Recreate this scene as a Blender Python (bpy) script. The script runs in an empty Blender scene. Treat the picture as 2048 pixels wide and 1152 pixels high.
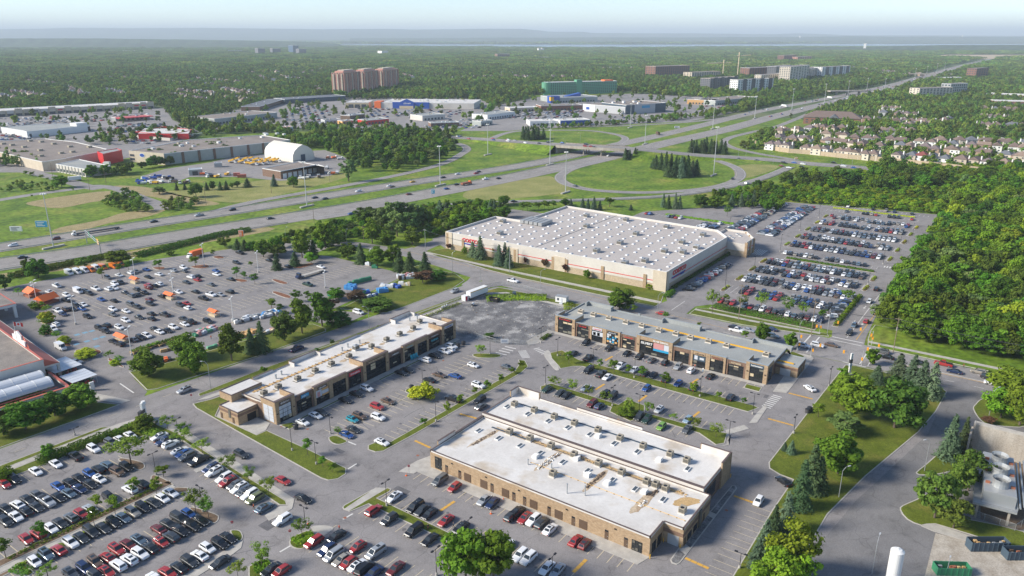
import bpy,math,random
import numpy as np
from mathutils import Vector,geometry
random.seed(7);RNG=np.random.default_rng(11)
S=bpy.context.scene;COL=S.collection

# ------------------------------------------------------------------ camera, sky, sun, exposure
# world axes: X and Y run along the street grid of the retail blocks, metres, Z up
CAM_H=115.0;FPX=1515.0;PITCH=math.atan(504.0/1515.0)
E1=(0.57763,0.81630)                    # camera-plane components of the world X axis
cam_d=bpy.data.cameras.new('Camera');cam=bpy.data.objects.new('Camera',cam_d);COL.objects.link(cam)
cam.location=(0,0,CAM_H)
cam.rotation_euler=(math.pi/2-PITCH,0,-math.atan2(E1[1],E1[0]))
cam_d.sensor_fit='HORIZONTAL';cam_d.sensor_width=36.0;cam_d.lens=36.0*FPX/2048.0
cam_d.clip_start=1.0;cam_d.clip_end=200000.0
S.camera=cam
SUN_EL=31.0
SUN_AZ=(-0.686,0.727)                    # horizontal direction towards the sun
w=bpy.data.worlds.new('World');S.world=w;w.use_nodes=True
nt=w.node_tree;bg=nt.nodes['Background']
sky=nt.nodes.new('ShaderNodeTexSky');sky.sky_type='NISHITA';sky.sun_disc=False
sky.sun_elevation=math.radians(SUN_EL);sky.sun_rotation=math.atan2(SUN_AZ[0],SUN_AZ[1])
sky.altitude=100;sky.air_density=0.7;sky.dust_density=0.0;sky.ozone_density=1.0
nt.links.new(sky.outputs[0],bg.inputs[0]);bg.inputs[1].default_value=0.085
sun_d=bpy.data.lights.new('Sun','SUN');sun=bpy.data.objects.new('Sun',sun_d);COL.objects.link(sun)
sun_d.energy=3.1;sun_d.angle=math.radians(16.0);sun_d.color=(1.0,0.92,0.80)
ce=math.cos(math.radians(SUN_EL));sdir=Vector((SUN_AZ[0]*ce,SUN_AZ[1]*ce,math.sin(math.radians(SUN_EL))))
sun.rotation_euler=sdir.to_track_quat('Z','Y').to_euler();sun.location=(0,0,300)
vs=S.view_settings;vs.view_transform='Standard';vs.look='None';vs.gamma=1.0;vs.use_curve_mapping=False
vs.exposure=1.22
HAZE_D=7.5e-5;HAZE_C=(0.78,0.90,1.0,1)
S.cycles.use_denoising=True;S.cycles.max_bounces=5;S.cycles.diffuse_bounces=3
S.cycles.volume_bounces=0;S.cycles.transparent_max_bounces=6

# ------------------------------------------------------------------ survey helpers: sight line -> place on the ground
CP,SP=math.cos(PITCH),math.sin(PITCH)
def P(px,py,z=0.0):
    a=(px-1024)/FPX;b=(py-576)/FPX
    dy=CP-b*SP;dz=-SP-b*CP
    t=(z-CAM_H)/dz
    x,y=a*t,dy*t
    return (x*E1[0]+y*E1[1],-x*E1[1]+y*E1[0])
def Q(c,r,x,y,z=0.0):return P(c*512+x/4,r*288+y/4,z)
def C4(x,y,z=0.0):return P(900+x/3.103,230+y/3.103,z)
def proj(X,Y,Z):
    x=X*E1[0]-Y*E1[1];y=X*E1[1]+Y*E1[0];dz=Z-CAM_H
    zc=y*CP-dz*SP;yc=y*SP+dz*CP
    return 1024+FPX*x/zc,576-FPX*yc/zc,zc
def height(bx,by,ty):
    X,Y=P(bx,by);lo,hi=0.0,400.0
    for _ in range(40):
        m=(lo+hi)/2
        if proj(X,Y,m)[1]>ty:lo=m
        else:hi=m
    return lo
def width_m(bx,by,wpx):
    X,Y=P(bx,by);return wpx*proj(X,Y,0)[2]/FPX

# ------------------------------------------------------------------ materials
M={}
def newmat(name):
    m=bpy.data.materials.new(name);m.use_nodes=True;M[name]=m
    return m,m.node_tree,m.node_tree.nodes['Principled BSDF']
def plain(name,c,rough=0.6,metal=0.0,spec=0.5,coat=0.0,emit=None):
    m,t,b=newmat(name)
    b.inputs['Base Color'].default_value=(*c,1);b.inputs['Roughness'].default_value=rough
    b.inputs['Metallic'].default_value=metal;b.inputs['Specular IOR Level'].default_value=spec
    b.inputs['Coat Weight'].default_value=coat;b.inputs['Coat Roughness'].default_value=0.08
    return m
def ramp_of(t,src,stops):
    r=t.nodes.new('ShaderNodeValToRGB');e=r.color_ramp.elements
    while len(e)>len(stops):e.remove(e[-1])
    while len(e)<len(stops):e.new(0.5)
    for el,(p,c) in zip(e,stops):el.position=p;el.color=(*c,1)
    t.links.new(src,r.inputs[0]);return r.outputs[0]
def noise_of(t,co,scale,detail=4.0,rough=0.55,stretch=None,dist=0.0):
    if stretch:
        mp=t.nodes.new('ShaderNodeMapping');mp.inputs['Scale'].default_value=stretch
        t.links.new(co,mp.inputs[0]);co=mp.outputs[0]
    n=t.nodes.new('ShaderNodeTexNoise');n.inputs['Scale'].default_value=scale;n.inputs['Detail'].default_value=detail
    n.inputs['Roughness'].default_value=rough;n.inputs['Distortion'].default_value=dist
    t.links.new(co,n.inputs['Vector']);return n.outputs['Fac']
def mix_of(t,fac,a,b,mode='MIX'):
    m=t.nodes.new('ShaderNodeMix');m.data_type='RGBA';m.blend_type=mode
    for s,v in ((m.inputs[0],fac),(m.inputs[6],a),(m.inputs[7],b)):
        if isinstance(v,(int,float)):s.default_value=v
        elif isinstance(v,tuple):s.default_value=(*v,1)
        else:t.links.new(v,s)
    return m.outputs[2]
def noisy(name,stops,scale,rough=0.85,fine=None,fine_amt=0.25,patch=None,bump=0.0,spec=0.3,stretch=None):
    """two or three colours laid by noise in metres, with fine grain and optional broad patches"""
    m,t,b=newmat(name)
    tc=t.nodes.new('ShaderNodeTexCoord');co=tc.outputs['Object']
    c=ramp_of(t,noise_of(t,co,scale,stretch=stretch),stops)
    if patch:
        pf=ramp_of(t,noise_of(t,co,patch[0],3),[(patch[2],(0,0,0)),(patch[3],(1,1,1))])
        c=mix_of(t,pf,c,patch[1])
    if fine:
        f=noise_of(t,co,fine,2)
        g=ramp_of(t,f,[(0.3,(1-fine_amt,)*3),(0.7,(1+fine_amt,)*3)])
        c=mix_of(t,1.0,c,g,'MULTIPLY')
        if bump:
            bp=t.nodes.new('ShaderNodeBump');bp.inputs['Strength'].default_value=bump;bp.inputs['Distance'].default_value=0.05
            t.links.new(f,bp.inputs['Height']);t.links.new(bp.outputs[0],b.inputs['Normal'])
    t.links.new(c,b.inputs['Base Color']);b.inputs['Roughness'].default_value=rough
    b.inputs['Specular IOR Level'].default_value=spec
    return m
def asphalt(name,lo,hi,tint=(1.0,0.985,1.0),crack=0.25):
    m,t,b=newmat(name);tc=t.nodes.new('ShaderNodeTexCoord');co=tc.outputs['Object']
    mul=lambda k:tuple(k*v for v in tint)
    c=ramp_of(t,noise_of(t,co,0.035,5,0.6,dist=0.6),[(0.3,mul(lo)),(0.7,mul(hi))])
    st=ramp_of(t,noise_of(t,co,0.16,6,0.75),[(0.32,(0.70,)*3),(0.46,(0.96,)*3),(0.68,(1.10,)*3)])
    c=mix_of(t,1.0,c,st,'MULTIPLY')
    fi=ramp_of(t,noise_of(t,co,3.0,3),[(0.3,(0.86,)*3),(0.7,(1.12,)*3)])
    c=mix_of(t,1.0,c,fi,'MULTIPLY')
    vo=t.nodes.new('ShaderNodeTexVoronoi');vo.feature='DISTANCE_TO_EDGE';vo.inputs['Scale'].default_value=0.07
    wr=t.nodes.new('ShaderNodeVectorMath');wr.operation='ADD'
    nz=t.nodes.new('ShaderNodeTexNoise');nz.inputs['Scale'].default_value=0.12;t.links.new(co,nz.inputs['Vector'])
    sc=t.nodes.new('ShaderNodeVectorMath');sc.operation='SCALE';sc.inputs['Scale'].default_value=9.0
    t.links.new(nz.outputs['Color'],sc.inputs[0]);t.links.new(co,wr.inputs[0]);t.links.new(sc.outputs[0],wr.inputs[1])
    t.links.new(wr.outputs[0],vo.inputs['Vector'])
    cr=ramp_of(t,vo.outputs['Distance'],[(0.0,(1-crack,)*3),(0.010,(1,1,1))])
    c=mix_of(t,1.0,c,cr,'MULTIPLY')
    t.links.new(c,b.inputs['Base Color']);b.inputs['Roughness'].default_value=0.9;b.inputs['Specular IOR Level'].default_value=0.2
    return m
def brickmat(name,c1,c2,mortar,stain=0.15):
    m,t,b=newmat(name);tc=t.nodes.new('ShaderNodeTexCoord');co=tc.outputs['Object']
    geo=t.nodes.new('ShaderNodeSeparateXYZ');t.links.new(co,geo.inputs[0])
    ad=t.nodes.new('ShaderNodeMath');ad.operation='ADD';t.links.new(geo.outputs[0],ad.inputs[0]);t.links.new(geo.outputs[1],ad.inputs[1])
    cb=t.nodes.new('ShaderNodeCombineXYZ');t.links.new(ad.outputs[0],cb.inputs[0]);t.links.new(geo.outputs[2],cb.inputs[1])
    br=t.nodes.new('ShaderNodeTexBrick');t.links.new(cb.outputs[0],br.inputs['Vector'])
    br.inputs['Scale'].default_value=1.0;br.inputs['Brick Width'].default_value=0.60;br.inputs['Row Height'].default_value=0.20
    br.inputs['Mortar Size'].default_value=0.012;br.inputs['Color1'].default_value=(*c1,1);br.inputs['Color2'].default_value=(*c2,1)
    br.inputs['Mortar'].default_value=(*mortar,1)
    st=ramp_of(t,noise_of(t,co,1.1,5),[(0.3,(1-stain,)*3),(0.7,(1+stain,)*3)])
    c=mix_of(t,1.0,br.outputs['Color'],st,'MULTIPLY')
    t.links.new(c,b.inputs['Base Color']);b.inputs['Roughness'].default_value=0.9;b.inputs['Specular IOR Level'].default_value=0.2
    return m
def leafmat(name,dark,light,hue=0.03,val=0.35,transl=0.25):
    m,t,b=newmat(name)
    tc=t.nodes.new('ShaderNodeTexCoord');oi=t.nodes.new('ShaderNodeObjectInfo')
    c=ramp_of(t,noise_of(t,tc.outputs['Object'],0.9,3),[(0.32,dark),(0.68,light)])
    hs=t.nodes.new('ShaderNodeHueSaturation')
    mh=t.nodes.new('ShaderNodeMapRange');mh.inputs[3].default_value=0.5-hue;mh.inputs[4].default_value=0.5+hue
    mu=t.nodes.new('ShaderNodeMath');mu.operation='MULTIPLY';mu.inputs[1].default_value=7.31
    fr=t.nodes.new('ShaderNodeMath');fr.operation='FRACT'
    mv=t.nodes.new('ShaderNodeMapRange');mv.inputs[3].default_value=1-val;mv.inputs[4].default_value=1+val
    t.links.new(oi.outputs['Random'],mh.inputs[0]);t.links.new(oi.outputs['Random'],mu.inputs[0]);t.links.new(mu.outputs[0],fr.inputs[0]);t.links.new(fr.outputs[0],mv.inputs[0])
    pn=ramp_of(t,noise_of(t,oi.outputs['Location'],0.006,4,0.6),[(0.34,(0.80,0.82,0.84)),(0.66,(1.35,1.25,1.0))]);c=mix_of(t,1.0,c,pn,'MULTIPLY')
    t.links.new(mh.outputs[0],hs.inputs['Hue']);t.links.new(mv.outputs[0],hs.inputs['Value']);t.links.new(c,hs.inputs['Color'])
    t.links.new(hs.outputs[0],b.inputs['Base Color']);b.inputs['Roughness'].default_value=0.75;b.inputs['Specular IOR Level'].default_value=0.15
    tr=t.nodes.new('ShaderNodeBsdfTranslucent');t.links.new(hs.outputs[0],tr.inputs[0])
    mx=t.nodes.new('ShaderNodeMixShader');mx.inputs[0].default_value=transl
    t.links.new(b.outputs[0],mx.inputs[1]);t.links.new(tr.outputs[0],mx.inputs[2])
    t.links.new(mx.outputs[0],t.nodes['Material Output'].inputs[0])
    return m

asphalt('asphalt',0.205,0.268,(1.035,0.98,0.97));asphalt('asphalt_road',0.228,0.288,(1.035,0.985,0.965));asphalt('asphalt_highway',0.24,0.295,(1.05,0.985,0.935),0.1)
asphalt('asphalt_dark',0.165,0.215,(1.01,0.985,0.985))
noisy('concrete',[(0.3,(0.36,0.34,0.31)),(0.7,(0.47,0.45,0.41))],0.5,fine=6,fine_amt=0.1)
noisy('concrete_old',[(0.3,(0.30,0.26,0.21)),(0.7,(0.46,0.42,0.36))],0.35,fine=2.5,fine_amt=0.18,stretch=(1,1,0.15))
noisy('kerb_concrete',[(0.3,(0.38,0.36,0.32)),(0.7,(0.48,0.46,0.42))],0.7,fine=5,fine_amt=0.1)
noisy('lawn_grass',[(0.3,(0.072,0.100,0.006)),(0.7,(0.125,0.155,0.014))],0.25,fine=2.5,fine_amt=0.3,patch=(0.09,(0.185,0.165,0.035),0.54,0.75),bump=0.5)
noisy('meadow_grass',[(0.28,(0.055,0.115,0.006)),(0.5,(0.115,0.190,0.012)),(0.72,(0.195,0.245,0.030))],0.045,fine=0.35,fine_amt=0.42,patch=(0.03,(0.24,0.235,0.05),0.55,0.75),bump=0.8)
noisy('reeds',[(0.3,(0.24,0.20,0.09)),(0.7,(0.36,0.29,0.15))],0.25,fine=1.5,fine_amt=0.35,bump=0.8)
noisy('dry_grass',[(0.3,(0.18,0.20,0.05)),(0.7,(0.30,0.28,0.10))],0.06,fine=0.9,fine_amt=0.3,bump=0.6)
noisy('earth_far',[(0.3,(0.050,0.085,0.022)),(0.5,(0.085,0.125,0.040)),(0.7,(0.16,0.17,0.08))],0.006,fine=0.05,fine_amt=0.3)
noisy('gravel',[(0.34,(0.095,0.095,0.10)),(0.52,(0.165,0.163,0.165)),(0.64,(0.36,0.35,0.335))],0.13,fine=2.2,fine_amt=0.45,bump=0.9)
noisy('mulch',[(0.3,(0.16,0.065,0.035)),(0.7,(0.24,0.11,0.06))],0.8,fine=5,fine_amt=0.3)
noisy('soil',[(0.3,(0.12,0.08,0.05)),(0.7,(0.20,0.14,0.09))],0.6,fine=4,fine_amt=0.3)
noisy('field',[(0.3,(0.38,0.30,0.19)),(0.7,(0.50,0.40,0.27))],0.01,fine=0.2,fine_amt=0.1)
noisy('roof_white',[(0.3,(0.55,0.525,0.49)),(0.6,(0.67,0.65,0.62))],0.12,0.6,fine=1.2,fine_amt=0.05,patch=(0.11,(0.46,0.38,0.28),0.54,0.76))
noisy('roof_grey',[(0.3,(0.27,0.285,0.28)),(0.7,(0.34,0.355,0.345))],0.1,fine=2,fine_amt=0.10,patch=(0.09,(0.40,0.38,0.30),0.60,0.8))
noisy('roof_warehouse',[(0.3,(0.41,0.375,0.35)),(0.7,(0.49,0.455,0.43))],0.05,fine=0.9,fine_amt=0.08,patch=(0.05,(0.42,0.39,0.36),0.5,0.8))
noisy('roof_brown',[(0.3,(0.20,0.17,0.15)),(0.7,(0.28,0.24,0.21))],0.07,fine=0.9,fine_amt=0.12)
noisy('roof_gravel',[(0.3,(0.19,0.17,0.155)),(0.7,(0.27,0.24,0.21))],0.25,fine=3,fine_amt=0.2)
noisy('rust_stain',[(0.25,(0.30,0.20,0.12)),(0.6,(0.52,0.42,0.30))],0.5,fine=1.8,fine_amt=0.25)
noisy('dirt_pile',[(0.3,(0.07,0.05,0.04)),(0.6,(0.17,0.13,0.10))],1.2,fine=5,fine_amt=0.35)
noisy('wood_deck',[(0.3,(0.42,0.28,0.13)),(0.7,(0.55,0.38,0.19))],0.6,fine=3,fine_amt=0.2)
noisy('panel_white',[(0.3,(0.55,0.51,0.46)),(0.7,(0.62,0.585,0.53))],0.09,0.6,fine=0.7,fine_amt=0.04)
noisy('panel_grey',[(0.3,(0.32,0.35,0.33)),(0.7,(0.40,0.43,0.41))],0.1,0.6,fine=0.7,fine_amt=0.05)
noisy('stucco',[(0.3,(0.50,0.43,0.33)),(0.7,(0.60,0.52,0.41))],0.3,fine=2,fine_amt=0.06)
brickmat('brick_tan',(0.41,0.295,0.185),(0.32,0.22,0.13),(0.40,0.32,0.23))
brickmat('brick_brown',(0.165,0.10,0.07),(0.22,0.14,0.10),(0.25,0.20,0.16))
brickmat('brick_red',(0.26,0.13,0.09),(0.20,0.09,0.06),(0.28,0.2,0.16))
brickmat('block_wall',(0.50,0.40,0.28),(0.43,0.34,0.24),(0.36,0.29,0.21))
plain('paint_white',(0.62,0.61,0.58),0.8);plain('paint_yellow',(0.60,0.34,0.06),0.8);plain('paint_line',(0.56,0.48,0.33),0.85);noisy('asphalt_patch',[(0.3,(0.10,0.10,0.105)),(0.7,(0.145,0.14,0.145))],0.5,fine=4,fine_amt=0.15);plain('blind',(0.17,0.165,0.13),0.6);plain('paint_blue',(0.16,0.30,0.40),0.8)
plain('white',(0.72,0.72,0.70),0.5);plain('black',(0.015,0.015,0.017),0.5);plain('dark_grey',(0.06,0.06,0.065),0.5)
plain('metal_grey',(0.36,0.37,0.37),0.45,0.3);plain('metal_pale',(0.56,0.57,0.57),0.4,0.3);plain('galvanised',(0.42,0.44,0.45),0.4,0.5)
plain('unit_tan',(0.34,0.30,0.23),0.6);plain('unit_dark',(0.12,0.11,0.09),0.6);plain('flashing',(0.12,0.085,0.075),0.5);plain('flashing_grey',(0.30,0.33,0.34),0.5)
plain('glass',(0.018,0.022,0.026),0.08,0.0,0.7);plain('car_glass',(0.03,0.037,0.042),0.06,0.0,0.9);plain('window_far',(0.07,0.085,0.10),0.15)
plain('frost',(0.42,0.46,0.52),0.3);plain('tyre',(0.02,0.02,0.02),0.9);plain('rim',(0.36,0.36,0.37),0.35,0.7)
plain('orange',(0.80,0.16,0.03),0.55);plain('red',(0.58,0.03,0.03),0.45);plain('sign_red',(0.60,0.025,0.045),0.45);plain('brand_red',(0.60,0.02,0.035),0.45);plain('roof_red',(0.50,0.13,0.09),0.6)
plain('blue',(0.02,0.08,0.36),0.45);plain('blue_tarp',(0.06,0.25,0.55),0.4);plain('sign_blue',(0.03,0.30,0.52),0.4);plain('cyan',(0.05,0.42,0.52),0.45);plain('green',(0.03,0.20,0.10),0.5);plain('signal_yellow',(0.85,0.38,0.02),0.45)
plain('yellow',(0.72,0.40,0.03),0.5);plain('brown',(0.11,0.07,0.045),0.6);plain('steel_dark',(0.05,0.08,0.11),0.6);plain('beige',(0.56,0.46,0.30),0.7)
plain('dome_white',(0.60,0.61,0.62),0.4);plain('light_lens',(0.75,0.76,0.74),0.15);plain('tail_red',(0.35,0.01,0.01),0.25);plain('canvas',(0.72,0.68,0.58),0.6);plain('pole_wood',(0.22,0.17,0.12),0.9);plain('bark',(0.11,0.085,0.065),0.9)
plain('teal_wrap',(0.11,0.33,0.20),0.7);plain('skin',(0.42,0.26,0.19),0.6);plain('denim',(0.05,0.07,0.13),0.8);plain('poster_pink',(0.52,0.26,0.25),0.5);plain('poster_orange',(0.62,0.36,0.14),0.5)
plain('rust',(0.30,0.11,0.06),0.8);plain('film',(0.55,0.58,0.62),0.25,0.0,0.6);plain('shingle_red',(0.20,0.055,0.05),0.85);plain('shingle_grey',(0.13,0.14,0.16),0.85)
for n,c in dict(brown=(0.155,0.115,0.10),mauve=(0.15,0.12,0.12),tan=(0.22,0.165,0.13)).items():noisy('shingle_'+n,[(0.3,c),(0.7,tuple(v*1.25 for v in c))],0.8,fine=4,fine_amt=0.15)
for n,c in dict(cream=(0.62,0.55,0.45),white=(0.78,0.77,0.74),beige=(0.48,0.41,0.33),grey=(0.42,0.43,0.44),brick=(0.34,0.24,0.18)).items():plain('siding_'+n,c,0.8)
brickmat('brick_pink',(0.62,0.30,0.22),(0.54,0.25,0.18),(0.55,0.33,0.26));plain('roof_pink',(0.62,0.32,0.25),0.8);plain('siding_darkgrey',(0.14,0.14,0.15),0.7);plain('steel_blue',(0.08,0.13,0.20),0.4)
leafmat('leaf_maple',(0.062,0.140,0.012),(0.139,0.254,0.021));leafmat('leaf_bright',(0.132,0.246,0.015),(0.256,0.386,0.029));leafmat('leaf_dark',(0.046,0.100,0.014),(0.105,0.180,0.026))
leafmat('leaf_locust',(0.109,0.206,0.021),(0.194,0.304,0.038));leafmat('leaf_spruce',(0.040,0.083,0.034),(0.093,0.152,0.066),0.02);leafmat('leaf_blue',(0.070,0.123,0.076),(0.147,0.222,0.139),0.02)
leafmat('leaf_red',(0.070,0.036,0.026),(0.132,0.074,0.046));leafmat('leaf_poplar',(0.085,0.147,0.043),(0.163,0.246,0.079));leafmat('leaf_yellow',(0.232,0.313,0.019),(0.403,0.476,0.029));leafmat('leaf_wood',(0.062,0.128,0.014),(0.132,0.227,0.025),0.035,0.45);leafmat('leaf_far',(0.066,0.140,0.022),(0.190,0.280,0.050),0.035,0.5)
# low winter-dry pine and brush tones
leafmat('leaf_pine',(0.070,0.116,0.017),(0.147,0.197,0.033));leafmat('leaf_brush',(0.132,0.173,0.033),(0.248,0.280,0.072))
for n,c in dict(white=(0.74,0.75,0.76),silver=(0.38,0.40,0.42),grey=(0.13,0.14,0.15),charcoal=(0.045,0.05,0.055),black=(0.016,0.017,0.02),red=(0.33,0.03,0.03),maroon=(0.16,0.03,0.03),blue=(0.025,0.09,0.30),navy=(0.018,0.035,0.10),slate=(0.10,0.15,0.20),pale_blue=(0.30,0.42,0.52),green=(0.22,0.42,0.07),dark_green=(0.025,0.06,0.045),teal=(0.03,0.30,0.38),brown=(0.15,0.10,0.07),beige=(0.36,0.33,0.28),orange=(0.72,0.20,0.03),yellow=(0.70,0.42,0.03),olive=(0.20,0.22,0.10)).items():
    plain('car_'+n,c,0.28,0.0 if n in ('white','red','yellow','orange') else 0.25,0.5,0.6)

# ------------------------------------------------------------------ mesh and object helpers
class MB:
    """collects faces; build() links ONE mesh object"""
    def __init__(s):s.v=[];s.f=[];s.m=[];s.mats=[]
    def mi(s,mat):
        if mat not in s.mats:s.mats.append(mat)
        return s.mats.index(mat)
    def add(s,vs,fs,mat):
        o=len(s.v);k=s.mi(mat);s.v+=[tuple(v) for v in vs]
        for f in fs:s.f.append(tuple(i+o for i in f));s.m.append(k)
        return s
    def box(s,x0,y0,z0,x1,y1,z1,mat):
        if x0>x1:x0,x1=x1,x0
        if y0>y1:y0,y1=y1,y0
        v=[(x0,y0,z0),(x1,y0,z0),(x1,y1,z0),(x0,y1,z0),(x0,y0,z1),(x1,y0,z1),(x1,y1,z1),(x0,y1,z1)]
        return s.add(v,[(0,3,2,1),(4,5,6,7),(0,1,5,4),(1,2,6,5),(2,3,7,6),(3,0,4,7)],mat)
    def prism(s,poly,z0,z1,mat,cap=True,topmat=None):
        poly=ccw(poly);n=len(poly);v=[(x,y,z0) for x,y in poly]+[(x,y,z1) for x,y in poly]
        s.add(v,[(i,(i+1)%n,n+(i+1)%n,n+i) for i in range(n)],mat)
        if cap:s.flat(poly,z1,topmat or mat)
        return s
    def flat(s,poly,z,mat):
        poly=ccw(poly)
        tri=geometry.tessellate_polygon([[Vector((x,y,0)) for x,y in poly]])
        fs=[]
        for t in tri:
            a,b,c=(poly[i] for i in t)
            fs.append(t if (b[0]-a[0])*(c[1]-a[1])-(b[1]-a[1])*(c[0]-a[0])>0 else (t[0],t[2],t[1]))
        return s.add([(x,y,z) for x,y in poly],fs,mat)
    def cyl(s,x,y,z0,z1,r0,r1,mat,n=8,cap=True):
        v=[(x+r0*math.cos(2*math.pi*i/n),y+r0*math.sin(2*math.pi*i/n),z0) for i in range(n)]+[(x+r1*math.cos(2*math.pi*i/n),y+r1*math.sin(2*math.pi*i/n),z1) for i in range(n)]
        f=[(i,(i+1)%n,n+(i+1)%n,n+i) for i in range(n)]
        if cap:f.append(tuple(range(n,2*n)))
        return s.add(v,f,mat)
    def bar(s,p,q,r,mat,n=4):
        p,q=Vector(p),Vector(q);d=(q-p).normalized();u=d.orthogonal().normalized();w_=d.cross(u)
        ring=[u*r*math.cos(2*math.pi*(i+.5)/n)+w_*r*math.sin(2*math.pi*(i+.5)/n) for i in range(n)]
        v=[p+k for k in ring]+[q+k for k in ring]
        return s.add(v,[(i,(i+1)%n,n+(i+1)%n,n+i) for i in range(n)]+[tuple(range(n-1,-1,-1)),tuple(range(n,2*n))],mat)
    def quad(s,a,b,c,d,mat):return s.add([a,b,c,d],[(0,1,2,3)],mat)
    def mesh(s,name):
        me=bpy.data.meshes.new(name);me.from_pydata(s.v,[],s.f)
        for k in s.mats:me.materials.append(M[k])
        me.polygons.foreach_set('material_index',s.m);me.update();return me
    def build(s,name,parent=None,loc=(0,0,0),rz=0.0,kind=None):
        return link(name,s.mesh(name),parent,loc,rz,kind)
def ccw(poly):
    a=sum(poly[i-1][0]*poly[i][1]-poly[i][0]*poly[i-1][1] for i in range(len(poly)))
    return list(poly) if a>0 else list(poly)[::-1]
def link(name,data,parent=None,loc=(0,0,0),rz=0.0,kind=None):
    o=bpy.data.objects.new(name,data);COL.objects.link(o);o.parent=parent
    o.location=loc if len(loc)==3 else (loc[0],loc[1],0.0);o.rotation_euler[2]=rz
    if kind:o['kind']=kind
    return o
def thing(name,label,cat,loc=(0,0,0),rz=0.0,group=None):
    o=link(name,None,None,loc,rz);return tag(o,label,cat,group)
def tag(o,label,cat,group=None):
    o['label']=label;o['category']=cat
    if group:o['group']=group
    return o
def curve(pts,n=8,closed=False):
    """Catmull-Rom through points"""
    out=[];N=len(pts)
    for i in range(N if closed else N-1):
        p0,p1,p2,p3=[np.array(pts[(i+k)%N] if closed else pts[min(max(i+k,0),N-1)],float) for k in (-1,0,1,2)]
        for j in range(n):
            t=j/n;out.append(tuple(0.5*((2*p1)+(-p0+p2)*t+(2*p0-5*p1+4*p2-p3)*t*t+(-p0+3*p1-3*p2+p3)*t**3)))
    if not closed:out.append(tuple(pts[-1]))
    return out
def offset(poly,d):
    poly=ccw(poly);n=len(poly);out=[]
    for i in range(n):
        a,b,c=(np.array(poly[(i+k)%n]) for k in (-1,0,1))
        u=b-a;v=c-b;u=u/(np.linalg.norm(u)+1e-9);v=v/(np.linalg.norm(v)+1e-9)
        nu=np.array((-u[1],u[0]));nv=np.array((-v[1],v[0]));m=nu+nv
        k=max(1.0+float(nu@nv),0.35)
        out.append(tuple(b+m*d/k))
    return out
def ribbon(mb,path,wl,wr,z,mat):
    """strip along a path (x,y) or (x,y,z): wl to the left, wr to the right"""
    n=len(path);V=[]
    for i in range(n):
        a=np.array(path[max(i-1,0)][:2]);b=np.array(path[min(i+1,n-1)][:2]);d=(b-a)/(np.linalg.norm(b-a)+1e-9)
        nn=np.array((-d[1],d[0]));p=np.array(path[i][:2]);zz=z+(path[i][2] if len(path[i])>2 else 0)
        l=p+nn*wl;r=p-nn*wr;V+=[(l[0],l[1],zz),(r[0],r[1],zz)]
    mb.add(V,[(2*i+1,2*i+3,2*i+2,2*i) for i in range(n-1)],mat)
def along(path,s):
    for i in range(len(path)-1):
        a=np.array(path[i][:2]);b=np.array(path[i+1][:2]);l=np.linalg.norm(b-a)
        if s<=l:return a+(b-a)*s/l,(b-a)/l
        s-=l
    a=np.array(path[-2][:2]);b=np.array(path[-1][:2]);return b,(b-a)/(np.linalg.norm(b-a)+1e-9)
def plen(path):return sum(math.dist(path[i][:2],path[i+1][:2]) for i in range(len(path)-1))
def dashes(mb,path,off,dash,gap,wd,z,mat):
    s=0;T=plen(path)
    while s<T:
        p,d=along(path,s);q,d2=along(path,min(s+dash,T));n1=np.array((-d[1],d[0]));n2=np.array((-d2[1],d2[0]))
        a=p+n1*(off+wd/2);b=p+n1*(off-wd/2);c=q+n2*(off-wd/2);e=q+n2*(off+wd/2)
        mb.quad((*b,z),(*c,z),(*e,z),(*a,z),mat);s+=dash+gap
ORD=['first','second','third','fourth','fifth','sixth','seventh','eighth','ninth','tenth','eleventh','twelfth','thirteenth','fourteenth','fifteenth','sixteenth','seventeenth','eighteenth','nineteenth','twentieth','twenty-first','twenty-second','twenty-third','twenty-fourth','twenty-fifth','twenty-sixth','twenty-seventh','twenty-eighth','twenty-ninth','thirtieth']+['%dth'%i for i in range(31,80)]
def text_mesh(txt,size,mat,depth=0.06,shear=0.0):
    cu=bpy.data.curves.new('lettering','FONT');cu.body=txt;cu.size=size;cu.extrude=depth;cu.align_x='CENTER';cu.align_y='CENTER';cu.shear=shear;cu.offset=0.03*size;cu.resolution_u=2
    o=bpy.data.objects.new('lettering',cu);COL.objects.link(o);dg=bpy.context.evaluated_depsgraph_get()
    me=bpy.data.meshes.new_from_object(o.evaluated_get(dg));bpy.data.objects.remove(o);bpy.data.curves.remove(cu)
    me.materials.clear();me.materials.append(M[mat]);return me
def letters(txt,size,mat,parent,pos,face,shear=0.0,wide=1.0):
    """wall lettering; face = heading of the outward normal, radians"""
    o=link('lettering',text_mesh(txt,size,mat,shear=shear),parent,pos);o.rotation_euler=(math.pi/2,0,face+math.pi/2);o.scale=(wide,1,1);return o
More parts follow.
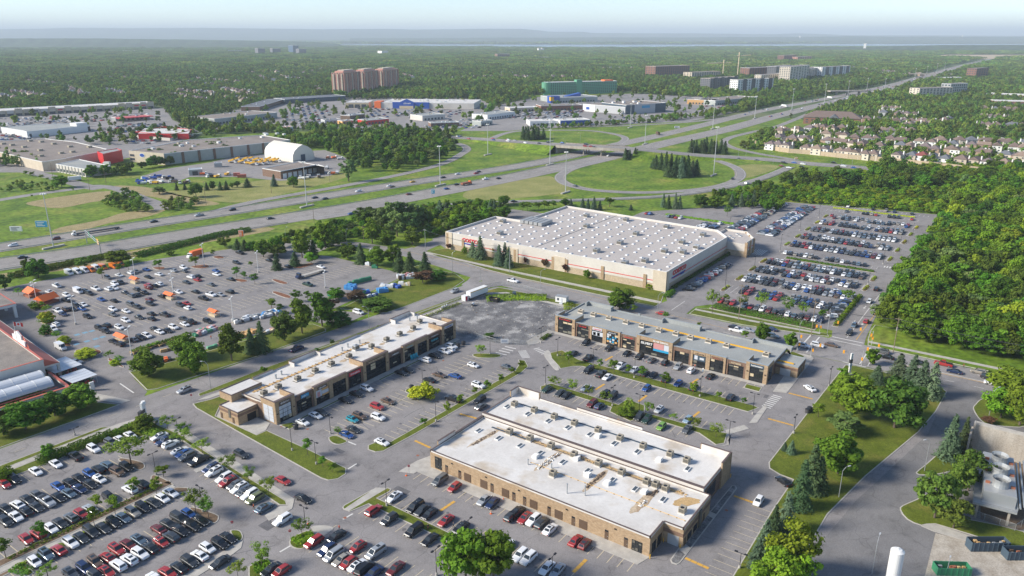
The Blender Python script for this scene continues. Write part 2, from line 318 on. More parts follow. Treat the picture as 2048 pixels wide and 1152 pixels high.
# ================================================================== THE SETTING: ground, roads, car parks, kerbs
def sheet(name,poly,z,mat,parent=None):
    return MB().flat(poly,z,mat).build(name,parent,kind=None if parent else 'structure')
def island(poly,mat='lawn_grass',name='lawn',h=0.15,kerb=0.28,base=0.0):
    """raised bed: concrete kerb round it, planted top"""
    poly=ccw(poly);inner=offset(poly,kerb)
    o=MB().flat(inner,base+h+0.02,mat).build(name,kind='structure')
    k=MB();n=len(poly)
    k.add([(x,y,base) for x,y in poly]+[(x,y,base+h) for x,y in poly],[(i,(i+1)%n,n+(i+1)%n,n+i) for i in range(n)],'kerb_concrete')
    k.add([(x,y,base+h) for x,y in poly]+[(x,y,base+h) for x,y in inner],[(i,(i+1)%n,n+(i+1)%n,n+i) for i in range(n)],'kerb_concrete')
    k.add([(x,y,base+h) for x,y in inner]+[(x,y,base+h+0.021) for x,y in inner],[(i,(i+1)%n,n+(i+1)%n,n+i) for i in range(n)],'kerb_concrete')
    k.build('kerb',o);return o
def walk(poly,mat='concrete',name='sidewalk',h=0.14,base=0.0):
    return MB().prism(poly,base,base+h,mat).build(name,kind='structure')
def rnd(poly,n=5):return [tuple(p[:2]) for p in curve(poly,n,True)]
def rect(a0,b0,a1,b1):return [(a0,b0),(a1,b0),(a1,b1),(a0,b1)]

g=MB()                                                   # the ground, one sheet to the horizon
xs=[-90000,-30000,-10000,-4000,-2000,-1000,-500,-200,0,100,200,300,400,600,800,1200,1800,2600,4000,7000,12000,25000,50000,90000]
gv=[(x,y,0) for x in xs for y in xs];N_=len(xs)
g.add(gv,[(i*N_+j,(i+1)*N_+j,(i+1)*N_+j+1,i*N_+j+1) for i in range(N_-1) for j in range(N_-1)],'earth_far')
g.build('ground',kind='structure')
near=[(-250,60),(-250,420),*[P(x,y) for x,y in [(-150,345),(150,300),(420,270),(640,262),(930,246),(1300,246),(1600,236),(1640,262),(2250,330)]],(420,-400),(60,-300),(-200,-60)]
sheet('meadow',near,0.02,'meadow_grass')

# --- retail block pavement and the two streets
R1=curve([(-150,240),(-20,235.5),(70,230.7),(110,229),(155,225.5),(200,222.3),(235,219.5),(262,217),(280,213),(290,205)],6)
R2=[(301.4,290),(299,270),(296,249),(291.5,226),(289.3,205),(289.3,165),(289.2,126),(289.3,92)]
lotp=[(-60,233),(70,226),(110,224.5),(152,220.6),(184,217.4),(221,214),(259,211.5),(279,207),(281.5,198),(281.2,130),(281.5,60),(282.5,0),(283,-60),(80,-60),(-60,80)]
sheet('car_park',lotp,0.05,'asphalt')
r=MB();ribbon(r,R1,5.3,5.3,0.065,'asphalt_road');r.build('road',kind='structure')
r=MB();ribbon(r,curve(R2,6),7.8,7.6,0.075,'asphalt_road')
r.flat([(281.3,92),(297.2,92),(303.5,64),(304.2,40),(303,14),(303,-60),(282.8,-60),(282.2,40),(281.5,64)],0.0755,'asphalt_road')
r.flat(rnd([(271,222),(283,219),(297,232),(305,262),(298,275),(290,232)],4),0.07,'asphalt_road')
r.build('road',kind='structure')
mk=MB()                                                  # street markings
dashes(mk,R1[:40],0,3,6,0.12,0.085,'paint_line')
dashes(mk,curve(R2,6),0.15,400,0,0.14,0.095,'paint_yellow')
for b0 in range(66,122,9):mk.box(285.2,b0,0.08,285.4,b0+3,0.096,'paint_white')
for b0 in range(-50,40,9):
    for aa in (286.3,297.8):mk.box(aa,b0,0.08,aa+0.15,b0+3,0.096,'paint_white')
mk.box(291.6,-50,0.08,291.8,36,0.096,'paint_yellow');mk.box(292.3,-50,0.08,292.9,34,0.13,'concrete')
for b0,b1 in ((62.2,62.7),(65.6,66.1),(40.4,40.8),(43.2,43.6)):mk.box(283.5,b0,0.08,302.5,b1,0.097,'paint_white')
for aa in (302.2,305.6):mk.box(aa,46.6,0.08,aa+(0.5 if aa>304 else 0.35),58.3,0.097,'paint_white')
mk.box(281.9,41,0.08,282.3,49,0.097,'paint_white')
mk.build('road_markings',kind='structure')
# right-hand access lane beside the wood, warehouse car park, store car park
walk_lane=MB().flat([(300,46.5),(304,46),(312,47),(340,48.8),(380,51),(420,52),(560,50),(578,54),(560,152),(470,222),(428,222),(428,160),(404,140),(320,138),(308,131),(296,133),(296,117),(308,117.4),(314.5,113),(313,60),(306,58.6),(300,60)],0.06,'asphalt').build('car_park',kind='structure')
hdp=[(113.5,231),(119,236.5),(122,250),(126,258),(150,253),(180,248),(196,246),(197,238),(206.5,229.5),(218,230.5),(210,247),(262,254.5),(269,261),(269.5,314),(262,330),(247,371),(213,385),(170,394),(140,399),(90,420),(60,330),(98,268),(106,240),(103,233)]
sheet('car_park',hdp,0.055,'asphalt')
r=MB()                                                   # cul-de-sac and side road by the hedges
r.flat(rnd([(262,352),(255,340),(262,328),(276,326),(286,334),(287,348),(276,356)],5),0.06,'asphalt_road')
ribbon(r,curve([P(640,492),P(700,488),P(760,496),P(830,506)],5),4.5,4.5,0.058,'asphalt_road')
ribbon(r,curve([P(822,508),P(855,492),P(893,478),P(905,470)],5),5.0,5.0,0.062,'asphalt_road')
r.build('road',kind='structure')
sheet('service_yard',[(319,273),(330,292),(425,300),(428,250),(419,246),(419,272)],0.05,'asphalt')
sheet('gravel_lot',rnd([(219,184),(224,160),(231,153),(243,151),(250,157),(272,157.5),(281,172),(279,190),(268,198),(250,204),(226,206),(219,200)],3),0.07,'gravel')
sheet('service_yard',[(281,14),(240,15),(190,25),(150,30),(60,30),(60,-70),(283,-70)],0.058,'asphalt_dark')
sheet('service_yard',[Q(3,3,1340,810),Q(3,3,1600,870),Q(3,3,1700,890),Q(3,3,2048,990),(160,-60),Q(3,3,1230,1250)],0.062,'concrete_old')

# --- lawns, verges, beds (kerbed)
island([(279.5,47.6),(250,48.4),(196,49.4),(193,48.3),(191.4,45),(191.0,41.2),(174,41.5),(130,40.7),(100,40.7),(100,30),(157,30),(180,29.4),(204,25.4),(240,17.4),(258,15.0),(276,14),(280.5,17),(281,30),(281,44)])
island([(117,147),(117.4,144.4),(119.5,142.8),(122.5,142.9),(124.6,145),(125.2,160),(125.4,181),(121.9,181.2),(121.9,202),(126,206),(150,205.2),(217,205.2),(217,207.3),(150,210.8),(128,213.5),(122.6,215.6),(121.5,212),(119.6,186)])
walk([(121.9,181.4),(125.3,181.3),(128.9,184.0),(129,204.6),(125.8,205),(122.1,201.6)])
walk([(125,216.6),(128,214.6),(150,211.8),(217,208.3),(256,206.2),(256,208.2),(217,210.4),(150,213.9),(128,216.8)])
island([(128,220.6),(127,218.6),(150,214.9),(217,211.2),(256,209),(257,210.6),(221,213.4),(184,216.8),(152,219.9)],kerb=0.2)
island([(20,225.9),(20,224.0),(94,222.6),(99,222.6),(97,224.4),(70,225.6)])
walk([(20,223.9),(20,221.8),(94,220.4),(104.5,219.2),(106,221),(101,222.4)])
island([(20,221.6),(20,218.4),(66,216.9),(92.6,215.0),(99.6,208.8),(105.6,208.3),(106.8,196),(105.2,179.4),(106.7,179.3),(108.6,200),(108,214),(104.2,219),(94,220.3)])
walk([(106.9,179.3),(109.1,179.2),(111,200),(110.4,216),(107,221),(104.4,219.2),(108.2,214),(108.8,200)])
island([(102.3,146),(103.5,144.2),(104.6,146.2),(106.6,175.7),(105.3,175.8)])
walk([(96.5,142.6),(103.2,142.0),(106.4,145),(109.2,175.7),(109.1,179.2),(99.3,179.2),(99.0,177.2),(106.7,175.9),(104.8,146.5),(103.4,144),(102.2,145.4),(97.4,145.4)])
walk([(30,178.6),(30,176.3),(91.6,175.4),(91.6,177.2)],name='footpath')
island([(30,181.4),(30,178.8),(91.6,177.4),(92.6,179.6),(89.5,180.6)],'soil','planting_bed')
island([(30,176.1),(30,173.8),(36,174.4),(88,174.2),(92.4,170.4),(93.4,172.5),(91.7,175.2)],'soil','planting_bed')
for pts in ([(945,225),(985,210),(1130,240),(1160,268),(1150,295),(1100,308),(1060,285),(1000,260)],
            [(1205,365),(1240,345),(1350,395),(1395,430),(1330,420),(1225,395)],
            [(1515,620),(1560,605),(1730,660),(1752,690),(1735,722),(1700,732),(1640,700)]):
    island(rnd([Q(0,3,*p) for p in pts],3),'soil','planting_bed')
island(rnd([Q(0,3,*p) for p in [(1840,795),(1880,785),(1925,795),(1945,845),(1915,880),(1870,850)]],3),'lawn_grass','planting_bed')
walk([Q(0,3,*p) for p in [(1915,885),(1945,870),(1930,930),(1850,990),(1560,1170),(1440,1170),(1700,1010),(1880,900)]])
island([Q(0,3,*p) for p in [(95,1078),(185,1050),(278,1125),(230,1160),(190,1152)]],'lawn_grass','planting_bed')
island([Q(1,3,*p) for p in [(752,640),(700,622),(690,605),(705,588),(930,462),(1055,449),(1084,460),(1070,480),(972,532),(1590,828),(1536,880),(1020,640),(900,580)]])
walk([Q(1,3,*p) for p in [(708,618),(745,636),(1052,453),(958,448)]],name='footpath',h=0.18)
island(rnd([Q(1,3,*p) for p in [(265,890),(290,850),(410,790),(500,830),(535,850),(400,925),(345,940),(290,925)]],3),'lawn_grass','planting_bed')
walk(rnd([Q(1,3,*p) for p in [(440,765),(540,750),(620,768),(590,800),(515,838)]],3))
island([Q(1,3,*p) for p in [(-60,1080),(20,1030),(90,1020),(150,1065),(60,1160),(-60,1200)]],'lawn_grass','planting_bed')
walk([(131.8,131.9),(133.4,127.6),(134.7,127.6),(134.7,60.1),(138.7,58.9),(138.7,126.1),(143.2,130.2),(139,131.5)])
island([Q(2,3,*p) for p in [(1264,1025),(1278,1052),(1318,1064),(1345,1050),(1800,455),(1788,432),(1758,430),(1600,620),(1350,905)]],'gravel','planting_bed')
walk([Q(2,3,*p) for p in [(1338,948),(1385,985),(1428,930),(1380,896)]],h=0.185);walk([Q(2,3,*p) for p in [(1545,665),(1610,695),(1632,660),(1570,634)]],h=0.185)
island([(135.2,147.4),(135.4,144.6),(137.2,143),(150,142.3),(204.5,140.9),(211,141.9),(214.8,146),(214,148.6),(211,146),(205,143.9),(142.5,145.2),(140.5,148.4),(137,149.2)])
island(rnd([Q(1,2,*p) for p in [(1192,828),(1235,800),(1420,812),(1440,842),(1370,880),(1240,852)]],3),'lawn_grass','planting_bed')
island(rnd([Q(1,2,*p) for p in [(1730,540),(1770,525),(1930,530),(1962,548),(1900,562),(1780,560)]],3))
island(rnd([Q(1,3,*p) for p in [(580,45),(600,85),(660,104),(732,80),(700,55),(640,30)]],3))
walk(rect(131.8,178.95,217,181.2))
for a0,a1 in ((136.5,163.5),(171,197),(204,214)):island(rect(a0,177.8,a1,178.9))
island([(129.7,175.8),(133.2,175.6),(133.4,178.9),(129.8,180.6)])
island([(222.6,64.4),(227.4,62.4),(228.2,64.5),(227,130),(231.2,140),(226.2,142.4),(222,139),(218,133.6),(216,131.4),(220.6,128.6),(222.5,126)])
walk(rnd([Q(2,2,*p) for p in [(255,530),(290,498),(330,560),(378,650),(345,655),(290,590)]],3))
island([(197,127.6),(199.8,129.4),(204,127.5),(203.2,101),(208.4,100.5),(207.6,93.5),(203.2,91.5),(203.9,72),(205.4,64.8),(199,63.4),(196.6,65.2),(200.4,72),(200.6,90.6),(195,92.4),(197,101),(200,102),(200.2,125.6)])
walk([(195.8,64.4),(198.6,62.7),(205.5,63.9),(212,60.5),(213.5,62.5),(207,66),(199,62)],name='footpath',h=0.13)
walk([Q(2,2,*p) for p in [(1895,1085),(1960,1080),(2040,960),(2030,930),(1960,1000)]],name='footpath')
walk(rect(244.2,66.3,246.1,152.5))
walk([(243,152.6),(246.1,152.6),(246.1,155.5),(231,156.5),(227.5,153.2),(231.5,151.2),(240,152)],name='footpath')
island([Q(2,2,*p) for p in [(1852,800),(1872,768),(2000,800),(1978,834)]])
walk([Q(3,2,*p) for p in [(40,830),(150,842),(365,566),(350,545),(280,528),(215,520),(130,700)]])
island([Q(3,2,*p) for p in [(150,470),(150,500),(215,515),(296,548),(250,592),(215,600)]])
island([(271.5,70),(281,68),(281,150),(279,205),(270,207.5),(258,210.6),(258,207.8),(270,204.2),(275,198),(275.5,160),(271.5,156)])
walk([(273.2,158.5),(275.2,158.5),(276.5,198),(270.5,205),(257,207.9),(257,206.2),(269.2,203),(274.6,196)])
island(rnd([Q(3,3,*p) for p in [(1055,625),(1075,590),(1190,540),(1260,500),(1320,560),(1420,640),(1600,700),(2048,800),(2048,935),(1700,850),(1340,740),(1230,752),(1110,700)]],2),name='lawn')
island(rnd([Q(3,3,*p) for p in [(1182,325),(1215,345),(1290,345),(1420,330),(1600,250),(1640,160),(1560,60),(1420,120),(1340,190),(1250,270)]],2),name='lawn')
walk([Q(3,3,*p) for p in [(1225,755),(1245,720),(1400,760),(1700,860),(2048,960),(2048,1000),(1640,890),(1330,800)]])
island(rnd([Q(3,2,*p) for p in [(1640,970),(1660,930),(1720,885),(1900,860),(2100,900),(2100,1100),(1800,1100),(1700,1060)]],3),name='lawn')
sheet('lawn',[Q(3,3,*p) for p in [(1700,180),(2048,180),(2048,780),(1990,790),(1700,700)]],0.075,'soil')
# verge, pavement and lawn on the warehouse side of the street
island([(297.6,132),(297.3,165),(297.4,205),(299,226),(303.2,249),(305.6,266),(304.6,270),(303.2,262),(302.4,215),(302.5,132)])
walk([(302.8,132),(304.8,132),(304.6,215),(306,262),(306.2,276),(304.2,276),(303.4,262)])
island([(305.0,132.5),(318.8,137),(318.8,271.5),(313,274),(306.6,275),(306.2,262),(304.8,215)])
island([(297.6,116),(298,92),(303,66),(305.2,59.5),(307.6,60.6),(308,66),(308.6,112),(306.4,116.2)])
walk([(303.4,116),(303.6,90),(305.8,63),(307.4,63.4),(305.6,90),(305.2,116)],h=0.19,name='sidewalk')
island([(304.4,44.8),(303.8,14),(303.8,-60),(330,-60),(330,47),(322,47.2),(312,46.2)],'meadow_grass')
walk([(307.4,45),(307.2,14),(307,-60),(309.2,-60),(309.4,14),(309.4,45.4)],h=0.19)
for a0,a1,b0,b1 in ((309.2,316.6,66,111.5),(318,366,59.0,61.6)):island(rect(a0,b0,a1,b1),'soil','planting_bed')
island(rect(409,62,411.6,108),'soil','planting_bed')
for a in (341,361,380,398,441,463,485,507,528):    # planted row ends in the warehouse car park
    for b in (115.6,60.6):
        if not (b<62 and a<370):island(rnd([(a-4.6,b-1.2),(a+4.6,b-1.2),(a+4.6,b+1.2),(a-4.6,b+1.2)],2),'soil','planting_bed')
# store car park: verge lawns and mulch islands
HDI=[((1,2),[(130,40),(160,28),(270,62),(280,82),(230,80)]),((1,1),[(125,1090),(160,1083),(255,1112),(235,1124),(190,1118)]),((1,1),[(290,985),(430,955),(470,965),(345,1000)]),
       ((0,1),[(1215,990),(1310,985),(1320,1000),(1270,1010)]),((0,1),[(1520,985),(1640,965),(1680,985),(1610,1000)]),((0,1),[(1870,1080),(1950,1085),(1985,1100),(1930,1108),(1880,1095)]),
       ((0,2),[(262,138),(330,130),(395,150),(340,172),(290,170)]),((0,2),[(318,205),(380,190),(440,220),(430,262),(400,290),(325,280)]),((0,2),[(328,345),(380,325),(430,362),(405,382),(350,372)]),
       ((0,2),[(440,420),(500,405),(572,455),(560,470),(510,465)]),((0,2),[(595,510),(640,490),(690,505),(770,490),(818,515),(760,545),(660,550)]),((0,2),[(862,580),(890,565),(992,628),(970,636)]),
       ((0,1),[(1700,905),(1760,895),(1800,912),(1740,920)])]
for (c,rr),pts in HDI:island(rnd([Q(c,rr,*p) for p in pts],2),'mulch','planting_bed',base=0.05)
for poly in ([(124,257),(119.5,237.5),(122,235.6),(158,231),(192,229.2),(194,232),(194.5,240),(190,244.5),(160,249),(128,254.5)],
             [(219,231.5),(222,224.5),(232,223.4),(266,222.6),(278,225.5),(284,236),(284,262),(272,262),(262,253.5),(214,245)],
             [(40,250),(70,236.6),(98,235),(108.5,234.6),(104,245),(97,266),(92,262),(60,262),(40,280)]):island(poly,base=0.02)
walk([(109.2,234.8),(112.2,234.6),(108,250),(101,268),(98,267),(105,246)])

# --- stall lines and floor markings, one set per car park
def stall_rows(mb,rows,z,mat,ang=0.0):
    for axis,fixed,s0,s1,pitch,ln in rows:
        n=int(round(abs(s1-s0)/pitch));sg=1 if s1>s0 else -1
        for i in range(n+1):
            s=s0+sg*i*pitch
            if axis=='a':mb.box(s-0.08,fixed-ln/2,z-0.003,s+0.08,fixed+ln/2,z,mat)
            else:mb.box(fixed-ln/2,s-0.08,z-0.003,fixed+ln/2,s+0.08,z,mat)
mb=MB()
stall_rows(mb,[('a',213.4,34,96,2.6,5.6),('a',198.2,34,92,2.6,11.2),('a',183.4,34,90,2.6,5.6),('a',171.9,40,91,2.6,5.6),('a',158.8,45,90,2.6,11.2),('a',144.7,60,89,2.6,5.4),
                ('b',103.2,206,182,2.6,5.4),('b',101.0,175,146,2.6,5.4),('b',99.6,127.6,80,2.6,11),('b',114.2,126.6,100,2.55,5.5),('b',121.8,126.6,62,2.55,5.5),('b',134.0,126,62,2.6,5.5)],0.062,'paint_line')
stall_rows(mb,[('a',175.6,134,214,2.6,5.2),('a',161.5,136,205,2.6,10.8),('a',147.0,142,204,2.6,5.4),('b',241.6,142,70,2.6,5.4),('b',230.0,138,68,2.6,5.4),('b',219.6,126,68,2.6,5.4),('b',206.6,126,102,2.6,5.4),('b',206.6,91,72,2.6,5.4),('b',198.2,127,103,2.6,5.0),('b',198.2,90,74,2.6,5.0)],0.062,'paint_line')
for i in range(22):mb.box(118+i*2.6,41.2,0.058,118.1+i*2.6,46.6,0.062,'paint_line')
mb.box(136,161.42,0.058,205,161.58,0.0625,'paint_line');mb.box(99.5,80,0.058,99.65,127.6,0.0625,'paint_line')
for a,b,a1,b1 in [Q(1,3,1270,70)+Q(1,3,1395,128),Q(1,2,1630,1008)+Q(1,2,1765,1045),Q(2,3,1385,1010)+Q(2,3,1575,1095),Q(2,3,1775,512)+Q(2,3,1945,572),Q(3,2,165,842)+Q(3,2,358,890),Q(3,2,0,1046)+Q(3,2,205,1102),
                     Q(1,3,1470,635)+Q(1,3,1590,555),Q(2,3,490,1125)+Q(2,3,595,1020),Q(2,2,668,815)+Q(2,2,740,770),Q(2,2,1012,910)+Q(2,2,1078,860),Q(2,2,1445,1035)+Q(2,2,1500,990),Q(2,2,745,582)+Q(2,2,805,548),Q(2,2,1425,770)+Q(2,2,1490,728),Q(2,2,825,1065)+Q(2,2,855,1050)]:
    p0=np.array((a,b));p1=np.array((a1,b1));d=p1-p0;L_=np.linalg.norm(d);d/=L_;nrm=np.array((-d[1],d[0]))*0.42
    k=int(L_/1.5)+1
    for i in range(k):
        u=p0+d*L_*(i+0.02)/k;v=p0+d*L_*(i+0.95)/k
        mb.quad((*(u-nrm),0.09),(*(v-nrm),0.09),(*(v+nrm),0.09),(*(u+nrm),0.09),'paint_yellow')
def zebra(mb,p,q,n,ln,wd,z=0.066):
    p,q=np.array(p),np.array(q);d=(q-p)/np.linalg.norm(q-p);nn=np.array((-d[1],d[0]))*ln/2
    for i in range(n):
        c=p+(q-p)*(i+.5)/n;u=c-d*wd/2;v=c+d*wd/2
        mb.quad((*(u-nn),z),(*(v-nn),z),(*(v+nn),z),(*(u+nn),z),'paint_white')
zebra(mb,Q(1,2,1950,535),Q(1,2,2048,470),4,5,.5);zebra(mb,(217,147),(222,152.5),7,3.2,.45);zebra(mb,Q(2,2,190,480),Q(2,2,265,530),5,2.6,.5);zebra(mb,Q(3,2,-20,960),Q(3,2,80,860),8,3.0,.5)
for p,q in (((1,3,735,298),(1,3,805,255)),((1,3,695,700),(1,3,775,655)),((1,3,190,962),(1,3,275,912)),((1,3,735,78),(1,3,800,104)),((0,2,960,765),(0,2,1070,840))):
    a,b=np.array(Q(*p)),np.array(Q(*q));d=(b-a)/np.linalg.norm(b-a);nn=np.array((-d[1],d[0]))*.22
    mb.quad((*(a-nn),.067),(*(b-nn),.067),(*(b+nn),.067),(*(a+nn),.067),'paint_white')
mb.build('parking_lines',bpy.data.objects['car_park'])
mb=MB()
stall_rows(mb,[('b',a,114,63,2.72,11.4) for a in (341,361,380,398,441,463,485,507,528)]+[('b',419.2,112,63,2.72,5.4),('b',320.4,110,66,2.72,5.4),('b',550,120,62,2.72,5.4),('b',568,130,60,2.72,5.4)]+[('a',132.5,452,552,2.72,11),('a',152.0,452,552,2.72,11),('a',129.2,326,382,2.72,4.6),('a',63.9,326,364,2.72,4.6),('b',468,220,160,2.7,5.4)],0.075,'paint_white')
zebra(mb,(424,50.5),(424,61),8,3.2,.6,.075);zebra(mb,(414,120),(414,127),6,12,.5,.075)
for a,b in ((330,55),(352,55.2),(330,51.5),(352,52)):
    mb.quad((a-2,b-.15,.076),(a+1,b-.15,.076),(a+1,b+.15,.076),(a-2,b+.15,.076),'paint_white');mb.add([(a-3.4,b,.076),(a-2,b-.7,.076),(a-2,b+.7,.076)],[(0,1,2)],'paint_white')
mb.box(308,53.2,.068,374,53.45,.0755,'paint_white');mb.box(308,49.6,.068,376,49.85,.0755,'paint_yellow');mb.box(297.5,124,.068,312,124.25,.0755,'paint_white')
mb.build('parking_lines',walk_lane)
mb=MB()
for b in range(286,388,17):stall_rows(mb,[('a',b,150,150+(118-(b-286)*0.45),2.75,10.6)],0.068,'paint_line')
for p in ((617,375),(680,358),(735,345),(612,450),(697,427),(765,408),(820,393),(775,468)):
    a,b=Q(0,2,*p);mb.flat(rect(a-1,b-1,a+1,b+1),.069,'paint_blue')
mb.build('parking_lines',bpy.data.objects['car_park.002'])

# repaired patches, manholes and tar seams in the asphalt
r=random.Random(44);m=MB();cpk=bpy.data.objects['car_park']
for i in range(46):
    a,b=r.uniform(60,275),r.uniform(60,215);w_,h_=r.uniform(.8,3.2),r.uniform(.8,5);m.box(a,b,.05,a+w_,b+h_,.0535,'asphalt_patch')
for i in range(26):
    a,b=r.uniform(60,275),r.uniform(50,232);m.flat([(a+.45*math.cos(t),b+.45*math.sin(t)) for t in np.linspace(0,5.6,9)],.068,'rust')
for i in range(30):
    a,b=r.uniform(60,270),r.uniform(60,210);q_=(a+r.uniform(-9,9),b+r.uniform(-9,9));k=r.uniform(-.8,.8);pts=[(a,b),((a+q_[0])/2+k,(b+q_[1])/2-k),q_];ribbon(m,curve(pts,4),.09,.09,.0538,'asphalt_patch')
for s0,s1,fx,n_,ax in ((50,92,213.4,16,0),(50,90,198,40,0),(50,88,183.4,16,0),(50,90,172,20,0),(60,90,158.8,30,0),(136,212,175.6,30,0),(138,204,161.5,50,0),(142,204,147,24,0),(70,140,241.6,28,1),(70,136,230,26,1),(70,126,219.6,22,1),(72,126,206.6,22,1),(62,126,134,26,1),(62,126,121.8,26,1),(100,126,114.2,12,1),(80,127,99.6,36,1)):
    for i in range(n_):
        u,v=r.uniform(s0,s1),fx+r.gauss(0,1.7);a,b=(u,v) if not ax else (v,u);q_=r.uniform(.25,.6);m.flat([(a+q_*math.cos(t)*r.uniform(.7,1.2),b+q_*math.sin(t)*r.uniform(.7,1.2)) for t in np.linspace(0,5.4,8)],.0532,'asphalt_patch')
m.build('asphalt_repairs',cpk,kind='stuff')
r=random.Random(9);m=MB()                             # loose rubble on the gravel
for i in range(420):
    a,b=r.uniform(222,279),r.uniform(155,203)
    if (a<232 and b<165):continue
    q_=r.choice((.12,.18,.3,.45));k=5;ph=r.random()*6;m.add([(a+q_*math.cos(ph+6.28*j/k),b+q_*math.sin(ph+6.28*j/k),.07) for j in range(k)]+[(a,b,.07+q_*r.uniform(.3,.8))],[(j,(j+1)%k,k) for j in range(k)],r.choice(('gravel','concrete','dirt_pile','concrete_old')))
m.build('rubble',bpy.data.objects['gravel_lot'],kind='stuff')
# --- the highway: two carriageways, ramps, overpass
UP=[(-160,521),(0,496),(150,472),(308,447),(510,416),(762,375),(1018,336),(1124,316),(1180,302.5),(1232,290),(1296,276),(1399,252),(1474,233),(1536,219),(1636,200.5),(1711,185.5),(1786,169),(1861,148),(1923,131),(1985,117)]
LO=[(-160,551),(0,529),(150,507),(308,480),(510,447),(762,405),(1018,356),(1149,328),(1224,312),(1271,300.5),(1351,281.5),(1448,260),(1536,236),(1611,217),(1698,195.5),(1786,174.5),(1861,153),(1923,135),(1990,119.5)]
HW_UP=curve([P(*p) for p in UP],5);HW_LO=curve([P(*p) for p in LO],5)
hw=MB();ribbon(hw,HW_UP,10.6,10.6,0.12,'asphalt_highway');ribbon(hw,HW_LO,12.6,14.0,0.14,'asphalt_highway');HWO=hw.build('highway',kind='structure')
mk=MB()
for pth,offs,z,k in ((HW_UP,(-3.7,0,3.7),.20,1),(HW_LO,(-1.6,2.1,5.8),.22,1)):
    for of in offs:dashes(mk,pth[8:70],of,3.5,8,.16,z,'paint_white')
for pth,e0,e1,z in ((HW_UP,7.4,-7.4,.2),(HW_LO,9.6,-5.4,.22)):
    for e,mt in ((e0,'paint_line'),(e1,'paint_white')):dashes(mk,pth,e,30,0,.18,z,mt)
mk.build('lane_markings',HWO)
def ramp(pts,wd,z,zs=None):
    pp=[P(*p) for p in pts] if zs is None else [(*P(p[0],p[1],zz),zz) for p,zz in zip(pts,zs)]
    pp=curve(pp,5);m=MB();ribbon(m,pp,wd/2,wd/2,z,'asphalt_road');o=m.build('ramp',kind='structure')
    k=MB();ribbon(k,pp,wd/2-.9,-(wd/2-1.1),z+.03,'paint_white');ribbon(k,pp,-(wd/2-1.5),wd/2-1.3,z+.03,'paint_line');k.build('edge_lines',o)
    return pp
c4=lambda L_:[(900+x/3.103,230+y/3.103) for x,y in L_]
LOOP=ramp(c4([(1480,250),(1620,275),(1740,312),(1797,350),(1790,395),(1690,437),(1500,467),(1200,482),(920,470),(775,445),(695,412),(690,372),(770,330),(900,297),(1010,272)]),9.5,.17)
LOW=ramp([(628,438),(727,424),(862,412),(940,408),(1024,404),(1174,400),(1324,393),(1424,380),(1500,364),(1545,349),(1580,334)],9.5,.16)
ULR=ramp([(430,424),(512,403),(687,372),(812,347),(887,327),(925,307),(934,298),(922,289),(890,283)],9,.19)
URL=ramp(c4([(250,150),(330,118),(430,100),(620,95),(850,97),(1000,115),(1080,138),(1075,163),(1000,190),(900,215)]),9,.16)
TOPR=ramp(c4([(350,98),(600,78),(1000,70),(1300,57),(1550,38),(1750,10),(1900,-18)]),9,.18)
RGT=ramp(c4([(2300,-40),(2040,68),(1880,105),(1740,140),(1700,172),(1760,205),(1900,238),(2040,262),(2150,280)]),9,.16)
XR_PX=c4([(-500,118),(-200,128),(60,142),(260,155),(460,170),(640,182),(900,198),(1150,212),(1350,232),(1560,252),(1800,266),(2048,284)])+[(1620,328),(1700,334),(1790,343),(1900,354),(2048,369),(2300,398)]
XR_Z=[0,0,.5,2,4.5,7,7.6,7.2,5,2.4,.6,0.1,0,0,0,0,0,0]
XR=curve([(*P(p[0],p[1],z),z) for p,z in zip(XR_PX,XR_Z)],5)
m=MB();ribbon(m,XR,11,11,.3,'asphalt_road');XO=m.build('overpass_road',kind='structure')
k=MB()
for of in (-7.2,-3.6,3.6,7.2):ribbon(k,XR,of+.1,-of+.1,.33,'paint_line')
ribbon(k,XR,.8,.8,.45,'concrete');k.build('lane_markings',XO)
em=MB()                                                  # earth banks that carry the road up to the bridge
n=len(XR);dv=[]
for i,p in enumerate(XR):
    a=np.array(XR[max(i-1,0)][:2]);b=np.array(XR[min(i+1,n-1)][:2]);d=(b-a)/np.linalg.norm(b-a);nn=np.array((-d[1],d[0]));q_=np.array(p[:2])
    dv.append([(*(q_+nn*12.5),p[2]+.2),(*(q_+nn*(13+p[2]*2)),.0),(*(q_-nn*12.5),p[2]+.2),(*(q_-nn*(13+p[2]*2)),.0)])
for i in range(n-1):
    mx_=proj(XR[i][0],XR[i][1],XR[i][2])[0]
    if 1118<mx_<1262:continue
    A,B=dv[i],dv[i+1]
    em.quad(A[1],A[0],B[0],B[1],'meadow_grass');em.quad(A[2],A[3],B[3],B[2],'meadow_grass');em.quad(A[0],A[2],B[2],B[0],'meadow_grass')
em.build('embankment',kind='structure')
bt=thing('overpass_bridge','concrete bridge deck carrying the cross road over the highway','bridge',(0,0,0))
dk=MB();pr=[]
br=[p for p in XR if 1112<proj(*p)[0]<1268]
ribbon(dk,br,11.4,11.4,.26,'concrete_old')
for sgn in (1,-1):
    V=[]
    for i in range(len(br)):
        a=np.array(br[max(i-1,0)][:2]);b=np.array(br[min(i+1,len(br)-1)][:2]);d=(b-a)/np.linalg.norm(b-a);nn=np.array((-d[1],d[0]))*sgn;q_=np.array(br[i][:2])
        V.append([(*(q_+nn*11.4),br[i][2]+1.2),(*(q_+nn*11.4),br[i][2]-1.5),(*(q_+nn*11.0),br[i][2]+1.2)])
    gd=MB()
    for i in range(len(br)-1):gd.quad(V[i][1],V[i+1][1],V[i+1][0],V[i][0],'concrete_old');gd.quad(V[i][0],V[i+1][0],V[i+1][2],V[i][2],'concrete_old')
    gd.build('girder',bt)
V=[]
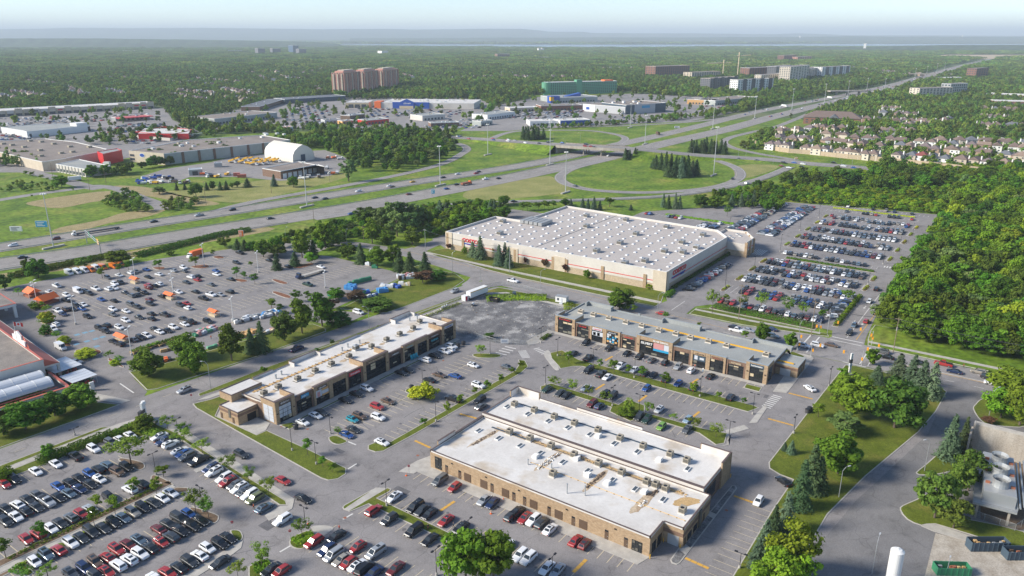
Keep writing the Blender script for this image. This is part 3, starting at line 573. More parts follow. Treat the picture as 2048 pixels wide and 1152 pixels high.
un=MB();ribbon(un,br,11.2,11.2,-1.45,'concrete_old');un.build('deck_underside',bt)
dk.build('deck',bt)
for k_ in (.36,.64):
    i=int(len(br)*k_);a=np.array(br[i][:2]);b=np.array(br[i+1][:2]);d=(b-a)/np.linalg.norm(b-a);nn=np.array((-d[1],d[0]))
    for o_ in (-8,0,8):c=a+nn*o_;MB().cyl(c[0],c[1],0,br[i][2]-1.4,.6,.6,'concrete_old',10).build('pier',bt)
for i_,b_ in ((0,1),(-1,-2)):
    a=np.array(br[i_][:2]);d=np.array(br[b_][:2])-a;d/=np.linalg.norm(d);nn=np.array((-d[1],d[0]));z1=br[i_][2]-.3
    c=[a+nn*11,a-nn*11,a-nn*11+d*2,a+nn*11+d*2];MB().prism([tuple(v) for v in c],0,z1,'concrete_old').build('abutment',bt)
# guard rails along the carriageways
def rail(pth,off,label,i0=0,i1=None):
    m=MB();V=[]
    pth=pth[i0:i1]
    for i in range(len(pth)):
        a=np.array(pth[max(i-1,0)][:2]);b=np.array(pth[min(i+1,len(pth)-1)][:2]);d=(b-a)/np.linalg.norm(b-a);q_=np.array(pth[i][:2])+np.array((-d[1],d[0]))*off
        z_=pth[i][2] if len(pth[i])>2 else 0;V.append((q_[0],q_[1],z_))
    for i in range(len(V)-1):
        a,b=V[i],V[i+1];m.add([(a[0],a[1],a[2]+.45),(b[0],b[1],b[2]+.45),(b[0],b[1],b[2]+.85),(a[0],a[1],a[2]+.85),(a[0]+.12,a[1]+.12,a[2]+.85),(b[0]+.12,b[1]+.12,b[2]+.85)],[(0,1,2,3),(3,2,5,4)],'galvanised')
    o=link('guard_rail',None);tag(o,label,'guard rail');m.build('beam',o);po=MB();s=0;T=plen(V)
    while s<T:p,d=along(V,s);po.box(p[0]-.08,p[1]-.08,0,p[0]+.08,p[1]+.08,.8,'galvanised');s+=6
    po.build('post_row',o,kind='stuff')
rail(HW_UP,10.0,'steel guard rail along the far edge of the far carriageway',0,45);rail(HW_UP,-10.2,'steel guard rail between the far carriageway and the grassy median',0,45)
rail(HW_LO,12.2,'steel guard rail between the near carriageway and the grassy median',0,42);rail(HW_LO,-13.4,'steel guard rail along the near edge of the near carriageway',0,22)
rail(LOW,-4.6,'steel guard rail beside the curving slip road behind the warehouse',20,None)

# --- meadow tints, tracks and yards beyond the highway
for nm,pts,mt in (('reed_bed',[(55,405),(130,392),(220,382),(238,395),(180,405),(120,416),(70,412)],'reeds'),('reed_bed',[(120,455),(200,440),(250,425),(330,418),(300,432),(220,446),(160,462),(105,466)],'reeds'),('reed_bed',[(225,372),(290,374),(350,388),(400,398),(440,408),(380,412),(330,398),(270,388)],'reeds'),
                    ('dry_grass',[(935,382),(1010,366),(1090,352),(1115,360),(1140,382),(1020,398),(935,398)],'dry_grass'),('dry_grass',[(1480,330),(1560,332),(1500,355),(1470,352)],'dry_grass'),('dry_grass',[(330,385),(420,375),(600,350),(660,345),(700,352),(560,390),(460,405)],'dry_grass'),
                    ('dry_grass',[(190,520),(250,505),(440,470),(520,455),(540,462),(330,500),(200,530),(0,556),(0,548)],'reeds')):
    sheet(nm,rnd([P(*p) for p in pts],3),0.04,mt)
yd=MB()
yd.flat([P(*p) for p in [(285,352),(330,338),(420,325),(470,312),(650,300),(700,318),(700,335),(660,352),(560,362),(480,354),(380,354),(345,366),(300,368)]],.06,'asphalt_road')
yd.build('service_yard',kind='structure')
tr=MB();ribbon(tr,curve([P(*p) for p in [(-60,410),(60,390),(150,378),(190,372),(235,378),(280,395),(315,408),(325,420)]],5),5,5,.05,'asphalt_road')
ribbon(tr,curve([P(*p) for p in [(-40,328),(40,340),(120,358),(170,372),(200,378)]],5),6,6,.055,'asphalt_road');tr.build('road',kind='structure')
# broad paved ground of the shopping districts
for pts in ([(-80,345),(-80,226),(120,226),(330,216),(345,240),(400,262),(330,300),(120,345)],
            [(420,262),(430,230),(560,198),(660,194),(960,196),(985,212),(960,240),(905,262),(640,256)],
            [(920,262),(970,240),(995,210),(1080,193),(1240,186),(1480,196),(1480,222),(1380,243),(1180,252),(1010,262)]):
    sheet('car_park',[P(*p) for p in pts],.06,'asphalt_road')
# ================================================================== NEAR BUILDINGS
HALF=math.pi/2
class Bld:
    """a building thing; local x runs along its front (left to right seen from outside), y into the building"""
    def __init__(s,name,label,cat,loc,rz):s.o=thing(name,label,cat,(*loc,0),rz);s.rz=rz;s.loc=loc
    def part(s,name,parent=None,kind=None):return _Part(s,name,parent,kind)
    def box(s,name,x0,y0,z0,x1,y1,z1,mat,parent=None):return MB().box(x0,y0,z0,x1,y1,z1,mat).build(name,parent or s.o)
    def loc_of(s,a,b):
        dx,dy=a-s.loc[0],b-s.loc[1];c,n=math.cos(-s.rz),math.sin(-s.rz);return (dx*c-dy*n,dx*n+dy*c)
def roof_tray(B,x0,y0,x1,y1,z,rim,mat,edge,name='roof'):
    """flat roof with a low rim: membrane inside, metal flashing on top of the parapet"""
    ro=MB();ro.box(x0+.3,y0+.3,z-.3,x1-.3,y1-.3,z,mat);o=ro.build(name,B.o)
    m=MB();t=.3
    for a in ((x0,y0,x1,y0+t),(x0,y1-t,x1,y1),(x0,y0+t,x0+t,y1-t),(x1-t,y0+t,x1,y1-t)):
        m.box(a[0],a[1],z-.3,a[2],a[3],z+rim,mat)
        m.box(a[0]-.04,a[1]-.04,z+rim,a[2]+.04,a[3]+.04,z+rim+.08,edge)
    m.build('parapet',o);return o
def ac_unit(parent,x,y,z,w=1.3,d=1.9,h=1.25,flip=False,body='unit_tan'):
    m=MB();m.box(-w/2,-d/2,0.25,w/2,d/2,.25+h,body);m.box(-w/2-.15,-d/2-.15,0,w/2+.15,d/2+.15,.25,'roof_white')
    m.box(-w/2-.015,-d/2+.1,.45,-w/2,d/2-.1,h,'unit_dark');m.box(-w/2+.1,-d/2-.015,.45,w/2-.1,-d/2,h,'unit_dark')
    o=m.build('air_conditioner',parent,(x,y,z));f=MB();f.cyl(0,-d*.22,0,.10,.42,.42,'black',10);f.build('fan_guard',o,(0,0,.25+h));return o
def skylight(parent,x,y,z,w=1.2,d=2.4):
    m=MB();m.box(-w/2,-d/2,0,w/2,d/2,.32,'white');o=m.build('skylight',parent,(x,y,z));MB().box(-w/2+.18,-d/2+.18,.30,w/2-.18,d/2-.18,.335,'window_far').build('pane',o);return o
def hood(parent,x,y,z):
    m=MB();v=[(-.8,-.8,0),(.8,-.8,0),(.8,.8,0),(-.8,.8,0),(-.8,-.8,.7),(.8,-.8,1.1),(.8,.8,1.1),(-.8,.8,.7)]
    m.add(v,[(4,5,6,7),(0,1,5,4),(1,2,6,5),(2,3,7,6),(3,0,4,7)],'white');return m.build('vent_hood',parent,(x,y,z))
def glazing(B,x0,x1,z0,z1,y,cols,rows,name='shop_window',pane='glass',trans=None):
    o=MB().box(x0,y,z0,x1,y+.12,z1,pane).build(name,B.o);m=MB()
    for i in range(cols+1):x=x0+(x1-x0)*i/cols;m.box(x-.05,y-.06,z0,x+.05,y-.001,z1,'black')
    for j in range(rows+1):z=z0+(z1-z0)*j/rows;m.box(x0-.049,y-.055,z-.05,x1+.049,y-.002,z+.05,'black')
    m.build('mullions',o);rr=random.Random(int(x0*37+y*5));k=MB()
    for i in range(cols):
        for j in range(rows):
            if rr.random()<(.45 if j==rows-1 else .16):xa_=x0+(x1-x0)*i/cols;za_=z0+(z1-z0)*j/rows;k.box(xa_+.1,y-.02,za_+.1,xa_+(x1-x0)/cols-.1,y-.003,za_+(z1-z0)/rows-rr.choice((.1,.5)),rr.choice(('blind','blind','unit_dark','beige')))
    if k.v:k.build('blinds',o,kind='stuff')
    return o
def scribble(B,x0,x1,z,h,y,mat,seed,parent=None):
    """small raised characters too far off to read"""
    r=random.Random(seed);m=MB();x=x0
    while x<x1-.15:
        wd=r.uniform(.25,.5)*h;hh=h*r.choice((.7,1,1,.75))
        m.box(x,y-.05,z-h/2,x+.16*h,y,z-h/2+hh,mat);m.box(x+.16*h,y-.05,z-h/2+r.choice((0,.4,.6))*h*.8,x+wd,y,z-h/2+r.choice((.2,.6,.75))*h,mat)
        x+=wd+.14*h+(.3*h if r.random()<.15 else 0)
    return m.build('lettering',parent or B.o)
def sign(B,x0,x1,z0,z1,y,mat,txt=None,tmat='white',size=None,seed=1,name='sign',side=None):
    o=MB().box(x0,y-.14,z0,x1,y,z1,mat).build(name,B.o)
    if txt:
        t=link('lettering',text_mesh(txt,size or (z1-z0)*.8,tmat,.03),o,((x0+x1)/2,y-.18,(z0+z1)/2));t.rotation_euler=(HALF,0,0)
        wd=max(v.co.x for v in t.data.vertices)-min(v.co.x for v in t.data.vertices);t.scale[0]=min(1.3,(x1-x0)*.9/max(wd,.1))
    elif txt is None and tmat:scribble(B,x0+(x1-x0)*.12,x1-(x1-x0)*.1,(z0+z1)/2,(z1-z0)*.55,y-.14,tmat,seed,o)
    return o
def strip_mall(B,L_,D,bays,z_roof,fl,roof_mat,brown_h,tan_h,tower_h):
    """bays: (x0, x1, kind, height, glass top, seed); kinds: tan, brown, tower"""
    B.box('wall',.5,.8,0,L_-.5,D-.05,z_roof-.3,'brick_brown');
    roof_tray(B,.2,1.1,L_-.2,D,z_roof,.35,roof_mat,fl)
    for x0,x1,kind,h,gt,cols in bays:
        mat='brick_brown' if kind=='brown' else 'brick_tan';pw=.75 if kind!='tower' else 1.35;y=.35 if kind=='brown' else 0.0
        m=MB();m.box(x0,y,0,x0+pw,1.0,h,mat);m.box(x1-pw,y,0,x1,1.0,h,mat);m.box(x0+pw,y+.12,gt,x1-pw,1.0,h,mat)
        o=m.build('bay_surround',B.o)
        MB().box(x0-.05,y-.06,h,x1+.05,1.1,h+.12,fl).build('coping',o)
        if kind=='tower':
            m2=MB();dep=7.0;m2.box(x0,1.0,z_roof-.2,x0+.35,dep,h,mat);m2.box(x1-.35,1.0,z_roof-.2,x1,dep,h,mat);m2.box(x0-.04,1.1,h,x0+.4,dep,h+.12,fl);m2.box(x1-.4,1.1,h,x1+.04,dep,h+.12,fl);m2.box(x0+.35,1.0,z_roof,x1-.35,1.12,h-.05,roof_mat);m2.build('tower_return',o)
        glazing(B,x0+pw,x1-pw,.35,gt,y+.35,cols,4);MB().box(x0+pw,y+.3,0,x1-pw,y+.5,.35,'black').build('window_base',B.o)
        for xx in (x0+pw/2,x1-pw/2):
            if kind=='tower':MB().box(xx-.3,-.18,3.4,xx+.3,0,3.65,'black').build('wall_lamp',B.o)

# ---- strip of shops with white roof, left of the middle (building A)
BA=Bld('shop_building','long white-roofed brick strip of shops left of the gravel lot','shop building',(129.5,181.3),0.0)
def xa(s):px=440+s/7.877;return P(px,850-(px-554)*.486)[0]-129.5
def xa2(s):px=680+s/7.877;return P(px,850-(px-554)*.486)[0]-129.5
e=[0.0]+[xa(v) for v in (1205,1500,1765,2025)]+[xa2(v) for v in (380,777,1003,1210,1400,1612)]+[87.8]
HA=[7.6,6.2,6.7,6.7,6.2,7.6,6.2,6.7,6.7,6.2,7.5];KA=['tower','brown','tan','tan','brown','tower','brown','tan','tan','brown','tower']
strip_mall(BA,87.8,23.2,[(e[i]+.02,e[i+1]-.02,KA[i],HA[i],HA[i]-1.7,4 if KA[i]=='tower' else 3) for i in range(11)],5.7,'flashing','roof_white',6.2,6.7,7.6)
for i,(mt,tm) in {0:('flashing','white'),2:('flashing','white'),5:('brick_brown','beige'),6:('flashing','white'),7:('brick_tan','cyan'),9:('brick_brown','film'),10:('metal_pale','blue')}.items():
    sign(BA,e[i]+1.6,e[i+1]-1.6,HA[i]-1.55,HA[i]-.55,.1 if KA[i]!='brown' else .45,mt,None,tm,seed=i)
sign(BA,e[4]+1.0,e[5]-1.0,4.5,5.8,.34,'sign_red',None,'white',seed=33,name='red_sign')
sign(BA,e[1]+2.6,e[2]-1.9,4.8,5.9,.34,'sign_blue',None,'white',seed=8)
for j in range(3):                                         # frosted posters behind the corner shop's windows
    for k in range(3):MB().box(1.5+j*(e[1]-3.0)/3+.08,.29,1.6+k*1.35,1.5+(j+1)*(e[1]-3.0)/3-.08,.34,2.8+k*1.35,'film').build('window_poster',BA.o)
for x0,x1,z0,z1,mt in ((e[2]+.9,e[2]+3.4,2.5,4.9,'film'),(e[2]+1.5,e[2]+2.7,2.6,4.3,'poster_pink'),(e[2]+3.5,e[3]-.9,4.2,4.9,'poster_orange'),(e[2]+3.5,e[3]-.9,3.0,4.15,'film'),(e[2]+3.5,e[3]-.9,2.4,2.95,'poster_orange')):
    MB().box(x0,.27-(.02 if mt=='poster_pink' else 0),z0,x1,.33,z1,mt).build('window_poster',BA.o)
sign(BA,e[9]+1.6,e[10]-1.4,2.6,4.2,.62,'black',None,'cyan',seed=91,name='window_poster')
# side return and service annex at the near end
m=MB();m.box(-.02,.3,0,.5,6.5,7.6,'brick_tan');m.box(.1,6.5,0,.6,9,5.6,'brick_brown');m.build('side_wall',BA.o)
for j in range(2):
    for k in range(4):MB().box(-.10,1.2+j*2.4,.5+k*1.35,-.03,3.4+j*2.4,1.75+k*1.35,'film').build('window_poster',BA.o)
m=MB();m.box(-7.2,9.2,0,.6,18.6,4.3,'brick_tan');an=m.build('annex_wall',BA.o)
MB().box(-7.23,9.17,2.9,.58,18.63,3.75,'brick_brown').build('brick_band',an)
ro=MB();ro.box(-6.9,9.5,4.3,.4,18.3,4.32,'roof_white')
for a in ((-7.25,9.15,.6,9.45),(-7.25,18.35,.6,18.65),(-7.25,9.45,-6.95,18.35)):ro.box(a[0],a[1],4.3,a[2],a[3],4.55,'flashing')
ro.build('annex_roof',BA.o)
m=MB();m.box(-3.6,17,4.3,8.0,23.3,6.6,'brick_tan');m.box(-3.3,17.3,6.6,7.7,23.0,6.62,'roof_white')
for a in ((-3.65,16.95,8.05,17.25),(-3.65,23.05,8.05,23.35),(-3.65,17.25,-3.35,23.05)):m.box(a[0],a[1],6.6,a[2],a[3],6.85,'flashing')
m.build('rear_tower',BA.o)
MB().box(-3.9,9.12,0,-.7,9.2,2.6,'black').build('garage_door',BA.o)
for y in (11.2,17.2):MB().box(-7.28,y,0,-7.2,y+1,2.15,'brown').build('door',BA.o)
MB().box(-7.35,12.8,1.6,-7.2,13.9,4.4,'unit_dark').build('vent_duct',BA.o)
for x0,x1,h in ((24,36,7.0),(47,56.5,6.4),(9,17,6.5),(74.5,86,7.2)):   # raised parapets along the rear edge
    m=MB();m.box(x0,22.9,5.4,x1,23.3,h,'brick_tan');m.box(x0+.05,22.78,5.7,x1-.05,22.9,h-.05,'roof_white');m.box(x0-.03,22.75,h,x1+.03,23.35,h+.1,'flashing')
    if h>6.9:
        for xx in (x0,x1-.3):m.box(xx,20.2,5.6,xx+.3,22.9,h,'roof_white');m.box(xx-.03,20.2,h,xx+.33,22.75,h+.1,'flashing')
    m.build('rear_parapet',BA.o)
for zx,zy in ((180,800),(65,850),(335,735),(475,670),(605,615),(745,555),(925,475),(1045,420),(1150,375),(1258,328),(1310,275),(1418,305)):
    a,b=Q(1,2,zx,zy,5.9);x,y=BA.loc_of(a,b);ac_unit(BA.o,x,y,5.75,2.0,1.4,1.25);MB().box(x-1.5,y-1.1,5.7,x+1.5,y+1.1,5.73,'unit_dark').build('curb_pad',BA.o)
m=MB();m.box(3,14.6,5.72,55,15.7,5.76,'wood_deck')
for i in range(34):m.box(4+i*1.5,14.3+(i%3)*.1,5.76,4.3+i*1.5,15.9,5.95,'brown' if i%2 else 'wood_deck')
m.build('pipe_run',BA.o)
for zx,zy in ((205,690),(160,720),(690,500),(735,470),(830,440),(1290,245),(1230,260),(965,500)):a,b=Q(1,2,zx,zy,5.9);x,y=BA.loc_of(a,b);MB().cyl(x,y,5.7,6.9,.28,.28,'galvanised',8).cyl(x,y,6.9,7.2,.42,.36,'galvanised',8).build('roof_vent',BA.o)
a,b=Q(1,2,800,490,5.9);x,y=BA.loc_of(a,b);ac_unit(BA.o,x,y,5.72,2.2,1.6,1.7,body='metal_pale')
for zx,zy,r_ in ((440,700,1.4),(140,825,1.3),(1240,345,1.8),(1010,445,1.3),(700,580,1.5)):a,b=Q(1,2,zx,zy,5.8);x,y=BA.loc_of(a,b);MB().flat([(x+r_*math.cos(t)*(1+.25*math.sin(3*t)),y+r_*.7*math.sin(t)) for t in np.linspace(0,6.0,12)],5.712,'rust_stain').build('roof_stain',BA.o)

# ---- strip of shops with grey roof, right of the gravel lot (building B)
BB=Bld('shop_building','grey-roofed brick strip of shops beside the street crossing','shop building',(246.1,152.6),-HALF)
def xb(px):return 152.6-P(px,665+(px-1116)*.2545)[1]
c3=lambda s:xb(1100+s/8.861);c4x=lambda s:xb(1320+s/6.4)
e=[0.0,c3(432),c3(697),c3(955),c3(1228),c3(1515),c4x(143),c4x(378),c4x(596),c4x(822),c4x(1076),c4x(1352)]
HB=[7.2,6.0,6.4,6.4,6.0,7.2,6.0,6.4,6.4,6.0,7.1];KB=KA
strip_mall(BB,e[-1],23.0,[(e[i]+.02,e[i+1]-.02,KB[i],HB[i],HB[i]-1.6,5 if i==5 else 3) for i in range(11)],5.6,'flashing_grey','roof_grey',6,6.4,7.2)
for i,(mt,tm) in {0:('black','red'),1:('black','red'),2:('film','red'),3:('black','film'),4:('brick_brown','red'),7:('brick_tan','black'),8:('brick_brown','rust')}.items():
    sign(BB,e[i]+1.2,e[i+1]-1.2,HB[i]-1.5,HB[i]-.5,.1 if KB[i]!='brown' else .45,mt,None,tm,seed=20+i)
sign(BB,e[10]+1.3,e[11]-1.3,5.5,6.6,.1,'steel_dark','Lagomatic','white',.75)
t=sign(BB,e[9]+1.6,e[10]-1.6,4.6,5.4,.45,'brick_brown','MATTRESSES','beige',.7)
t=sign(BB,e[5]+6.5,e[6]-1.2,5.75,6.75,.1,'brick_tan','SILVER DENTAL','white',.85)
t=sign(BB,e[5]+1.6,e[5]+6.9,3.5,5.5,.3,'black','SILVERT','white',1.2)
for x0,x1,z0,z1,mt in ((e[5]+7.0,e[5]+11.2,3.2,5.5,'poster_pink'),(e[5]+11.3,e[6]-1.5,3.2,5.5,'film'),(e[5]+7.0,e[6]-1.5,2.3,3.15,'sign_blue'),(e[2]+.9,e[3]-.9,2.6,4.3,'film'),(e[2]+1.4,e[2]+2.6,2.7,4.0,'rust'),(e[2]+3.2,e[2]+4.4,2.7,4.1,'rust'),(e[7]+1,e[8]-1,2.6,4.6,'steel_dark'),(e[7]+1.4,e[7]+2.6,3.0,4.5,'film'),(e[7]+3.4,e[7]+5,3.2,4.0,'film')):
    MB().box(x0,.22-(.03 if mt in ('rust','film') else 0),z0,x1,.32,z1,mt).build('window_poster',BB.o)
r=random.Random(5)
for j in range(5):
    for k in range(4):
        if r.random()<.8:x0=e[3]+1+j*1.15;MB().box(x0,.2,1.2+k*.95,x0+r.uniform(.5,1),.3,1.9+k*.95,r.choice(('film','sign_blue','blue','film','poster_orange'))).build('window_poster',BB.o)
LB=e[-1]
m=MB();m.box(LB-.5,.3,0,LB+.02,6.2,7.1,'brick_tan');m.build('side_wall',BB.o);MB().box(LB,1.4,.4,LB+.1,5.4,5.6,'glass').build('side_window',BB.o)
m=MB();m.box(LB-.6,11.5,0,LB+7.2,21.5,4.0,'brick_tan');an=m.build('annex_wall',BB.o);MB().box(LB-.6,11.47,2.6,LB+7.23,21.53,3.5,'brick_brown').build('brick_band',an)
ro=MB();ro.box(LB-.4,11.8,4.0,LB+6.9,21.2,4.02,'roof_grey')
for a in ((LB-.6,11.45,LB+7.25,11.75),(LB-.6,21.25,LB+7.25,21.55),(LB+6.95,11.75,LB+7.25,21.25)):ro.box(a[0],a[1],4.0,a[2],a[3],4.3,'flashing_grey')
ro.build('annex_roof',BB.o);MB().box(LB+1.2,11.38,0,LB+4.8,11.46,2.7,'metal_pale').build('garage_door',BB.o)
for y in (13,16.5,19):MB().box(LB+7.2,y,0,LB+7.28,y+1,2.1,'brown').build('door',BB.o)
m=MB();m.box(LB+7.21,14.3,.5,LB+7.4,16,3.4,'unit_dark');m.build('vent_duct',BB.o)
for x0,x1,h in ((2.5,14.5,7.2),(26,27,6.5),(37.5,53.5,7.2),(LB-12.5,LB+2,7.0)):
    m=MB();m.box(x0,22.7,5.3,x1,23.1,h,'brick_tan');m.box(x0+.05,22.58,5.6,x1-.05,22.7,h-.05,'roof_grey');m.box(x0-.03,22.55,h,x1+.03,23.15,h+.1,'flashing_grey')
    if x1-x0>4:
        for xx in (x0,x1-.3):m.box(xx,20.6,5.5,xx+.3,22.7,h,'roof_grey');m.box(xx-.03,20.6,h,xx+.33,22.55,h+.1,'flashing_grey')
    m.build('rear_parapet',BB.o)
for px,py in ((1162,625),(1187,631),(1218,638),(1252,646),(1284,653),(1318,662),(1352,669),(1381,677),(1417,684),(1453,693),(1532,711)):
    a,b=P(px,py,5.9);x,y=BB.loc_of(a,b);ac_unit(BB.o,x,y,5.65,2.1,1.5,1.3,body='stucco')
m=MB();m.box(10,15.2,5.62,42,15.6,5.85,'wood_deck');m.box(42,14.4,5.62,LB-4,15.1,5.95,'yellow');m.box(40,15.0,5.62,46,15.3,5.9,'yellow');m.box(LB-4.5,12,5.62,LB-3.8,15,5.95,'yellow');m.box(LB-4,13.6,4.1,LB+5,14.2,4.4,'yellow');m.build('gas_pipe',BB.o)
# ---- twin white-roofed building in the foreground (building C)
BC=Bld('commercial_building','low tan brick building with twin white flat roofs in the foreground','commercial building',(138.7,126.1),-HALF)
DV=25.0                                                  # depth of the front half
foot=[(0,0),(67.0,0),(67.0,7.4),(72.0,7.4),(72.0,24.4),(0,24.4)]
MB().prism(foot,0,5.05,'brick_tan',topmat='roof_white').build('front_wall',BC.o)
m=MB()
for (x0,y0),(x1,y1) in zip(foot,foot[1:]+foot[:1]):
    dx,dy=x1-x0,y1-y0;l=math.hypot(dx,dy);nx,ny=-dy/l,dx/l
    m.prism([(x0,y0),(x1,y1),(x1+nx*.3,y1+ny*.3),(x0+nx*.3,y0+ny*.3)],5.05,5.48,'roof_white');ox,oy=nx*-.05,ny*-.05
    m.prism([(x0+ox,y0+oy),(x1+ox,y1+oy),(x1+nx*.36,y1+ny*.36),(x0+nx*.36,y0+ny*.36)],5.482,5.58,'flashing')
m.build('parapet',BC.o)
MB().box(-.38,25.22,0,69.98,42.98,5.68,'brick_brown').build('rear_wall',BC.o);MB().box(-.4,24.42,0,70,25.2,6.45,'panel_white').build('dividing_wall',BC.o);MB().box(-.45,24.38,6.45,70.05,25.24,6.55,'flashing').build('coping',BC.o)
roof_tray(BC,-.4,25.22,70,43.0,6.0,.35,'roof_white','flashing','rear_roof')
for x0,x1,y0,y1,h in ((0.2,8.2,38.6,43.1,8.2),(62,70.2,36.4,43.2,8.0)):      # corner towers, open at the back
    m=MB()
    for a in ((x0-.3,y1-.4,x1+.3,y1),(x0-.4 if x0<5 else x1-.2,y0,x0 if x0<5 else x1+.2,y1-.4)):
        m.box(*a[:2],0,*a[2:],h,'brick_tan');m.box(a[0]-.04,a[1]-.04,h,a[2]+.04,a[3]+.04,h+.1,'flashing')
    m.box(x0,y1-.55,6.0,x1,y1-.4,h-.04,'roof_white');xx=x0 if x0<5 else x1-.35;m.box(xx,y0+.2,6.0,xx+.15,y1-.55,h-.04,'roof_white')
    m.build('corner_tower',BC.o)
MB().box(70.25,37.4,.3,70.3,42.0,7.0,'glass').build('tower_window',BC.o);MB().box(69.95,27,1.2,70.08,33,4.6,'glass').build('side_window',BC.o)
m=MB();m.box(22,42.8,6.3,44,43.2,7.2,'roof_white');m.box(21.9,42.75,7.2,44.1,43.25,7.3,'flashing');m.build('rear_parapet',BC.o)
m=MB();m.box(-.35,3.5,4.9,-.05,11.0,6.6,'brick_tan');m.box(-.04,3.6,5.1,.12,10.9,6.55,'roof_white');m.box(-.4,3.45,6.6,.16,11.05,6.7,'flashing');m.build('side_parapet',BC.o)
m=MB();m.box(-.35,11.1,4.9,-.05,24.3,5.75,'brick_tan');m.box(-.04,11.2,5.1,.12,24.2,5.72,'roof_white');m.box(-.4,11.05,5.75,.16,24.3,5.84,'flashing');m.build('side_parapet',BC.o)
def xc(px):return 126.1-P(px,938+(px-862)*.4128)[1]
q1=lambda s:xc(1000+s/6.4);q0=lambda s:xc(512+s/4)
for c in [q0(1515),q0(1620),q0(1878)]+[q1(v) for v in (160,297,610,920,1345,1592)]:
    d_=MB().box(c-.5,-.06,.05,c+.5,.02,2.25,'brown').build('door',BC.o);MB().box(c+.32,-.1,1.05,c+.4,-.06,1.2,'metal_pale').build('handle',d_);MB().box(c-.46,-.07,2.3,c+.46,.02,2.75,'glass').build('transom_window',BC.o)
for c in [q0(1682),q0(1812),q0(1985)]+[q1(v) for v in (412,732,1046)]:
    d_=MB().box(c-1.15,-.07,.35,c+1.15,.02,2.75,'brown').build('shutter',BC.o);s_=MB()
    for k in range(8):s_.box(c-1.13,-.10,.4+k*.29,c+1.13,-.07,.58+k*.29,'brown')
    s_.build('slats',d_)
glazing(BC,q0(1425),q0(1475),.6,4.2,-.06,2,4);glazing(BC,q1(1670),q1(1795),.3,3.1,-.06,3,3)
for x in (q1(225),q1(835),q1(1455),q0(1560),q0(1830)):MB().box(x-.25,-.22,3.9,x+.25,0,4.15,'black').build('wall_lamp',BC.o)
for y in (1.2,4.2):
    g_=MB().box(67.0,y,.3,67.08,y+2.2,3.0,'glass').build('side_window',BC.o)
MB().box(68.2,7.33,0,71.0,7.42,2.8,'metal_pale').build('garage_door',BC.o);MB().box(67.02,7.36,3.0,72.03,7.41,4.0,'brick_brown').build('brick_band',BC.o);MB().box(71.98,7.36,3.0,72.05,24.4,4.0,'brick_brown').build('brick_band',BC.o)
for y in (8.2,10.2,13.8,20):MB().box(72.0,y,.1 if y<9 or y>19 else .5,72.08,y+(1.1 if y<9 or y>19 else 2.4),2.3,'brown' if y<9 or y>19 else 'glass').build('door' if y<9 or y>19 else 'side_window',BC.o)
m=MB();m.box(72.05,16.8,.4,72.35,18.2,4.9,'unit_dark');m.build('vent_duct',BC.o)
def roofpt(px,py,z):return BC.loc_of(*P(px,py,z))
for px,py in ((1019,866),(1060,879),(1102,894),(1148,912),(1197,929),(1243,947),(1293,966),(1311,972),(1331,979),(1365,1023),(1106,950)):x,y=roofpt(px,py,5.3);ac_unit(BC.o,x,y,5.06,1.5,1.8,1.35)
for px,py in ((1029,811),(1068.6,823),(1108.4,836),(1149,849),(1196,863),(1240,879),(1286,895),(1340,911),(1373,924)):x,y=roofpt(px,py,6.2);ac_unit(BC.o,x,y,6.01,1.5,1.8,1.35)
for px,py in ((957,861),(997,876),(1040,891),(1080,906),(1125,924),(1175,941.5),(1224,960),(1270,978),(1326,999)):x,y=roofpt(px,py,5.2);skylight(BC.o,x,y,5.06)
for px,py in ((1014,813),(1055,828),(1096,842),(1135,855),(1179,869),(1228,887),(1274,903.5),(1375,938)):x,y=roofpt(px,py,6.1);skylight(BC.o,x,y,6.01)
for px,py in ((1071,914),(1153,918),(1175,951),(1214,967),(1288,985)):x,y=roofpt(px,py,5.2);hood(BC.o,x,y,5.06)
for px,py in ((1196,873),(1318,921)):x,y=roofpt(px,py,6.1);hood(BC.o,x,y,6.01)
m=MB()
x0,y0=roofpt(985,853,5.06);x1,y1=roofpt(1350,985,5.06);yy=(y0+y1)/2;m.box(x0,yy-.35,5.062,x1,yy+.35,5.09,'steel_dark');m.build('roof_walkway',BC.o)
m=MB();x0,y0=roofpt(1035,806,6.01);x1,y1=roofpt(1385,919,6.01);yy=(y0+y1)/2;m.box(x0,yy-.35,6.012,x1,yy+.35,6.04,'steel_dark');m.build('roof_walkway',BC.o)
m=MB();m.box(7,20.4,5.062,66,22.2,5.075,'rust_stain');m.box(18,21.0,5.078,66,21.7,5.10,'wood_deck')
r=random.Random(3)
for i in range(70):x=r.uniform(9,67);y=r.uniform(20.3,22.4);m.box(x,y,5.07,x+r.uniform(.2,.6),y+r.uniform(.15,.35),5.07+r.uniform(.1,.25),r.choice(('brown','wood_deck','wood_deck')))
m.build('pipe_run',BC.o)
m=MB();x0,y0=roofpt(1062,925,5.06);x1,y1=roofpt(1370,1042,5.06);m.bar((x0,y0,5.18),(x1,y1,5.18),.05,'yellow')
for i in range(22):t=i/21;m.box(x0+(x1-x0)*t-.15,y0+(y1-y0)*t-.15,5.06,x0+(x1-x0)*t+.15,y0+(y1-y0)*t+.15,5.14,'brown')
m.build('gas_pipe',BC.o)
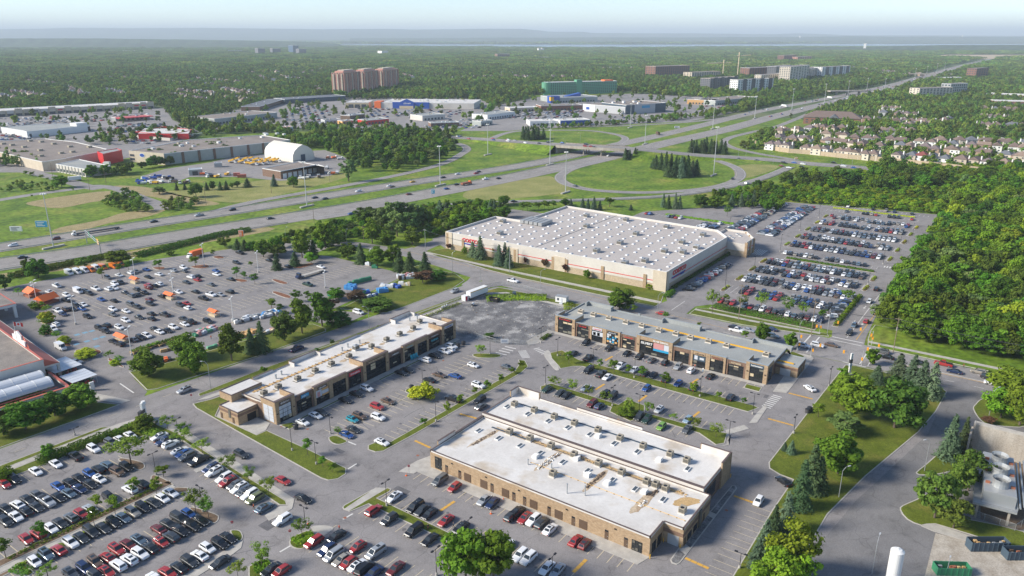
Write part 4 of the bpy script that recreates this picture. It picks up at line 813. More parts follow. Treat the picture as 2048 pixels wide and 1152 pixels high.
def dirt(B,p,q,wd,z,hgt,mats,n,seed):
    r=random.Random(seed);m=MB();a=np.array(roofpt(*p,z));b=np.array(roofpt(*q,z));d=b-a;L_=np.linalg.norm(d);d/=L_;nn=np.array((-d[1],d[0]))
    for i in range(n):
        c=a+d*L_*r.random()+nn*r.gauss(0,wd*.25);rr=r.uniform(.12,.34);k=5;ph=r.random()*6
        m.add([(c[0]+rr*math.cos(ph+6.28*j/k),c[1]+rr*math.sin(ph+6.28*j/k),z) for j in range(k)]+[(c[0],c[1],z+hgt*r.uniform(.4,1))],[(j,(j+1)%k,k) for j in range(k)],r.choice(mats))
    return m.build('debris_pile',B.o,kind=None)
def stain(p,q,wd,z,mat='rust_stain',seed=0):
    r=random.Random(seed);a=np.array(roofpt(*p,z));b=np.array(roofpt(*q,z));d=b-a;L_=np.linalg.norm(d);d/=L_;nn=np.array((-d[1],d[0]));c=(a+b)/2
    MB().flat([tuple(c+d*(L_/2)*math.cos(t)*r.uniform(.85,1.1)+nn*wd*math.sin(t)*r.uniform(.7,1.25)) for t in np.linspace(0,6.0,18)],z,mat).build('roof_stain',BC.o)
stain((935,894),(1002,858),.9,5.064,seed=1);dirt(BC,(945,890),(992,862),1.0,5.065,.2,['dirt_pile'],80,1)
stain((1070,942),(1124,902),1.1,5.064,seed=2);dirt(BC,(1075,938),(1118,907),1.3,5.066,.5,['white','white','panel_white','dirt_pile'],130,2)
stain((1165,984),(1216,938),1.0,5.064,seed=3);dirt(BC,(1172,976),(1210,944),.8,5.066,.35,['dirt_pile','dirt_pile','brown'],120,3)
stain((1262,1026),(1312,980),1.5,5.064,seed=4);dirt(BC,(1300,992),(1314,981),.9,5.066,.45,['dirt_pile'],60,4);dirt(BC,(1278,1014),(1294,1000),.8,5.066,.3,['white','panel_white','dirt_pile'],50,5)
stain((1346,1008),(1400,1000),1.8,5.064,'wood_deck',6)
for bx,by,ty in ((1134,986.5,966),(1170,991,970),(1056,929,918),(1103,936,927)):x,y=roofpt(bx,by,5.06);MB().cyl(x,y,5.05,5.05+height(bx,by,ty)*.85,.16,.16,'galvanised',8).cyl(x,y,5.05+height(bx,by,ty)*.85,5.2+height(bx,by,ty)*.85,.26,.2,'galvanised',8).build('flue_pipe',BC.o)
for x,y in ((67.4,-.4),(67.4,7.0),(71.6,7.0),(70.6,43.6)):
    a=138.7+y;b=126.1-x;o=MB().cyl(0,0,0,1.15,.11,.11,'yellow',8).build('bollard',None,(a,b,.05));
    tag(o,{(67.4,-.4):'yellow bollard at the near corner of the tan brick building',(67.4,7.0):'yellow bollard left of the pale garage door of the tan brick building',(71.6,7.0):'yellow bollard right of the pale garage door of the tan brick building',(70.6,43.6):'yellow bollard beside the tall corner tower of the tan brick building'}[(x,y)],'bollard','yellow bollards by the brick building')

# ---- the warehouse store with its large pale roof
BW=Bld('warehouse_store','huge pale warehouse store with skylit flat roof and red lettering','warehouse',(319.0,271.5),-HALF)
WL,WD=134.5,90.0;ZW=9.4
wf=[(0,0),(WL,0),(WL,80),(WL-10,92),(20,98),(20,47),(0,47)]
MB().prism(wf,3.2,ZW-.5,'panel_white',topmat='roof_warehouse').build('upper_wall',BW.o);MB().prism(offset(wf,.12),0,3.2,'block_wall',cap=False).build('base_wall',BW.o)
m=MB();n=len(wf);inn=offset(wf,.45);out_=offset(wf,-.05)
for i in range(n):
    j=(i+1)%n;m.prism([wf[i],wf[j],inn[j],inn[i]],ZW-.5,ZW+.55,'panel_white');m.prism([out_[i],out_[j],inn[j],inn[i]],ZW+.551,ZW+.63,'white')
m.build('parapet',BW.o)
m=MB();m.box(15,-.06,4.5,WL-3,.0,4.85,'red');m.build('red_stripe',BW.o);MB().box(WL,8,4.5,WL+.06,79.8,4.85,'red').build('red_stripe',BW.o)
for x in (0.3,11.5,42,47,71,79,100,123):MB().box(x,-.35,0,x+1.6,.3,7.0 if 1<x<130 else 9.2,'brick_tan').build('pilaster',BW.o)
MB().box(-.3,-.3,0,4.5,.2,9.9,'stucco').build('corner_tower',BW.o);m=MB();m.box(WL-6.5,-.35,0,WL+.35,.2,9.95,'stucco');m.box(WL-.2,-.3,0,WL+.35,3.2,9.94,'stucco');m.build('corner_tower',BW.o)
for x in (42.5,72):MB().box(x,-.3,0,x+7.2,.15,7.6,'stucco').build('wall_panel',BW.o)
for x0,y,ang in ((12.0,-.1,0),(WL+.1,6,1)):
    s_=2.9 if ang==0 else 3.0
    t=link('lettering',text_mesh('COSTCO',s_,'brand_red',.12,.15),BW.o,(x0+6.1,-.16,6.9) if ang==0 else (WL+.16,y+9.2,7.3));t.rotation_euler=(HALF,0,0 if ang==0 else HALF);t.scale[0]=1.12 if ang==0 else 1.3;t['label']='large red slanted wordmark letters'
    if ang==0:bb=MB().box(x0,-.18,4.75,x0+7.4,-.02,5.35,'blue').build('blue_bar',BW.o)
    else:bb=MB().box(WL+.02,y+.5,5.0,WL+.18,y+16.5,5.5,'blue').build('blue_bar',BW.o)
    t=link('lettering',text_mesh('WHOLESALE',.75,'blue',.08),BW.o,(x0+10.0,-.16,5.05) if ang==0 else (WL+.16,y+13,4.6));t.rotation_euler=(HALF,0,0 if ang==0 else HALF)
# entrance wing at the far corner
ew=[(WL,80.2),(WL+11,80.2),(WL+11,92),(WL+3,104),(WL-9.8,104),(WL-9.8,92.2),(WL,80.5)]
MB().prism(ew[:-1],3.2,7.4,'panel_white',topmat='roof_warehouse').build('entrance_wing',BW.o)
MB().prism(offset(ew[:-1],.12),0,3.2,'block_wall',cap=False).build('entrance_base',BW.o)
m=MB()
for i in range(1,5):a,b=ew[i],ew[i+1];d=np.array(b)-np.array(a);nn=np.array((-d[1],d[0]))/np.linalg.norm(d)*.4;m.prism([a,b,tuple(np.array(b)+nn),tuple(np.array(a)+nn)],7.4,8.6,'panel_white')
m.build('parapet',BW.o)
for x,y in ((WL+11,80.5),(WL+11,86),(WL+11,92),(WL+7,98),(WL+3,104)):MB().box(x-.8,y-.8,0,x+.6,y+.6,8.3,'brick_tan').build('pilaster',BW.o)
MB().box(WL+11,81,4.4,WL+11.06,92,4.8,'red').build('red_stripe',BW.o)
for i in range(5):skylight(BW.o,WL-5+(i%2)*4+i,86+i*3.3,7.4,1.5,2.2)
# skylight domes in the roof, laid out on the joist grid
dm=MB();dm.add([(-.75,-1.1,0),(.75,-1.1,0),(.75,1.1,0),(-.75,1.1,0),(-.55,-.85,.35),(.55,-.85,.35),(.55,.85,.35),(-.55,.85,.35),(0,0,.52)],[(0,1,5,4),(1,2,6,5),(2,3,7,6),(3,0,4,7),(4,5,8),(5,6,8),(6,7,8),(7,4,8)],'dome_white');DOME=dm.mesh('skylight_dome')
for i in range(16):
    for j in range(13):
        x=6+i*8.2+(j%2)*1.2;y=4.5+j*7.1
        if x>WL-4 or (x<23 and y>43) or (y>78 and x>WL-14) or (18<x<36 and 40<y<60):continue
        link('skylight_dome',DOME,BW.o,(x,y,ZW-.5))
for px,py in ((1173,432),(1252,440),(1173,453),(1272,468),(1333,454),(1240,486),(1406,470),(1364,485),(1193,502),(1329,503),(1290,522),(1393,495),(1250,527),(1366,505),(1006,443),(1000,467)):
    a,b=P(px,py,9.5);x,y=BW.loc_of(a,b);ac_unit(BW.o,x,y,ZW-.5,2.6,3.4,1.8,body='metal_grey' if px!=1393 else 'metal_pale')
for k in range(5):MB().box(20.5+k*3.2,44,ZW-.2,23+k*3.2,56,ZW+1.6,'metal_grey').build('chiller',BW.o)
m=MB();m.box(57.8,.5,ZW-.499,58.3,97,ZW-.47,'dark_grey');m.build('expansion_joint',BW.o)

# ---- orange-trimmed store at the left edge, with its garden yard
GSH=-5.5
BH=Bld('hardware_store','flat-roofed store with orange-red fascia at the left edge','store',(102.1,253.1),-.1)
def hl(px,py,z):return BH.loc_of(*P(px,py,z))
x1,Y0=hl(86,719,9.0)
MB().box(-70,Y0,0,x1,Y0+103,8.3,'panel_white').build('wall',BH.o);MB().box(-70,Y0+.3,8.3,x1-.4,Y0+103,8.5,'roof_gravel').build('roof',BH.o)
m=MB();m.box(-70,Y0-.1,8.3,x1+.1,Y0+.3,9.0,'panel_white');m.box(-70,Y0-.2,9.0,x1+.2,Y0+.5,9.12,'roof_red');m.box(x1-.4,Y0+.5,8.3,x1+.1,Y0+103,9.0,'panel_white');m.box(x1-.5,Y0+.5,9.0,x1+.2,Y0+103,9.12,'roof_red');m.build('parapet',BH.o)
m=MB();m.add([(x1+.2,Y0+1,8.8),(x1+5,Y0+1,6.0),(x1+5,Y0+69,6.0),(x1+.2,Y0+69,8.8),(x1+.2,Y0+1,6.0),(x1+.2,Y0+69,6.0)],[(0,1,2,3),(0,4,1),(3,2,5),(4,5,2,1)],'roof_red');m.build('canopy_roof',BH.o)
m=MB();m.box(x1+.2,Y0+1,5.3,x1+5.2,Y0+69,6.0,'panel_white')
for k in range(8):m.box(x1+4.3,Y0+1.3+k*9.4,0,x1+5.1,Y0+2.2+k*9.4,5.3,'panel_white')
m.build('canopy_frame',BH.o)
m=MB();G0=Y0-27+GSH;gb=[(49,8.5),(49,11.0),(52,11.0),(52,12.5),(55.5,13.6),(59,12.5),(59,11.0),(62,11.0),(62,8.5)]
m.add([(x1+.3,y+G0,z) for y,z in gb]+[(x1-.2,y+G0,z) for y,z in gb],[tuple(range(8,-1,-1)),tuple(range(9,18))]+[(i,(i+1)%9,9+(i+1)%9,9+i) for i in range(9)],'white');m.build('gable_parapet',BH.o)
m=MB();m.add([(x1+.4,46+G0,8.2),(x1+.4,65+G0,8.2),(x1+.4,60.5+G0,12.2),(x1+.4,55.5+G0,13.7),(x1+.4,50.5+G0,12.2),(x1+3.5,46+G0,6.9),(x1+3.5,65+G0,6.9)],[(0,5,6,1),(0,4,3,2,1)],'roof_red');m.build('gable_roof',BH.o)
fl=MB();FY=55.5+G0;fl.cyl(x1-.6,FY,9,17.5,.09,.06,'white',6);fo=fl.build('flagpole',BH.o)
for y0,y1_,mt in ((0,.75,'red'),(.75,2.25,'white'),(2.25,3.0,'red')):
    MB().add([(x1-.55+y0*.75,FY-y0*.62,17.3-.2*y0),(x1-.55+y1_*.75,FY-y1_*.62,17.3-.2*y1_),(x1-.55+y1_*.75,FY-y1_*.62,15.8-.2*y1_),(x1-.55+y0*.75,FY-y0*.62,15.8-.2*y0)],[(0,1,2,3)],mt).build('flag',fo)
m=MB();m.add([(x1-.55+1.5*.75-.01,FY-1.5*.62-.02,16.8)]+[(x1-.55+(1.5+.45*math.cos(t))*.75,FY-(1.5+.45*math.cos(t))*.62-.02,16.28+.5*math.sin(t)) for t in np.linspace(0,5.5,8)],[tuple(range(1,9))],'red');m.build('flag_emblem',fo)
# lumber canopy further back
LX,LY=hl(32,607,6.3);m=MB();m.box(x1-10,LY,5.2,LX,LY+26,6.3,'white');m.box(x1-10.1,LY-.1,6.3,LX+.1,LY+26,6.45,'roof_red');m.box(x1-9,LY+.6,6.45,LX-.6,LY+25.4,6.5,'roof_gravel')
for xx in (LX-1.3,LX-16):m.box(xx,LY+.2,0,xx+1.1,LY+1.3,5.2,'white');m.box(xx,LY+13,0,xx+1.1,LY+14,5.2,'white')
m.build('lumber_canopy',BH.o)
# garden yard: low frame with orange rim, two vaulted translucent covers
GX=0.0
m=MB();m.box(-70,-.3,3.2,GX,.4,4.0,'white');m.box(-70,-.4,4.0,GX+.1,.5,4.15,'roof_red');m.box(GX-.7,.5,3.2,GX,Y0-.5,4.0,'white');m.box(GX-.8,.5,4.0,GX+.1,Y0-.4,4.15,'roof_red');m.box(-70,2.4,3.9,GX-2.8,2.9,4.12,'roof_red')
for k in range(9):m.box(-70+k*9.5,-.25,0,-68.6+k*9.5,.35,3.2,'white')
m.box(GX-1.3,-.25,0,GX,.35,3.2,'white');m.build('yard_frame',BH.o)
for y0,wd in ((3.0,(Y0-4)/2),(3.6+(Y0-4)/2,(Y0-4)/2)):
    m=MB();K=10
    for i in range(K):
        t0,t1=math.pi*i/K,math.pi*(i+1)/K;ya,za=y0+wd/2-wd/2*math.cos(t0),4.6+2.2*math.sin(t0);yb,zb=y0+wd/2-wd/2*math.cos(t1),4.6+2.2*math.sin(t1);m.quad((-70,ya,za),(GX-3.5,ya,za),(GX-3.5,yb,zb),(-70,yb,zb),'film')
    o=m.build('greenhouse_cover',BH.o);s_=MB()
    for k in range(17):
        xx=GX-4-k*4.4
        for i in range(K):t0,t1=math.pi*i/K,math.pi*(i+1)/K;s_.bar((xx,y0+wd/2-wd/2*math.cos(t0),4.64+2.2*math.sin(t0)),(xx,y0+wd/2-wd/2*math.cos(t1),4.64+2.2*math.sin(t1)),.07,'white',3)
    s_.build('hoops',o)
r=random.Random(8);m=MB()
for i in range(160):x=r.uniform(-60,GX-1.5);y=r.uniform(.8,Y0-1);hh=r.uniform(.4,1.4);m.cyl(x,y,.1,hh,.5,.3,r.choice(('green','teal_wrap','leaf_maple','red','leaf_bright','poster_pink')),5)
m.build('garden_stock',BH.o,kind='stuff')
def garden_shelter(c,rz,L_,W_,label):
    t=thing('garden_shelter',label,'shelter',(*c,.05),rz);m=MB();m.box(-L_/2,-W_/2,2.9,L_/2,W_/2,3.0,'film');m.build('roof',t)
    for sx in (-1,1):
        for sy in (-1,1):MB().box(sx*(L_/2-.3)-.06,sy*(W_/2-.3)-.06,0,sx*(L_/2-.3)+.06,sy*(W_/2-.3)+.06,2.9,'metal_pale').build('post',t)
    s_=MB()
    for i in range(5):s_.box(-L_/2,-W_/2+i*W_/4-.05,3.0,L_/2,-W_/2+i*W_/4+.05,3.06,'white')
    s_.build('rafters',t);r=random.Random(int(L_*10));s_=MB()
    for i in range(60):x=r.uniform(-L_/2+.4,L_/2-.4);y=r.uniform(-W_/2+.4,W_/2-.4);s_.cyl(x,y,.05,r.uniform(.6,1.7),.35,.3,r.choice(('red','leaf_maple','green','poster_pink','brown')),5)
    s_.build('plant_stock',t,kind='stuff')
garden_shelter(P(124,745),0,9.5,12,'larger pale flat-topped garden shelter beside the orange-trimmed store');garden_shelter(P(160,767),0,8.5,9.0,'smaller pale flat-topped garden shelter nearest the car park entrance')
# ================================================================== CARS
CARDEF={  # length, half width, belt z, roof z, glass base x0 x1, roof x0 x1, nose z, tail z
    'sedan':(4.75,.92,.94,1.44,-1.75,1.15,-1.05,.35,.72,.90),'hatchback':(4.25,.90,.95,1.50,-2.0,1.1,-1.55,.35,.74,.95),
    'SUV':(4.7,.95,1.08,1.70,-2.2,1.05,-1.9,.35,.88,1.05),'van':(5.1,.99,1.08,1.80,-2.42,1.65,-2.2,.75,.86,1.05),'pickup':(5.7,1.0,1.16,1.88,-.85,1.25,-.55,.55,1.0,1.1),'cargo van':(5.6,1.0,1.25,2.35,.9,2.2,.95,1.45,1.05,1.2)}
WHEEL=None
def car_parts(ty):
    L_,W_,zb,zr,g0,g1,r0,r1,zn,zt=CARDEF[ty];h=L_/2;body=MB()
    st=[(-h,W_*.86,.42,zt-.18),(-h+.15,W_*.95,.30,zt),(-h+.9,W_,.26,zb),(0,W_,.24,zb),(g1,W_*.99,.24,zb-.02),(h-.7,W_*.96,.26,zn+.10),(h-.18,W_*.90,.30,zn),(h,W_*.74,.40,zn-.16)]
    V=[]
    for x,w_,zl,zs in st:V+=[(x,-w_*.92,zl),(x,-w_,zl+(zs-zl)*.45),(x,-w_*.97,zs-.07),(x,-w_*.86,zs),(x,w_*.86,zs),(x,w_*.97,zs-.07),(x,w_,zl+(zs-zl)*.45),(x,w_*.92,zl)]
    F=[(8*i+j,8*(i+1)+j,8*(i+1)+j+1,8*i+j+1) for i in range(len(st)-1) for j in range(7)]
    F+=[tuple(range(7,-1,-1))[::-1],tuple(range(8*(len(st)-1),8*len(st)))[::-1]]
    F=[f[::-1] for f in F[:-2]]+F[-2:]
    if ty=='pickup':
        body.add(V,F,'paint')
    else:body.add(V,F,'paint')
    wb,wr=W_*.87,W_*.68;z0=zb-.03
    gv=[(g0,-wb,z0),(g1,-wb,z0),(g1,wb,z0),(g0,wb,z0),(r0,-wr,zr-.05),(r1,-wr,zr-.05),(r1,wr,zr-.05),(r0,wr,zr-.05),(r0+.15,-wr*.85,zr),(r1-.15,-wr*.85,zr),(r1-.15,wr*.85,zr),(r0+.15,wr*.85,zr)]
    body.add(gv,[(0,1,5,4),(1,2,6,5),(2,3,7,6),(3,0,4,7),(4,5,9,8),(5,6,10,9),(6,7,11,10),(7,4,8,11),(8,9,10,11)],'paint')
    if ty=='cargo van':
        body.box(-h+.05,-W_*.97,.5,1.0,W_*.97,2.35,'paint')
    if ty=='pickup':
        body.box(-h+.12,-W_*.80,zb-.004,g0-.1,W_*.80,zb+.006,'black')
    def pan(a,b,c,d,i0,i1,j0,j1,off):
        a,b,c,d=map(np.array,(a,b,c,d));f=lambda u,v:(a*(1-u)+b*u)*(1-v)+(d*(1-u)+c*u)*v;o=np.array(off)
        return [tuple(f(u,v)+o) for u,v in ((i0,j0),(i1,j0),(i1,j1),(i0,j1))]
    parts={}
    parts['windscreen']=MB().quad(*pan(gv[1],gv[2],gv[6],gv[5],.06,.94,.10,.96,(.02,0,.012)),'car_glass')
    parts['rear_window']=MB().quad(*pan(gv[3],gv[0],gv[4],gv[7],.10,.90,.22,.94,(-.02,0,.012)),'car_glass')
    parts['side_window']=MB().quad(*pan(gv[0],gv[1],gv[5],gv[4],.07,.93,.22,.92,(0,-.02,.004)),'car_glass')
    parts['side_window ']=MB().quad(*pan(gv[2],gv[3],gv[7],gv[6],.07,.93,.22,.92,(0,.02,.004)),'car_glass')
    for s in (-1,1):
        parts['headlight'+' '*(s+1)]=MB().box(h-.30,s*W_*.52,zn-.22,h-.05,s*W_*.84,zn-.06,'light_lens');parts['tail_light'+' '*(s+1)]=MB().box(-h-.01,s*W_*.58,zt-.34,-h+.12,s*W_*.90,zt-.16,'tail_red')
        parts['number_plate']=MB().box(h-.02,-.22,.46,h+.015,.22,.58,'white')
    return body,parts
def wheel_mesh():
    m=MB();n=12;r_=.34
    v=[(r_*math.cos(6.2832*i/n),-.11,r_*math.sin(6.2832*i/n)) for i in range(n)]+[(r_*math.cos(6.2832*i/n),.11,r_*math.sin(6.2832*i/n)) for i in range(n)]
    m.add(v,[(i,(i+1)%n,n+(i+1)%n,n+i)[::-1] for i in range(n)]+[tuple(range(n)),tuple(range(2*n-1,n-1,-1))],'tyre')
    for s in (-1,1):m.add([(.22*math.cos(6.2832*i/n),s*.115,.22*math.sin(6.2832*i/n)) for i in range(n)],[tuple(range(n)) if s<0 else tuple(range(n-1,-1,-1))],'rim')
    return m.mesh('wheel')
WHEEL=wheel_mesh();CARCACHE={};WHEELX={'sedan':1.4,'hatchback':1.28,'SUV':1.38,'van':1.5,'pickup':1.75,'cargo van':1.75}
def paint_swap(mb,colour):
    n=MB();n.v=mb.v;n.f=mb.f;n.m=mb.m;n.mats=['car_'+colour if k=='paint' else k for k in mb.mats];return n
def car_set(ty,colour,roofglass):
    key=(ty,colour,roofglass)
    if key not in CARCACHE:
        b,p=car_parts(ty);d=CARDEF[ty];b=paint_swap(b,colour)
        if roofglass and ty not in ('pickup','cargo van'):x0=(d[6]+d[7])/2;b.box(x0-.45,-.42,d[3]-.01,x0+.35,.42,d[3]+.008,'car_glass')
        CARCACHE[key]=(b,b.mesh('car_body'),{k:v.mesh(k.strip()) for k,v in p.items()},p)
    return CARCACHE[key]
COLOURS=dict(w='white',s='silver',g='grey',c='charcoal',k='black',r='red',m='maroon',b='blue',n='navy',t='slate',l='pale_blue',e='green',d='dark_green',y='teal',o='brown',i='beige',a='orange',j='yellow',v='olive')
TYPES=dict(s='sedan',h='hatchback',u='SUV',v='van',p='pickup',c='cargo van')
CNAME=dict(charcoal='charcoal',slate='slate-blue',pale_blue='pale blue',dark_green='dark green')
CARS=[]                                                   # (x, y, rz, type, colour, row phrase, group)
def put(x,y,rz,code,phrase,group,z=.055):CARS.append([x,y,rz,TYPES[code[1]],COLOURS[code[0]],phrase,group,z])
def row(c,r_,rz,phrase,group,data,z=.055,flip=.2):
    rr=random.Random(hash(phrase)%1+len(phrase)*31+len(data))
    for x,y,code in data:a,b=Q(c,r_,x,y+6,.0);put(a,b,rz+(math.pi if rr.random()<flip else 0)+rr.gauss(0,.025),code,phrase,group,z)
DN=-HALF;LF=math.pi
G1='cars parked in the lower left car park'
row(0,3,DN,'in hedge row, lower left car park',G1,[(40,425,'rs'),(120,390,'ku'),(290,325,'ws'),(450,265,'ws'),(605,205,'kp'),(752,145,'wu'),(890,95,'gu'),(965,70,'ws'),(1045,35,'ws')])
row(0,3,DN,'in second row, lower left car park',G1,[(-30,662,'ks'),(50,625,'cs'),(145,592,'ws'),(222,552,'cs'),(300,515,'gs'),(468,445,'bs'),(560,412,'ks'),(637,380,'ks'),(717,340,'bh'),(790,310,'ku'),(858,278,'tu')])
row(0,3,DN,'in third row, lower left car park',G1,[(48,728,'cu'),(133,688,'ws'),(213,645,'ks'),(297,612,'cs'),(383,570,'sp'),(473,533,'ks'),(555,500,'ts'),(640,465,'ns'),(725,427,'ks'),(800,388,'wh'),(940,330,'ou'),(1015,290,'ku')])
row(0,3,DN,'right behind the footpath, lower left',G1,[(215,868,'rs'),(308,825,'ru'),(410,780,'ws'),(485,740,'cs'),(573,700,'gu'),(650,665,'rh'),(725,625,'ss'),(878,535,'ku'),(1043,470,'wu'),(1140,430,'ku')])
row(0,3,DN,'right before the footpath, lower left',G1,[(283,1050,'wh'),(375,995,'tu'),(475,955,'rs'),(570,900,'wu'),(655,857,'cs'),(733,810,'cv'),(830,780,'cs'),(915,737,'ku'),(990,698,'ts'),(1065,655,'iu'),(1148,615,'ku'),(1232,577,'cs'),(1303,543,'wh'),(1370,497,'ws')])
row(0,3,DN,'in sixth row, lower left car park',G1,[(565,1140,'gs'),(680,1105,'nu'),(765,1055,'ou'),(857,1015,'rh'),(938,955,'ru'),(1030,915,'ms'),(1113,872,'ts'),(1270,790,'ms'),(1350,748,'cs'),(1435,700,'cv'),(1510,665,'bh')])
row(0,3,DN,'in seventh row, lower left car park',G1,[(770,1170,'cu'),(857,1130,'rs'),(950,1080,'wu'),(1038,1035,'wu'),(1125,988,'wu'),(1210,940,'ks'),(1293,893,'rh'),(1375,853,'cu'),(1448,807,'ku'),(1543,765,'ku'),(1610,720,'ks')])
row(0,3,DN,'in lowest row, lower left car park',G1,[(1240,1180,'ws'),(1345,1140,'rs'),(1435,1095,'ks'),(1520,1050,'cu'),(1600,1000,'ws'),(1663,940,'wh'),(1762,905,'ku'),(1828,858,'ks')])
row(0,3,LF,'in upper street-tree row, lower left',G1,[(1278,45,'ws'),(1330,82,'np'),(1368,108,'wu'),(1440,160,'ws'),(1475,180,'bs'),(1500,208,'gu'),(1592,242,'kp')])
row(0,3,LF,'in lower street-tree row, lower left',G1,[(1690,302,'nu'),(1715,330,'wu'),(1798,378,'wu'),(1825,412,'ru'),(1888,430,'gs'),(1918,462,'wu'),(1960,492,'gs'),(2000,512,'wu'),(2040,545,'vu'),(2113,617,'ts')])
G2='cars parked in the bottom centre car park'
row(1,3,LF,'in rows at the bottom centre',G2,[(465,893,'ru'),(645,843,'ks'),(815,932,'rh'),(960,975,'sv'),(572,960,'nu'),(625,995,'sv'),(690,1032,'is'),(740,1060,'rh'),(812,1080,'ws'),(872,1105,'kv'),(945,1140,'ns'),(1118,1105,'ms'),(125,1110,'cs'),(205,1125,'rh')])
row(1,3,LF,'near side of bottom centre median',G2,[(943,640,'ru'),(1067,712,'cu'),(1265,800,'kv'),(1392,872,'ks')])
row(1,3,LF,'far side of bottom centre median',G2,[(1105,530,'ws'),(1275,610,'kv'),(1330,635,'cs'),(1390,665,'ks'),(1520,720,'rs'),(1640,775,'ks'),(2005,915,'ws')])
row(2,3,LF,'right of the big round tree',G2,[(65,1000,'wu'),(133,1025,'wu'),(280,1100,'ws'),(365,1120,'ss')])
row(1,3,LF,'along the tan brick building','cars parked along the tan brick building',[(1472,398,'gv'),(1588,452,'rh'),(1825,555,'ss'),(1892,578,'ns'),(2045,685,'cu'),(2093,655,'kv'),(2151,698,'rs'),(2220,718,'wu'),(2288,742,'cu'),(2353,790,'ws'),(2558,880,'rs'),(2631,908,'mh')],flip=.4)
G3='cars parked before the white-roofed shops'
row(1,2,DN,'facing the white-roofed shops',G3,[(373,1082,'ws'),(478,1028,'ws'),(522,1003,'cs'),(715,905,'ks'),(803,855,'ks'),(887,812,'wu'),(1163,685,'ks'),(1210,663,'ks'),(1353,583,'wu'),(1432,548,'ks'),(1510,515,'wu'),(1545,500,'wu'),(1565,475,'wu')])
row(1,2,DN,'in middle rows, white-roofed shops',G3,[(725,1182,'bs'),(780,1140,'cs'),(773,1060,'yh'),(828,1033,'ou'),(978,1043,'wu'),(970,958,'ru'),(1055,913,'os'),(1280,868,'eu'),(1387,742,'ks'),(1467,702,'os'),(1590,710,'bs'),(1738,625,'wh')])
row(1,2,DN,'along the kerbed strip, white-roofed shops',G3,[(1008,1242,'ws'),(1578,897,'kp'),(1778,787,'wu'),(2010,640,'gs')])
G4='cars parked before the grey-roofed shops'
row(2,2,LF,'facing the grey-roofed shops',G4,[(592,443,'ku'),(777,488,'ku'),(917,530,'ks'),(1018,555,'ku'),(1115,583,'gs'),(1225,603,'ku'),(1328,637,'su'),(1433,667,'wu'),(1588,712,'ks')])
row(2,2,LF,'second row from the grey-roofed shops',G4,[(488,532,'cs'),(612,567,'kp'),(868,632,'wp'),(978,660,'ws'),(1065,690,'cs'),(1127,703,'ks'),(1232,738,'ks'),(1328,772,'bh'),(1447,803,'cs'),(1747,883,'cu')])
row(2,2,LF,'third row from the grey-roofed shops',G4,[(612,665,'kv'),(713,695,'cp'),(762,720,'ws'),(1075,810,'bh')])
row(2,2,LF,'fourth row from the grey-roofed shops',G4,[(590,808,'ws'),(742,860,'ku'),(805,868,'cu'),(1175,982,'wh'),(1405,1062,'lh')])
row(2,2,LF,'right behind the twin white roofs',G4,[(280,818,'ds'),(385,848,'cs'),(432,866,'ks'),(640,935,'mu'),(697,953,'nh'),(1017,1040,'cu'),(1077,1062,'du'),(1193,1117,'eh'),(1398,1140,'gs')])
